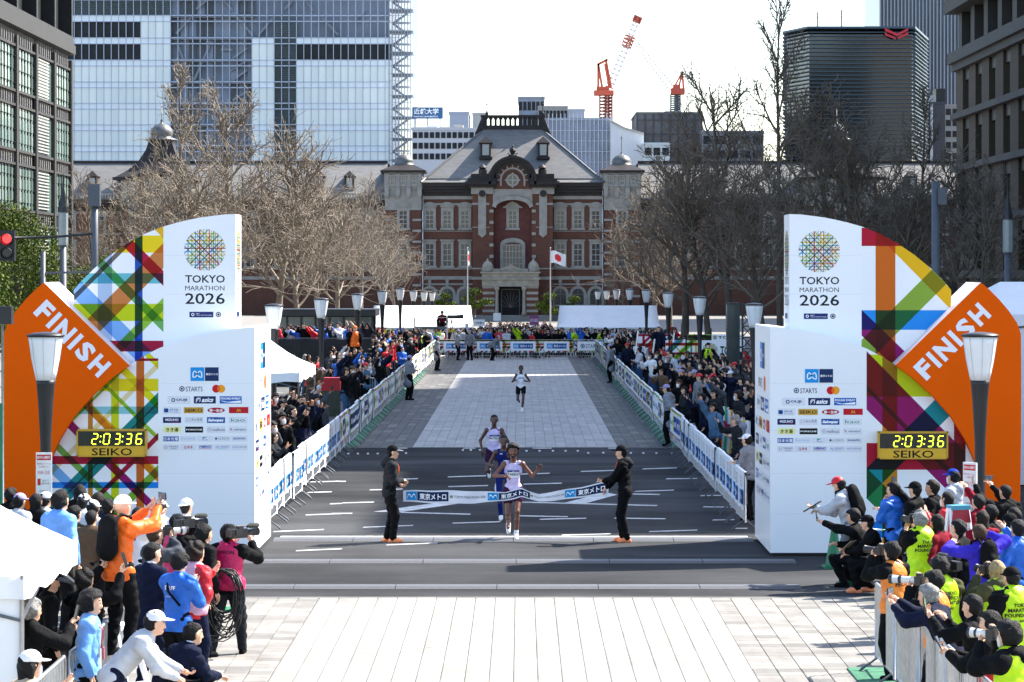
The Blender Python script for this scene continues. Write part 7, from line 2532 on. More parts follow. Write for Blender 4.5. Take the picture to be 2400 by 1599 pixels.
        while nb:
            dv_ = unit(np3(rr.gauss(0, 1), rr.gauss(0, 1), rr.gauss(0, 1)))
            if dv_[1] > .45 and dv_[2] < .45 or dv_[2] < -.35: continue
            nb -= 1
            q = hc + hu * .03 * s - hf * (.015 + gr * .4) * s + (hr * dv_[0] * .86 + hf * dv_[1] + hu * dv_[2]) * (.082 + gr * .75) * s
            Hh.append(CAP(q, q + (hf * rr.uniform(-.02, .02) - hu * .02) * s, rb_ * s, rb_ * .7 * s))
        ab = (unit(hu - hf * .25), float(unit(hu - hf * .25) @ (hc + hu * (.062 + (.012 if hs == 'curly' else -gr * .15)) * s + hf * .06 * s)))
        bh = (-hf, float(-hf @ (hc + hf * .012 * s)))
        cut = [[ab, bh], (hu, float(hu @ (hc - hu * (.085 + gr * .5) * s)))]
        if hs in ('bob', 'long'):
            cut = []
            Hh = [CAP(hc + hu * .035 * s - hf * .02 * s, hc + hu * .02 * s - hf * .035 * s, .098 * s, .1 * s, hr, .92)]
            dl = .10 if hs == 'bob' else .24
            for k in (-1, 1): Hh.append(CAP(hc + hr * k * .07 * s - hf * .03 * s, hc + hr * k * .072 * s - hf * .035 * s - hu * dl * s, .038 * s, .032 * s))
            Hh.append(CAP(hc - hf * .06 * s, hc - hf * .07 * s - hu * (dl + .02) * s, .07 * s, .06 * s))
            cn = unit(-hf * .93 + hu * .36)
            cut = [(cn, float(cn @ (hc + hu * .02 * s + hf * .045 * s)))]
        out['hair'] = grow_surface(Hh, min(vox, .016), .015, cut, wr={'curly': .013, 'thick': .009, 'crop': .001}.get(hs, .006), seed=sd_ + 9)
    if sp.get('cap'):
        Cq = [CAP(hc + hu * .045 * s - hf * .008 * s, hc + hu * .042 * s - hf * .022 * s, .104 * s, .104 * s, hr, .92)]
        cn = unit(hu + hf * .08)
        out['cap'] = grow_surface(Cq, min(vox, .016), .02, [(cn, float(cn @ (hc + hu * .038 * s)))])
        if sp['cap'] != 'beanie':
            bd = -hf if sp['cap'] == 'back' else hf
            b0 = hc + hu * .048 * s + bd * .09 * s
            out['brim'] = grow_surface([CAP(b0 + hr * .04 * s, b0 - hr * .04 * s, .05 * s, None, hu, .2), CAP(b0, b0 + bd * .055 * s - hu * .008 * s, .058 * s, .05 * s, hu, .18)], min(vox, .012), .01)
    if sp.get('mask'):
        m0 = hc - hu * .045 * s + hf * .062 * s
        out['mask'] = grow_surface([CAP(m0 + hu * .018 * s, m0 - hu * .028 * s, .052 * s, .045 * s, hf, .75)], min(vox, .014), .01)
    return out, an


def to_mesh(name, vf, mats):
    me = bpy.data.meshes.new(name)
    V, Fc = vf[0], vf[1]
    me.from_pydata(np.asarray(V).tolist(), [], Fc if isinstance(Fc, list) else Fc.tolist())
    for m in mats: me.materials.append(m)
    if len(vf) > 2: me.polygons.foreach_set('material_index', vf[2])
    me.polygons.foreach_set('use_smooth', [True] * len(me.polygons))
    me.update()
    return me


def fab(name, col, rough=.8, shiny=False):
    return mat('cloth_' + name, lin(col), .45 if shiny else rough, var=.16, scale=7, bump=.75, bscale=15, spec=.3 if shiny else .08)


CLOTH = {'black': ('#101113', 0), 'charcoal': ('#25272b', 0), 'navy': ('#151b30', 0), 'grey': ('#7d8086', 0), 'light grey': ('#b9bcc2', 0), 'dark grey': ('#45484d', 0), 'white': ('#e4e4e6', 0), 'beige': ('#b3a189', 0), 'brown': ('#5e4a3a', 0),
         'blue': ('#1e62c0', 1), 'light blue': ('#6ea3e6', 1), 'red': ('#c8202c', 1), 'dark red': ('#7a1424', 0), 'orange': ('#ee6a1c', 1), 'green': ('#2d6b45', 0), 'olive': ('#4a4a33', 0), 'purple blue': ('#3b2fae', 0), 'yellow': ('#b9e20a', 1), 'pink': ('#c41f58', 1),
         'pale pink': ('#d9a9bd', 1), 'lilac': ('#c6bbe0', 0), 'royal blue': ('#14205f', 0), 'purple': ('#3a1e3c', 0), 'teal': ('#1f6a70', 0), 'denim': ('#3d5878', 0), 'steel blue': ('#4d6b86', 0), 'coral': ('#ff9a6a', 0), 'vest orange': ('#e8822a', 1), 'cap blue': ('#1e3fae', 0), 'lavender': ('#9d93b8', 0)}
def cm(name): return fab(name.replace(' ', '_'), CLOTH[name][0], shiny=bool(CLOTH[name][1]))
SKIN = {'light': mat('skin_light', lin('#d9a98a'), .55, var=.06, scale=20), 'tan': mat('skin_tan', lin('#c08a68'), .55, var=.06, scale=20), 'dark': mat('skin_dark', lin('#4a2c20'), .42, var=.08, scale=20, spec=.6), 'brown': mat('skin_brown', lin('#6b4230'), .42, var=.08, scale=20, spec=.6)}
M_EYE = mat('eye_dark', (.015, .012, .011), .4, var=0)
M_LIP = mat('lip', (.30, .10, .085), .5, var=0)
HAIRC = {'black': mat('hair_black', (.006, .0055, .0055), .7, var=.3, scale=40, bump=.9, bscale=60, spec=.25), 'brown': mat('hair_brown', (.05, .027, .014), .7, var=.3, scale=40, bump=.9, bscale=60, spec=.25), 'grey': mat('hair_grey', (.22, .215, .20), .5, var=.35, scale=30, bump=.9, bscale=60, spec=.25), 'blond': mat('hair_blond', (.34, .24, .11), .5, var=.3, scale=40, bump=.9, bscale=60, spec=.25), 'dark brown': mat('hair_dark_brown', (.016, .010, .007), .7, var=.3, scale=40, bump=.9, bscale=60, spec=.25)}
PARTN = {'top': {'jacket': 'jacket', 'coat': 'coat', 'suit': 'suit_jacket', 'tee': 'shirt', 'singlet': 'running_singlet', 'puffer': 'padded_jacket'}, 'bottom': {'trousers': 'trousers', 'shorts': 'shorts', 'tights': 'tights'}}


def dress(sp):
    """materials for every part of a person"""
    g = sp.get
    skin = SKIN[g('skin', 'light')]
    d = {'body': [skin, M_EYE, M_LIP], 'top': [cm(g('tc', 'black'))], 'bottom': [cm(g('bc', 'black'))], 'hair': [HAIRC[g('hc', 'black')]], 'cap': [cm(g('cc', 'white'))], 'brim': [cm(g('brc', g('cc', 'white')))], 'mask': [cm('white')], 'vest': [cm(g('vc', 'yellow'))], 'hood': [cm(g('hoodc', g('tc', 'black')))], 'collar': [cm('white')]}
    for k in (-1, 1):
        d['shoe%d' % k] = [cm(g('sc', 'black'))]; d['sock%d' % k] = [cm('white')]
    return d


def pname(key, sp):
    if key in PARTN: return PARTN[key][sp.get(key, 'jacket' if key == 'top' else 'trousers')]
    return {'shoe-1': 'shoe', 'shoe1': 'shoe', 'sock-1': 'sock', 'sock1': 'sock', 'vest': 'safety_vest'}.get(key, key)


class Person:
    def __init__(self, sp, X, Y, rz, label, z=0.0, group=None):
        self.sp = sp
        parts, self.an = figure(sp)
        d = dress(sp)
        o = bpy.data.objects.new('person', to_mesh('person', parts['body'], d['body']))
        o.location = (X, Y, z); o.rotation_euler = (0, 0, rz)
        link(o)
        self.o = o
        self.M = Matrix.Translation((X, Y, z)) @ Matrix.Rotation(rz, 4, 'Z')
        self.ch = {}
        for k, vf in parts.items():
            if k == 'body' or len(vf[0]) < 8: continue
            par = o
            if k == 'brim' and 'cap' in self.ch: par = self.ch['cap']
            if k == 'hood' and 'top' in self.ch: par = self.ch['top']
            c = bpy.data.objects.new(pname(k, sp), to_mesh(pname(k, sp), vf, d[k]))
            link(c, par)
            self.ch[k] = c
        tag(o, label, 'person', group)

    def w(self, p): return self.M @ Vector(p)
    def wrist(self, k): return self.an['arms'][k][2]
    def hand(self, k):
        a, e, w = self.an['arms'][k]
        return w + unit(w - e) * .10

    def print_on(self, part, lines, name='vest_lettering', back=True, plate=None, col='#16181c'):
        """lettering laid on the cloth: lines = (text, centre x, centre z, height, bold); plate = (x0,z0,x1,z1,colour)"""
        me = self.ch[part].data
        bvh = BVHTree.FromPolygons([v.co for v in me.vertices], [tuple(p.vertices) for p in me.polygons])
        sg = -1 if back else 1
        fw, rt, t = [Vector(self.an[q]) for q in ('fw', 'rt', 't')]
        org = Vector(self.an['mid'])
        mb = MB()
        def pt(x, z, l):
            q = org + rt * (x * (1 if back else -1)) + t * z
            hit = bvh.ray_cast(q + fw * (sg * 1.0), fw * -sg)
            y = hit[0] if hit[0] is not None else q + fw * (sg * .1)
            return y + fw * (sg * (.006 + .003 * l))
        if plate:
            for (x0, z0, x1, z1, c, l) in plate:
                n = 6; m_ = 4
                vs = [pt(x0 + (x1 - x0) * i / n, z0 + (z1 - z0) * j / m_, l) for j in range(m_ + 1) for i in range(n + 1)]
                mb.add(vs, [(j * (n + 1) + i, j * (n + 1) + i + 1, (j + 1) * (n + 1) + i + 1, (j + 1) * (n + 1) + i) for j in range(m_) for i in range(n)], 0, lin(c))
        for tx, cx, cz, h, b, c in lines:
            v, f, a = text2d(tx, b, .0)
            w = a * h
            mb.add([pt(cx - w / 2 + p[0] * w, cz - h / 2 + p[1] * h, 2) for p in v], f, 0, lin(c or col))
        o = mb.build(name, print_mat('cloth_print', .7), self.ch[part] if part != 'top' else self.ch[part])
        return o

# ================================================================== hand-held things
M_PHONE = mat('phone_black', (.012, .012, .014), .25, var=0)
M_SCREEN = mat('phone_screen', (.10, .12, .15), .08, var=.5, scale=30, spec=.8)
M_CAMB = mat('camera_black', (.014, .014, .015), .4, var=.1)
M_LENSW = mat('white_lens', (.70, .69, .66), .45, var=.04)
M_LENSG = mat('lens_glass', (.01, .012, .02), .03, var=0, spec=1.0)


def frame_from(fwd, up):
    f = Vector(fwd).normalized(); r = f.cross(Vector(up)).normalized(); u = r.cross(f)
    return Matrix((r, f, u)).transposed()


def held(name, P, pos, fwd, up, label, cat):
    """an Empty in the world at a point of a person, its +y along fwd"""
    e = bpy.data.objects.new(name, None)
    e.empty_display_size = .1
    R3 = P.M.to_3x3() @ frame_from(fwd, up)
    e.matrix_world = Matrix.Translation(P.w(pos)) @ R3.to_4x4()
    link(e)
    if label: tag(e, label, cat)
    return e


_ph = MB().cbox((0, 0, .02), (.078, .012, .156)).mesh('phone_body', M_PHONE)
_ps = MB().cbox((0, -.0068, .02), (.070, .002, .146)).mesh('screen', M_SCREEN)


def phone(P, k, label, land=False, group=None):
    hd = P.hand(k)
    f = unit(hd - P.an['head'])
    e = held('smartphone', P, hd + f * .03 + np3(0, 0, .05), f, (1, 0, 0) if land else (0, 0, 1), label, 'phone')
    if group: e['group'] = group
    inst('phone_body', _ph, e); inst('screen', _ps, e)
    return e


def still_camera(P, label, white=False, L=.16, dz=0.0):
    hd, hf, hu = P.an['head'], P.an['hf'], P.an['hu']
    e = held('photo_camera', P, hd + hf * .15 + hu * (.01 + dz), hf, hu, label, 'camera')
    MB().cbox((0, 0, 0), (.145, .075, .10)).cbox((0, 0, .06), (.06, .06, .04)).cbox((.06, .03, -.005), (.03, .05, .1)).build('camera_body', M_CAMB, e)
    MB().tube([(0, .03, 0), (0, .06, 0), (0, .06 + L * .4, 0), (0, .06 + L, 0)], [.034, .038, .04, .048], 14).build('lens', M_LENSW if white else M_CAMB, e, True)
    MB().tube([(0, .061 + L, 0), (0, .064 + L, 0)], .042, 14).build('lens_glass', M_LENSG, e)
    if white: MB().tube([(0, .06 + L * .5, 0), (0, .06 + L * .62, 0)], .0455, 14).tube([(0, .06 + L * .86, 0), (0, .06 + L * .99, 0)], .0525, 14).build('lens_ring', M_CAMB, e)
    return e


def video_camera(P, label, side=1, dz=.02):
    hd, hf, hu, hr = P.an['head'], P.an['hf'], P.an['hu'], P.an['hr']
    e = held('video_camera', P, hd + hr * (.17 * side) + hf * .06 + hu * dz, hf, hu, label, 'camera')
    e.scale = (.8, .8, .8)
    MB().cbox((0, -.06, 0), (.11, .30, .15)).cbox((.06, -.1, .02), (.02, .12, .08)).cbox((0, -.02, .09), (.05, .1, .03)).cbox((0, -.24, .01), (.1, .09, .12)).build('camera_body', M_CAMB, e)
    MB().tube([(0, .11, .01), (0, .2, .01), (0, .34, .01)], [.05, .055, .066], 12).build('lens', M_CAMB, e, True)
    MB().tube([(0, -.1, .12), (0, .12, .12)], .014, 6).bar((0, -.1, .08), (0, -.1, .12), .02).bar((0, .12, .08), (0, .12, .12), .02).build('handle', M_CAMB, e)
    MB().tube([(.07, .08, .12), (.07, .12, .12), (.07, .28, .12), (.07, .31, .12)], [.02, .042, .042, .02], 10).build('furry_microphone', mat('furry_grey', (.05, .055, .045), .95, var=.4, scale=80, bump=.8, bscale=150), e, True)
    MB().cbox((-.09, .03, .03), (.08, .02, .06)).build('viewfinder', M_SCREEN, e)
    return e


def backpack(P, label, col='black', w=1.0):
    an = P.an
    c = an['mid'] + an['t'] * .10 - an['fw'] * .20
    pr = [CAP(c - an['t'] * .13, c + an['t'] * .12, .14 * w, .125 * w, an['fw'], .62), CAP(c - an['t'] * .12 + an['fw'] * .0 - an['fw'] * .05, c - an['t'] * .02 - an['fw'] * .05, .09 * w, .085 * w, an['fw'], .7)]
    o = bpy.data.objects.new('backpack', to_mesh('backpack', grow_surface(pr, .016, .02, wr=.004), [cm(col)]))
    o.matrix_world = P.M
    link(o)
    for k in (-1, 1):
        s0 = c + an['t'] * .17 + an['rt'] * .09 * k
        pts = [s0, s0 + an['t'] * .08 + an['fw'] * .10, s0 + an['t'] * .05 + an['fw'] * .26, s0 - an['t'] * .2 + an['fw'] * .34, s0 - an['t'] * .33 + an['fw'] * .2]
        MB().tube(pts, .018, 5).build('strap', cm(col), o, True)
    MB().tube([c + an['t'] * .2 + an['rt'] * .03, c + an['t'] * .25, c + an['t'] * .2 - an['rt'] * .03], .01, 5).build('carry_loop', cm(col), o)
    tag(o, label, 'backpack')
    return o


def lanyard(P, col='#3f7fc8'):
    an = P.an
    top = P.ch['top']
    mb = MB()
    c = an['neck'] + an['fw'] * .14 - an['t'] * .30
    for k in (-1, 1): mb.tube([an['neck'] + an['rt'] * .07 * k + an['fw'] * .03, an['neck'] + an['rt'] * .06 * k + an['fw'] * .15 - an['t'] * .1, c], .008, 4)
    mb.cbox(c + an['fw'] * .03 - an['t'] * .05, (.09, .012, .12))
    mb.build('lanyard', mat('lanyard', lin(col), .6), top)


# poses: hand targets relative to the base of the neck, metres for a 1.72 m person
PH1 = {'rh': (.10, .40, .12), 'palm': (0, 1, .2)}
PH2 = {'rh': (.10, .36, .08), 'lh': (-.10, .36, .06), 'curl': .7}
HIGH = {'rh': (.12, .34, .36), 'palm': (0, 1, 0)}
HIGH2 = {'rh': (.12, .36, .30), 'lh': (-.10, .36, .28)}
CAMP = {'rh': (.11, .22, .12), 'lh': (-.06, .30, .07), 'curl': .8}
CLAP = {'rh': (.05, .34, -.10), 'lh': (-.05, .34, -.08), 'curl': .15}
FOLD = {'rh': (-.02, .24, -.30), 'lh': (.03, .24, -.32)}

def FG(u, v, h, rzdeg, label, z=0.0, Y=None, group=None, **sp):
    sp.setdefault('vox', .0135); sp.setdefault('build', 1.1); sp['h'] = h
    if Y is None: Y = (CH - h - z) * F / (v - V0)
    sp.setdefault('seed', int(u) % 17)
    return Person(sp, WX(u, Y), Y, R(rzdeg), label, z, group)

# ---------------------------------------------------------------- runners and tape
w1 = FG(1203, 0, 1.80, 180, 'winning runner in a lilac singlet breaking the tape with one thumb raised', Y=54.6, vox=.0105, top='singlet', tc='lilac', bottom='shorts', bc='purple', skin='brown', hair='curly', beard=True, build=.84, lean=7,
        lh=(-.44, .14, -.17), lhp=(-.2, -.6, -.8), rh=(.16, .26, -.27), rhp=(.9, -.5, -.3), feet=((-.05, .22, 0), (.09, -.22, .16)), toe=(0, 48), hip=.90, kneep=(.02, 1, .3), sc='white', socks=True, curl=.85, yaw=0)
w2 = FG(1181, 0, 1.74, 178, 'second runner in a royal blue singlet and tights close behind the winner', Y=58.9, vox=.0115, top='singlet', tc='royal blue', bottom='tights', bc='royal blue', skin='dark', hair='crop', build=.82, lean=8,
        rh=(.20, .20, -.34), lh=(-.16, .26, -.18), feet=((-.06, -.30, .3), (.05, .2, 0)), toe=(50, 0), hip=.91, sc='white', socks=True, curl=.9)
w3 = FG(1158, 0, 1.78, 182, 'third runner in a lilac singlet with one arm hanging straight', Y=66.5, vox=.012, top='singlet', tc='lilac', bottom='shorts', bc='purple', skin='dark', hair='crop', build=.84, lean=7,
        rh=(.27, .08, -.50), lh=(-.20, .2, -.2), feet=((-.05, .22, 0), (.10, -.34, .36)), toe=(0, 55), hip=.91, sc='white', socks=True, curl=.85)
w4 = FG(1221, 0, 1.70, 180, 'fourth runner in a white singlet alone on the pale plaza strip', Y=104.3, vox=.014, top='singlet', tc='white', bottom='shorts', bc='black', skin='dark', hair='crop', build=.82, lean=6,
        rh=(.22, .18, -.26), lh=(-.20, .12, -.30), feet=((-.04, .2, 0), (.07, -.3, .32)), toe=(0, 50), hip=.91, sc='white', socks=True)
for P_, nm in ((w1, 'TAKELE'), (w3, 'MUTISO'), (w4, '')):
    P_.print_on('top', [('東京メトロ', .03, .075, .02, 0, '#ffffff')] + ([(nm, 0, .02, .045, .02, '#16181c')] if nm else []), 'race_bib', back=False,
                plate=[(-.11, -.045, .11, .095, '#eef0f4', 0), (-.11, .06, .11, .095, '#123a78', 1), (-.11, .06, -.06, .095, '#2d8fd0', 1)])
w2.print_on('top', [('ABC', -.05, .17, .022, .02, '#ffffff')], 'chest_print', back=False, plate=[(.0, -.10, .12, .04, '#c9d6ee', 0)])
tl_ = FG(912, 0, 1.75, -84, 'tape holder in a charcoal hooded jacket on the near left, hands low', Y=53.9, vox=.0115, tc='charcoal', bc='black', hood=True, cap='fwd', cc='black', brc='grey', sc='coral', rh=(-.02, .20, -.36), lh=(.04, .15, -.42), yaw=-8, hair='crop', feet=((-.09, -.04, 0), (.09, .06, 0)), build=1.02)
tr_ = FG(1465, 0, 1.75, 80, 'tape holder in a black hooded jacket gripping the tape end', Y=53.9, vox=.0115, tc='black', bc='black', hood=True, hoodc='charcoal', cap='fwd', cc='black', sc='coral', rh=(.0, .34, -.54), lh=(.02, .35, -.36), hair='crop', feet=((-.09, -.05, 0), (.09, .05, 0)), build=1.02, curl=.9)
for P_ in (tl_, tr_):
    n_, f_ = P_.an['neck'], P_.an['fw']
    MB().tube([n_ + f_ * .11, n_ + f_ * .15 + np3(.02, 0, -.12), n_ + f_ * .14 + np3(.0, 0, -.24)], .006, 4).tube([n_ + f_ * .11 + np3(.03, 0, 0), n_ + f_ * .14 + np3(.05, 0, -.1), n_ + f_ * .13 + np3(.04, 0, -.2)], .006, 4).build('orange_cord', cm('orange'), P_.ch['top'])

TAPE = [(945, 1150, 1176, 54.2), (990, 1149, 1178, 54.2), (1050, 1150, 1180, 54.2), (1110, 1151, 1180, 54.22), (1150, 1153, 1177, 54.24), (1185, 1153, 1173, 54.26), (1205, 1147, 1170, 54.27), (1222, 1144, 1165, 54.27), (1238, 1152, 1170, 54.27), (1262, 1158, 1175, 54.25), (1300, 1152, 1174, 54.2), (1360, 1142, 1166, 54.1), (1400, 1133, 1161, 54.0), (1426, 1128, 1159, 53.95)]
def tape_pt(u, f, l=0):
    for a, b in zip(TAPE, TAPE[1:]):
        if u <= b[0] or b is TAPE[-1]:
            t = (u - a[0]) / (b[0] - a[0])
            vt, vb, Y = a[1] + (b[1] - a[1]) * t, a[2] + (b[2] - a[2]) * t, a[3] + (b[3] - a[3]) * t
            v = vt + (vb - vt) * f + .8 * math.sin(u * .07)
            Yr = Y + .012 * math.sin(u * .09 + f * 2) - .004 * l
            return (WX(u, Yr), Yr, WZ(v, Yr))
mb = MB()
us = list(range(945, 1427, 6)) + [1426]
for a, b in zip(us, us[1:]):
    for j in range(4):
        mb.add([tape_pt(a, (j + 1) / 4), tape_pt(b, (j + 1) / 4), tape_pt(b, j / 4), tape_pt(a, j / 4)], [(0, 1, 2, 3)], 0, (.76, .76, .80))
def tape_rect(u0, u1, f0, f1, col, l):
    n = max(2, int((u1 - u0) / 6))
    for k in range(n):
        a, b = u0 + (u1 - u0) * k / n, u0 + (u1 - u0) * (k + 1) / n
        mb.add([tape_pt(a, f1, l), tape_pt(b, f1, l), tape_pt(b, f0, l), tape_pt(a, f0, l)], [(0, 1, 2, 3)], 0, lin(col))
def tape_text(s, u0, u1, f0, f1, col, l, b=.0):
    v, f, a = text2d(s, b)
    mb.add([tape_pt(u0 + p[0] * (u1 - u0), f1 + (f0 - f1) * p[1], l) for p in v], f, 0, lin(col))
for u0 in (952, 1143, 1324):
    tape_rect(u0, u0 + 25, .12, .86, '#1b8fcb', 1); tape_rect(u0 + 26, u0 + 99 if u0 < 1300 else u0 + 97, .12, .86, '#12284f', 1)
    tape_text('東京メトロ', u0 + 31, u0 + 94, .24, .76, '#ffffff', 2, .02)
    for k in (-1, 1):
        pts = [(0, .62), (.16, .38), (.3, .36), (.4, .7)]
        for (xa, ya), (xb, yb) in zip(pts, pts[1:]):
            a_, b_ = u0 + 12.5 + k * xa * 25, u0 + 12.5 + k * xb * 25
            mb.add([tape_pt(a_, ya - .05, 2), tape_pt(b_, yb - .05, 2), tape_pt(b_, yb + .05, 2), tape_pt(a_, ya + .05, 2)], [(0, 1, 2, 3)], 0, lin('#ffffff'))
for u0 in (1064, 1252):
    tape_text('TOKYO MARATHON 2026', u0, u0 + 74, .40, .60, '#3a3c48', 1)
    tape_rect(u0 - 9, u0 - 3, .4, .6, '#7a8a5a', 1)
o = mb.build('finish_tape', print_mat('banner_cloth', .7))
tag(o, 'white finish tape with blue company boxes stretched across the winner', 'tape')

# ---------------------------------------------------------------- marshals in grey coats on the course
GM = 'marshals in grey coats and caps'
MS = dict(top='coat', tc='grey', bc='black', cap='fwd', cc='lavender', hair='crop', vox=.019)
FG(957, 0, 1.72, -60, 'masked marshal in a grey coat by the sunny barriers, nearer one', Y=114, group=GM, mask=True, **MS, **FOLD)
FG(1023, 0, 1.72, -75, 'marshal in a grey coat by the sunny barriers, farther one', Y=148.5, group=GM, **MS)
FG(1432, 0, 1.72, 70, 'marshal in a grey coat by the shaded barriers, farther one', Y=131.8, group=GM, **MS)
FG(1567, 0, 1.74, 80, 'marshal in a grey hooded coat by the shaded barriers at the asphalt edge', Y=83.6, group=GM, hood=True, **MS, rh=(.05, -.18, -.42), lh=(-.05, -.18, -.42))
for u, Y, rz, lb, ex in ((1072, 166, -100, 'marshal in a grey coat standing first before the far end banners', {}), (1102, 166, 150, 'marshal in a grey coat standing second before the far end banners', {}), (1152, 165.4, -120, 'marshal bending down before the far end banners', dict(lean=48, hip=.88))):
    FG(u, 0, 1.70, rz, lb, Y=Y, group=GM, **{**MS, 'top': 'jacket', **ex})
FG(1757, 0, 1.70, 60, 'capped marshal leaning at the shaded barrier beside the white tower', Y=58.6, tc='grey', bc='black', cap='fwd', cc='white', brc='light grey', vox=.016, **FOLD)

# ---------------------------------------------------------------- left foreground
a = FG(55, 1538, 1.66, -60, 'spectator in a white cap and beige coat at the bottom corner', tc='beige', cap='fwd', cc='white', hair='bob', mask=True, **CLAP)
a = FG(63, 1413, 1.66, -48, 'grey haired man in a black coat filming with a phone', tc='black', hair='thick', hc='grey', rh=(.16, .40, -.02), lh=(.02, .42, -.12), build=1.12, curl=.7)
phone(a, 1, 'black phone held upright by the grey haired man')
a = FG(105, 1348, 1.66, -70, 'man in a black cap and glasses under the awning edge', tc='black', cap='fwd', cc='black', brc='dark grey', hair='crop')
a = FG(190, 1345, 1.68, -40, 'black haired man in black reaching a phone up beside the tent pole', tc='black', hair='thick', lh=(-.12, .36, .26), rh=(.40, .20, .24), build=1.05)
phone(a, -1, 'black phone held sideways beside the tent pole', land=True)
phone(a, 1, 'grey phone held upright before the black backpack')
a = FG(202, 1396, 1.66, -88, 'young man in a light blue jacket standing at the bare barrier', tc='light blue', hair='curly', bc='black', feet=((-.1, 0, 0), (.1, .05, 0)), build=1.05, hoodc='light blue')
lanyard(a, '#b04050')
a = FG(278, 1172, 1.74, -36, 'man in an orange jacket and white cap on the stepladder filming', z=.72, tc='orange', hood=True, cap='fwd', cc='white', hair='none', rh=(.16, .42, .14), lh=(-.02, .42, .10), build=1.05)
backpack(a, 'black backpack with orange zips on the orange jacket', 'black', 1.05)
phone(a, 1, 'phone held sideways by the man in orange', land=True)
a = FG(348, 1282, 1.72, -40, 'man in a dark navy suit turning to the course', top='suit', tc='navy', bc='navy', hair='short', yaw=-20, build=1.05, **FOLD)
a = FG(414, 1304, 1.68, -34, 'staff member in a bright blue jacket with STAFF on the back', tc='blue', hair='thick', pitch=-18, rh=(.06, .24, -.12), lh=(-.06, .26, -.16), hoodc='blue')
a.print_on('top', [('STAFF', -.02, .12, .05, .03, '#e8eef8'), ('Technosports', -.02, .02, .02, .0, '#e8eef8')], 'staff_lettering')
MB().tube([a.an['neck'] + np3(-.12, -.06, -.02), a.an['neck'] + np3(0, -.19, -.16), a.an['neck'] + np3(.16, -.16, -.32)], .016, 5).build('bag_strap', cm('black'), a.ch['top'])
a = FG(452, 1282, 1.66, -45, 'curly haired crew member in a red jacket with a pale pink vest', tc='red', vest=True, vc='pale pink', hair='curly', hc='dark brown', bc='navy', rh=(.10, .10, -.46), lh=(-.02, .30, -.1), sc='dark grey')
a.print_on('vest', [('AL', -.02, .16, .05, .03, '#f4e6ee')], 'vest_lettering')
a = FG(534, 1249, 1.66, -6, 'camera operator in a pink vest and black cargo trousers', tc='black', vest=True, vc='pink', hair='thick', bc='charcoal', rh=(.26, .30, .02), lh=(.0, .26, .02), yaw=-40, build=1.2, feet=((-.20, -.12, 0), (.18, .1, 0)), Y=38.0)
a.print_on('vest', [('OFFICIAL', 0, .17, .045, .03, '#5a1030')], 'vest_lettering')
video_camera(a, 'shoulder video camera with furry microphone over the pink vest')
P_ = a
cb = MB()
_r = random.Random(5)
for k in range(22):
    rx, rz_ = _r.uniform(.17, .28), _r.uniform(.28, .5)
    c0 = np3(.0 + _r.uniform(-.06, .06), -.30 - _r.uniform(0, .1), 1.16 - rz_)
    ph = _r.uniform(-.3, .3)
    cb.tube([c0 + np3(rx * math.cos(t + ph), .05 * math.sin(3 * t + k), rz_ * math.sin(t)) for t in [2 * math.pi * j / 22 for j in range(23)]], .0075, 5, cap=False)
cb.tube([np3(-.1, -.3, .6), np3(-.18, -.34, .3), np3(-.22, -.4, .02), np3(-.4, -.5, .01)], .007, 5)
o = cb.build('cable_coil', mat('black_cable', (.012, .012, .013), .45, var=.1), None, True)
o.matrix_world = P_.M
tag(o, 'big hanging coil of black cable behind the pink vest', 'cable')
a = FG(330, 0, 1.70, -82, 'man in a light grey hooded jacket and white cap bending forward', Y=29.6, tc='light grey', cap='fwd', cc='white', bc='navy', hair='short', lean=42, hip=.92, hipy=-.28, rh=(.10, .30, -.42), lh=(-.06, .34, -.36), feet=((-.1, -.1, 0), (.1, .02, 0)), build=1.06, yaw=-6)
a = FG(432, 0, 1.68, -52, 'person in a dark navy suit crouching at the bottom edge', Y=31.6, top='suit', tc='navy', bc='black', hair='short', lean=32, hip=.50, feet=((-.12, .06, 0), (.12, .12, 0)), hipy=-.22, yaw=-16, rh=(.1, .34, -.34), lh=(-.1, .34, -.36), build=1.1)
a = FG(354, 1241, 1.70, -60, 'brown haired photographer in a dark grey jacket with a white lens', tc='dark grey', hair='short', hc='brown', **CAMP)
still_camera(a, 'camera with a white telephoto lens raised over the crowd', True, .22, .05)
a = FG(407, 1214, 1.70, -50, 'camera operator in a grey cap with a pink vest behind', tc='black', vest=True, vc='pink', cap='fwd', cc='charcoal', **CAMP)
video_camera(a, 'video camera with furry microphone beside the white cap')
a = FG(470, 1238, 1.68, -55, 'black haired bystander between the two camera operators', tc='black', hair='thick')
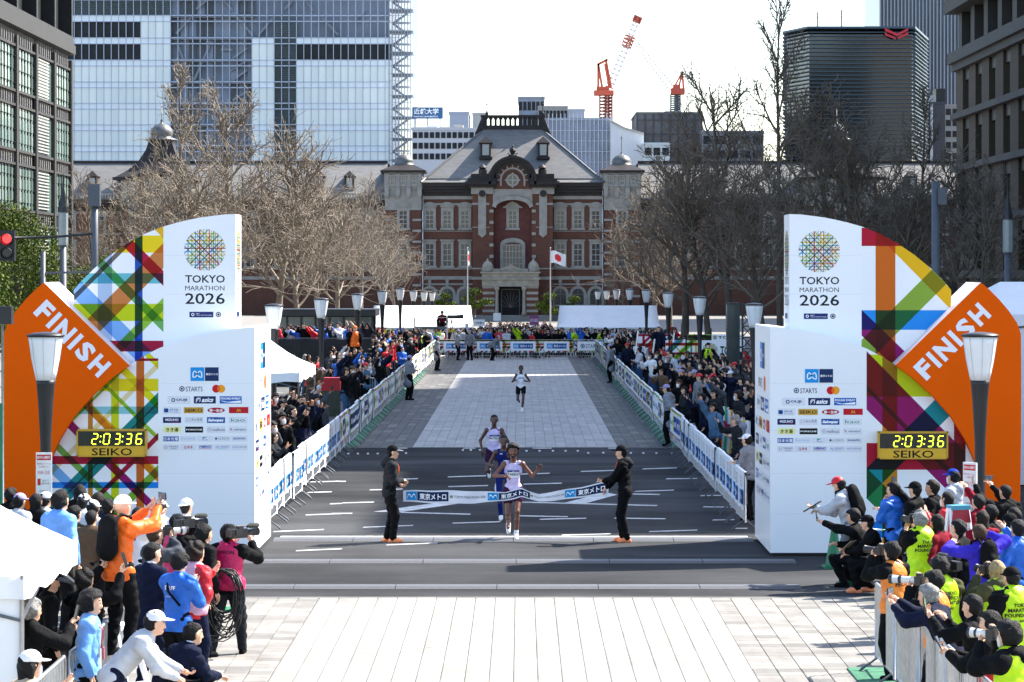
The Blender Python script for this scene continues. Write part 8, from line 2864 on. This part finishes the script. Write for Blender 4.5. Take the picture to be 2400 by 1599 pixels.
for u, v, lb, kw in ((372, 1181, 'white capped spectator in profile against the white tower', dict(tc='white', cap='fwd', cc='white', hair='short')), (430, 1177, 'white capped marshal seen from behind near the green cone', dict(tc='white', cap='back', cc='white', hair='crop')), (99, 1161, 'white capped person below the notice board', dict(tc='light grey', cap='fwd', cc='white')),
                     (191, 1166, 'white capped person below the yellow clock', dict(tc='white', cap='fwd', cc='white')), (214, 1181, 'white capped person right behind the light blue jacket', dict(tc='light grey', cap='fwd', cc='white')), (39, 1164, 'pale blue capped person above the awning edge', dict(tc='light grey', cap='fwd', cc='lavender')),
                     (79, 1163, 'dark haired person at the awning edge', dict(tc='black', hair='bob')), (184, 1142, 'long haired woman against the crimson ribbon', dict(tc='black', hair='long')), (226, 1160, 'brown bobbed woman below the clock', dict(tc='charcoal', hair='bob', hc='dark brown')), (168, 1193, 'short haired person behind the light blue jacket', dict(tc='black')),
                     (209, 1202, 'man with cropped hair in a brown jacket', dict(tc='brown', hair='crop', build=1.15)), (248, 1175, 'spectator in glasses filming below the clock', dict(tc='navy', **PH2)), (318, 1196, 'spectator behind the orange sleeve', dict(tc='white', **PH1)), (20, 1150, 'dark haired person at the edge above the awning', dict(tc='black'))):
    FG(u, v, 1.66, -45 + (u * 7) % 30, lb, group='crowd packed beside the awning', **kw)
a = FG(133, 1160, 1.70, -42, 'back of a black haired man in a light blue jacket on a step', z=.62, tc='light blue', hair='thick', build=1.15)
st_ = MB().box(-.3, -.25, 0, .3, .25, .6).build('step_box', M_DKMETAL, None, loc=(a.o.location.x, a.o.location.y, 0)); tag(st_, 'black step box under the light blue jacket man', 'step')

# ---------------------------------------------------------------- right foreground
a = FG(1992, 1136, 1.70, 74, 'masked man in a red cap and grey jacket reading a tablet', tc='light grey', hood=True, cap='fwd', cc='red', mask=True, bc='grey', rh=(.0, .34, -.28), lh=(-.08, .42, -.22), lean=16, pitch=-10, Y=46.6)
backpack(a, 'large black backpack of the red capped man', 'black', 1.25)
e = held('tablet', a, a.an['neck'] + np3(-.05, .46, -.20), (0, .5, .8), (1, 0, 0), 'black tablet case held by the red capped man', 'tablet')
MB().cbox((0, 0, 0), (.3, .02, .24)).build('case', M_PHONE, e); MB().cbox((0, -.012, 0), (.26, .003, .2)).build('screen', M_SCREEN, e)
a = FG(1998, 0, 1.68, 70, 'kneeling person in black holding a phone out', Y=46.2, tc='black', bc='black', hair='thick', lean=12, hip=.48, hipy=-.15, feet=((-.12, .1, 0), (.12, -.2, 0)), lh=(-.1, .5, .05), rh=(.05, .3, -.3), build=1.02)
phone(a, -1, 'black phone held out by the kneeling person')
a = FG(2034, 0, 1.68, 74, 'crouching man in a black cap and black jacket with orange shoes', Y=45.4, tc='black', bc='black', cap='fwd', cc='black', hair='crop', lean=18, hip=.46, hipy=-.2, feet=((-.12, .15, 0), (.12, -.05, 0)), sc='coral', lh=(-.02, .38, -.3), rh=(.05, .34, -.34), build=1.08)
e = held('paper_sheet', a, a.an['neck'] + np3(-.02, .36, -.22), (.2, .6, .7), (0, 0, 1), 'beige folder held by the crouching man', 'folder'); MB().cbox((0, 0, 0), (.2, .006, .28)).build('sheet', cm('beige'), e)
a = FG(2100, 1136, 1.70, 40, 'man in a blue jacket with an orange coat over his arm', tc='blue', hair='short', bc='black', lh=(-.02, .20, -.08), rh=(.06, .3, -.2), yaw=20); lanyard(a)
o = bpy.data.objects.new('orange_coat', to_mesh('orange_coat', grow_surface([CAP(np3(.12, .22, 1.28), np3(.2, .12, .95), .1, .12, FWD, .6), CAP(np3(.1, .25, 1.25), np3(.26, .2, 1.2), .09, .07)], .017, .03, wr=.01), [cm('orange')])); o.matrix_world = a.M; link(o); tag(o, 'orange hooded coat carried by the man in blue', 'coat')
a = FG(2153, 1137, 1.72, 48, 'man in a black cap and black sweater filming', tc='black', cap='fwd', cc='black', hair='crop', **PH1); phone(a, 1, 'phone held by the man in the black cap')
a = FG(2194, 1132, 1.74, 60, 'tall man with dark grey hair looking to the course', tc='black', hair='short', hc='dark brown', yaw=15)
a = FG(2242, 1107, 1.72, 55, 'masked man in a blue cap and light grey hooded jacket', tc='light grey', hood=True, cap='fwd', cc='cap blue', mask=True, hair='short')
a = FG(2228, 1159, 1.64, 62, 'masked woman with black bobbed hair in a red jacket', tc='red', hair='bob', mask=True, **CLAP)
a = FG(2162, 1207, 1.70, 30, 'grey haired photographer in a yellow vest with black sleeves', tc='black', vest=True, hair='thick', hc='grey', rh=(.20, .26, -.04), lh=(-.05, .30, -.02), build=1.34)
TM3 = lambda P: P.print_on('vest', [('TOKYO', -.01, .13, .042, .03, None), ('MARATHON', -.01, .075, .042, .03, None), ('FOUNDATION', -.01, .02, .042, .03, None), ('asics', -.01, -.04, .03, .03, None)], 'vest_lettering', plate=None)
TM3(a); still_camera(a, 'black camera raised by the grey haired photographer', False, .14)
MB().tube([a.an['hip'] + np3(.0, -.19, -.02)] * 2, .004, 4)
a = FG(2098, 1279, 1.66, 42, 'crouched photographer in an orange OFFICIAL vest with a black lens', tc='black', vest=True, vc='vest orange', hair='thick', **CAMP)
a.print_on('vest', [('OFFICIAL', 0, .10, .06, .03, None), ('PHOTO', 0, .01, .05, .03, None)], 'vest_lettering'); still_camera(a, 'black camera with big lens by the OFFICIAL vest', False, .2)
a = FG(2301, 1237, 1.70, 25, 'brown haired man in a purple blue sweater with both arms raised', tc='purple blue', hair='short', hc='brown', rh=(.30, .24, .12), lh=(-.24, .30, .02), rhp=(.9, -.2, .2), lhp=(-.9, -.2, -.2), build=1.05)
backpack(a, 'black backpack on the purple blue sweater', 'black', 1.0)
a = FG(2357, 1212, 1.72, -70, 'security man in a black cap and yellow vest facing away', tc='black', vest=True, cap='fwd', cc='black', brc='dark grey', hair='crop')
a.print_on('vest', [('SECURITY', -.01, .12, .045, .03, None)], 'vest_lettering')
a = FG(2363, 1142, 1.72, 35, 'man in glasses and black sweater reaching a phone overhead', tc='black', hair='crop', rh=(.10, .40, .22), lh=(-.42, .24, .26)); phone(a, 1, 'phone raised by the man in glasses', land=True)
a = FG(2308, 1203, 1.66, 30, 'long haired woman in a dark red jacket', tc='dark red', hair='long', hc='dark brown')
a = FG(2344, 1323, 1.66, 32, 'blond photographer in a yellow vest over an olive hooded coat', tc='olive', vest=True, hood=True, hair='bob', hc='blond', build=1.25, **CAMP); TM3(a); still_camera(a, 'camera of the blond photographer', False, .12)
a = FG(2210, 1315, 1.70, 30, 'video operator in a yellow vest over an olive jacket', tc='olive', vest=True, hair='thick', bc='black', rh=(.22, .28, -.02), lh=(-.05, .24, -.1), build=1.28); TM3(a); video_camera(a, 'shoulder video camera with a lit side screen')
a = FG(2235, 1367, 1.66, 62, 'grey haired man in a navy jacket filming over the barrier', tc='navy', hair='thick', hc='grey', rh=(.06, .42, .06), lh=(-.10, .42, .02), lean=28, build=1.2, curl=.7); phone(a, 1, 'white framed phone held sideways over the barrier', land=True)
a = FG(2200, 1347, 1.66, 60, 'photographer in black with an orange vest and a long white lens', tc='black', vest=True, vc='vest orange', hair='thick', **CAMP); still_camera(a, 'camera with a long white telephoto lens over the barrier', True, .30)
a = FG(2292, 1404, 1.68, 58, 'man in a black jacket holding a phone upright by the barrier', tc='black', hair='short', lh=(-.14, .42, .02), rh=(.08, .34, -.02), build=1.04); phone(a, -1, 'white framed phone held upright by the man in black')
a = FG(2334, 1441, 1.68, 60, 'man in black with a red bib holding two phones together', tc='black', vest=True, vc='red', hair='short', lh=(-.10, .42, -.16), rh=(.06, .40, -.18)); phone(a, -1, 'left one of two phones held side by side'); phone(a, 1, 'right one of two phones held side by side')
a = FG(2376, 1472, 1.68, 50, 'curly haired masked photographer in a yellow vest with a white lens', tc='black', vest=True, hood=True, hair='curly', mask=True, build=1.25, **CAMP); still_camera(a, 'camera with a white lens at the bottom edge', True, .2)
a = FG(2379, 1340, 1.70, 25, 'man in a black cap and yellow vest seen from behind', tc='black', vest=True, cap='fwd', cc='black', hair='crop', build=1.32); TM3(a)
a = FG(2392, 1226, 1.72, 30, 'person in a bright blue jacket at the picture edge', tc='blue', hair='short', build=1.1, **PH1)
for u, v, lb, kw in ((2205, 1212, 'dark haired person in dark red beside the stepladder', dict(tc='dark red', hair='bob')), (2255, 1225, 'person in black behind the stepladder', dict(tc='black', hair='short')), (2300, 1165, 'person in dark red with arms up behind the lamp post', dict(tc='dark red', **HIGH)),
                     (2330, 1190, 'dark haired spectator in black behind the long haired woman', dict(tc='black')), (2385, 1195, 'dark haired spectator at the edge below the raised phone', dict(tc='charcoal', hair='bob'))):
    FG(u, v, 1.66, 35 + (u * 5) % 30, lb, group='crowd packed beside the photographers', **kw)

# ================================================================== the crowds along the course
POSES = [dict(PH1), dict(PH2), dict(HIGH), dict(CLAP), {}, dict(HIGH2), dict(FOLD), dict(rh=(.16, .36, -.05))]
HAIRS = ['short', 'thick', 'bob', 'short', 'cap', 'curly', 'crop', 'thick']
VAR = []
for i in range(16):
    sp = dict(vox=.026, h=1.70, fingers=True, seed=i, build=[.95, 1.05, 1.12, 1.0][i % 4], yaw=[0, 12, -14, 6][(i // 2) % 4], pitch=[-4, 6, 0][i % 3], lean=[3, 8, 5, 10][i % 4], **POSES[i % 8])
    hs = HAIRS[(i * 3 + i // 8) % 8]
    if hs == 'cap': sp.update(hair='crop', cap='fwd')
    else: sp['hair'] = hs
    if i % 5 == 2: sp['mask'] = True
    if i % 3 == 1: sp['top'] = 'puffer'
    sp['vox'] = .026
    parts, an = figure(sp)
    d = dress(sp)
    VAR.append((sp, an, {k: to_mesh('person' if k == 'body' else pname(k, sp), vf, d[k]) for k, vf in parts.items() if len(vf[0]) > 8}))
POSEW = ['phone up', 'filming', 'phone high', 'clapping', 'standing', 'phone overhead', 'hands folded', 'reaching out']
TCN = ['black'] * 14 + ['charcoal'] * 5 + ['navy'] * 5 + ['dark grey'] * 4 + ['grey', 'beige', 'white', 'light grey', 'blue', 'red', 'olive', 'brown', 'steel blue', 'dark grey']
HCN = ['black'] * 8 + ['dark brown'] * 4 + ['grey', 'brown']
GP = {'sunny': 'spectators behind the sunny barriers', 'shaded': 'spectators behind the shaded barriers'}
_seen = {}
PHN = {'sunny': [], 'shaded': []}
_cr = random.Random(99)


def spectator(X, Y, rz, side, z=0.0, hmul=None):
    i = _cr.randrange(16)
    sp, an, ms_ = VAR[i]
    tc, bc, hc_, cc = _cr.choice(TCN), _cr.choice(['black', 'charcoal', 'denim', 'navy']), _cr.choice(HCN), _cr.choice(['white', 'black', 'navy', 'red', 'lavender'])
    sk = SKIN[_cr.choice(['light', 'light', 'tan'])]
    sc = hmul or _cr.uniform(.92, 1.06)
    o = inst('person', ms_['body'], None, (X, Y, z), rz, (sc, sc, sc), [sk])
    kids = {}
    for k, me in ms_.items():
        if k == 'body': continue
        m = {'top': cm(tc), 'bottom': cm(bc), 'hair': HAIRC[hc_], 'cap': cm(cc), 'brim': cm(cc)}.get(k)
        par = kids.get('cap', o) if k == 'brim' else o
        kids[k] = inst(pname(k, sp), me, par, mats=[m] if m else None)
    hd = ('%s cap' % cc) if 'cap' in ms_ else {'short': 'short %s hair', 'thick': 'thick %s hair', 'bob': 'bobbed %s hair', 'curly': 'curly %s hair', 'crop': 'cropped %s hair'}[sp['hair']] % hc_
    dh = lambda t: t.replace(' ', '-')
    lab = '%s-clad %sspectator with %s, %s, %s side' % (dh(tc), 'masked ' if 'mask' in ms_ else '', hd.replace('dark brown', 'dark-brown'), POSEW[i % 8], side)
    _seen.setdefault(lab, []).append(o)
    tag(o, lab, 'person', GP[side])
    if i % 8 in (0, 2, 5) or (i % 8 == 1 and _cr.random() < .7):
        a, e, w = an['arms'][1]
        p = (w + unit(w - e) * .11 + np3(0, .03, .05)) * sc
        M = Matrix.Translation((X, Y, z)) @ Matrix.Rotation(rz, 4, 'Z')
        q = bpy.data.objects.new('smartphone', _ph); q.matrix_world = M @ Matrix.Translation(Vector(p)); link(q)
        inst('screen', _ps, q)
        PHN[side].append((Y, q, dh(tc)))
        tag(q, None, 'phone', 'phones held up on the %s side' % side)
    return o


def fill(n, x0, x1, y0, y1, rz0, side, spread=25, edge=True, mind=.42):
    pts = []
    tries = 0
    while len(pts) < n and tries < n * 60:
        tries += 1
        t = _cr.random()
        Y = y0 + (y1 - y0) * t
        X = x0 + (x1 - x0) * (_cr.random() ** 1.3)
        if all((X - a) ** 2 + (Y - b) ** 2 * .8 > mind * mind for a, b in pts):
            pts.append((X, Y))
            spectator(X, Y, R(rz0 + _cr.uniform(-spread, spread)), side)


fill(46, -5.35, -7.0, 57.5, 80.5, -130, 'sunny', mind=.5)
fill(14, -5.5, -8.0, 97, 108, -120, 'sunny', mind=.6)
fill(52, -5.35, -9.2, 111, 165, -128, 'sunny', mind=.62)
fill(106, 4.85, 8.6, 60, 164, 128, 'shaded', mind=.62)
for lab, os_ in _seen.items():
    if len(os_) > 1:
        os_.sort(key=lambda o: o.location.y)
        for k, o in enumerate(os_):
            o['label'] = lab + ', %s from the finish' % ordw(k)

for sd, L_ in PHN.items():
    for k, (y, q, tc) in enumerate(sorted(L_, key=lambda t: t[0])):
        q['label'] = 'phone held by a %s-clad spectator, %s phone from the finish, %s side' % (tc, ordw(k), sd)

# dark coated man standing above the shaded crowd, platform guard and camera operator at the far end
FG(1545, 0, 1.80, 150, 'man in a long dark navy coat standing above the shaded crowd', Y=131, z=.75, top='coat', tc='navy', hair='crop', vox=.02, rh=(.06, .26, .02))
FG(831, 0, 1.75, -160, 'guard in an orange helmet and vest on the press platform', Y=126.5, z=.9, tc='black', vest=True, vc='orange', cap='beanie', cc='orange', vox=.02)
FG(1036, 0, 1.70, 170, 'camera operator in black and red seated on the camera platform', Y=173.2, z=WZ(762, 173) - .45, tc='black', vest=True, vc='dark red', cap='fwd', cc='black', vox=.022, hip=.5, hipy=-.1, feet=((-.12, .35, .1), (.12, .35, .1)))
FG(1660, 0, 1.68, 175, 'police officer in a yellow vest before the ribbon hoarding', Y=122, z=.35, tc='black', vest=True, cap='fwd', cc='navy', mask=True, vox=.02)
FG(1693, 0, 1.74, 170, 'man in a black suit beside the glass pillar', Y=113, z=.1, top='suit', tc='black', hair='short', vox=.02)

# the packed crowd behind the far barriers, too dense and far to count: one mass
def crowd_mass(name, label, n, place, seed, cols):
    rr = random.Random(seed)
    lows = []
    for i in range(6):
        sp = dict(vox=.048, h=1.68, fingers=False, seed=i, hair=['short', 'bob', 'thick', 'short', 'short', 'bob'][i], build=1.08, **POSES[[0, 1, 4, 5, 3, 6][i]])
        pr, an = figure(sp)
        lows.append({k: (np.asarray(v[0]), np.asarray([list(f) for f in v[1]])) for k, v in pr.items() if k in ('body', 'top', 'bottom', 'hair') and len(v[0]) > 6})
    keys = ['skin'] + cols + ['hairblack', 'hairbrown']
    mats_ = [SKIN['light']] + [cm(c) for c in cols] + [HAIRC['black'], HAIRC['dark brown']]
    VV, FF, MM = [], [], []
    o = 0
    for _ in range(n):
        X, Y, Z, rz = place(rr)
        L = lows[rr.randrange(6)]
        c, s_ = math.cos(rz), math.sin(rz)
        sc = rr.uniform(.92, 1.06)
        ti = 1 + rr.randrange(len(cols))
        for k, (v, f) in L.items():
            w = v * sc
            VV.append(np.stack([w[:, 0] * c - w[:, 1] * s_ + X, w[:, 0] * s_ + w[:, 1] * c + Y, w[:, 2] + Z], 1))
            FF.append(f + o); o += len(v)
            MM += [{'body': 0, 'top': ti, 'bottom': 1, 'hair': len(keys) - 2 + (rr.random() < .3)}[k]] * len(f)
    me = bpy.data.meshes.new(name)
    me.from_pydata(np.concatenate(VV).tolist(), [], np.concatenate(FF).tolist())
    for m in mats_: me.materials.append(m)
    me.polygons.foreach_set('material_index', MM)
    me.polygons.foreach_set('use_smooth', [True] * len(MM))
    ob = link(bpy.data.objects.new(name, me))
    tag(ob, label, kind='stuff')
def pl_end(r):
    Y = 169.0 + r.random() ** 1.2 * 17
    return r.uniform(-9.5, 9.5), Y, -.02 - max(0, (Y - 172)) * .023, math.pi + r.uniform(-.6, .6)
def pl_mid(r):
    Y = 188 + r.random() * 40
    return r.uniform(-2.9, 2.3), Y, -.5, math.pi + r.uniform(-.6, .6)
def pl_right(r): return r.uniform(5.6, 9.6), r.uniform(64, 166), 0, 2.2 + r.uniform(-.4, .4)
def pl_left(r): return -5.9 - 3.5 * r.random(), r.uniform(112, 166), 0, -2.2 + r.uniform(-.4, .4)
def pl_stage(r): return r.uniform(WX(640, 129), WX(866, 129)), 128.5 + r.random() * 2.5, 1.0, math.pi - .4 + r.uniform(-.6, .6)
DK = ['black', 'black', 'charcoal', 'navy', 'dark grey', 'white', 'beige', 'blue', 'light grey', 'red']
crowd_mass('crowd', 'packed crowd behind the far end barriers', 190, pl_end, 5, ['black', 'charcoal', 'navy', 'blue', 'light grey', 'yellow', 'red', 'dark grey', 'black', 'white'])
crowd_mass('crowd', 'pale mass of finishers in front of the station entrance', 120, pl_mid, 6, ['white', 'beige', 'light grey', 'grey', 'white', 'black', 'pale pink'])
crowd_mass('crowd', 'rear rows of the shaded side crowd', 95, pl_right, 8, DK)
crowd_mass('crowd', 'rear rows of the sunny side crowd', 70, pl_left, 9, DK)
crowd_mass('crowd', 'dark crowd on the press platform', 34, pl_stage, 7, DK)
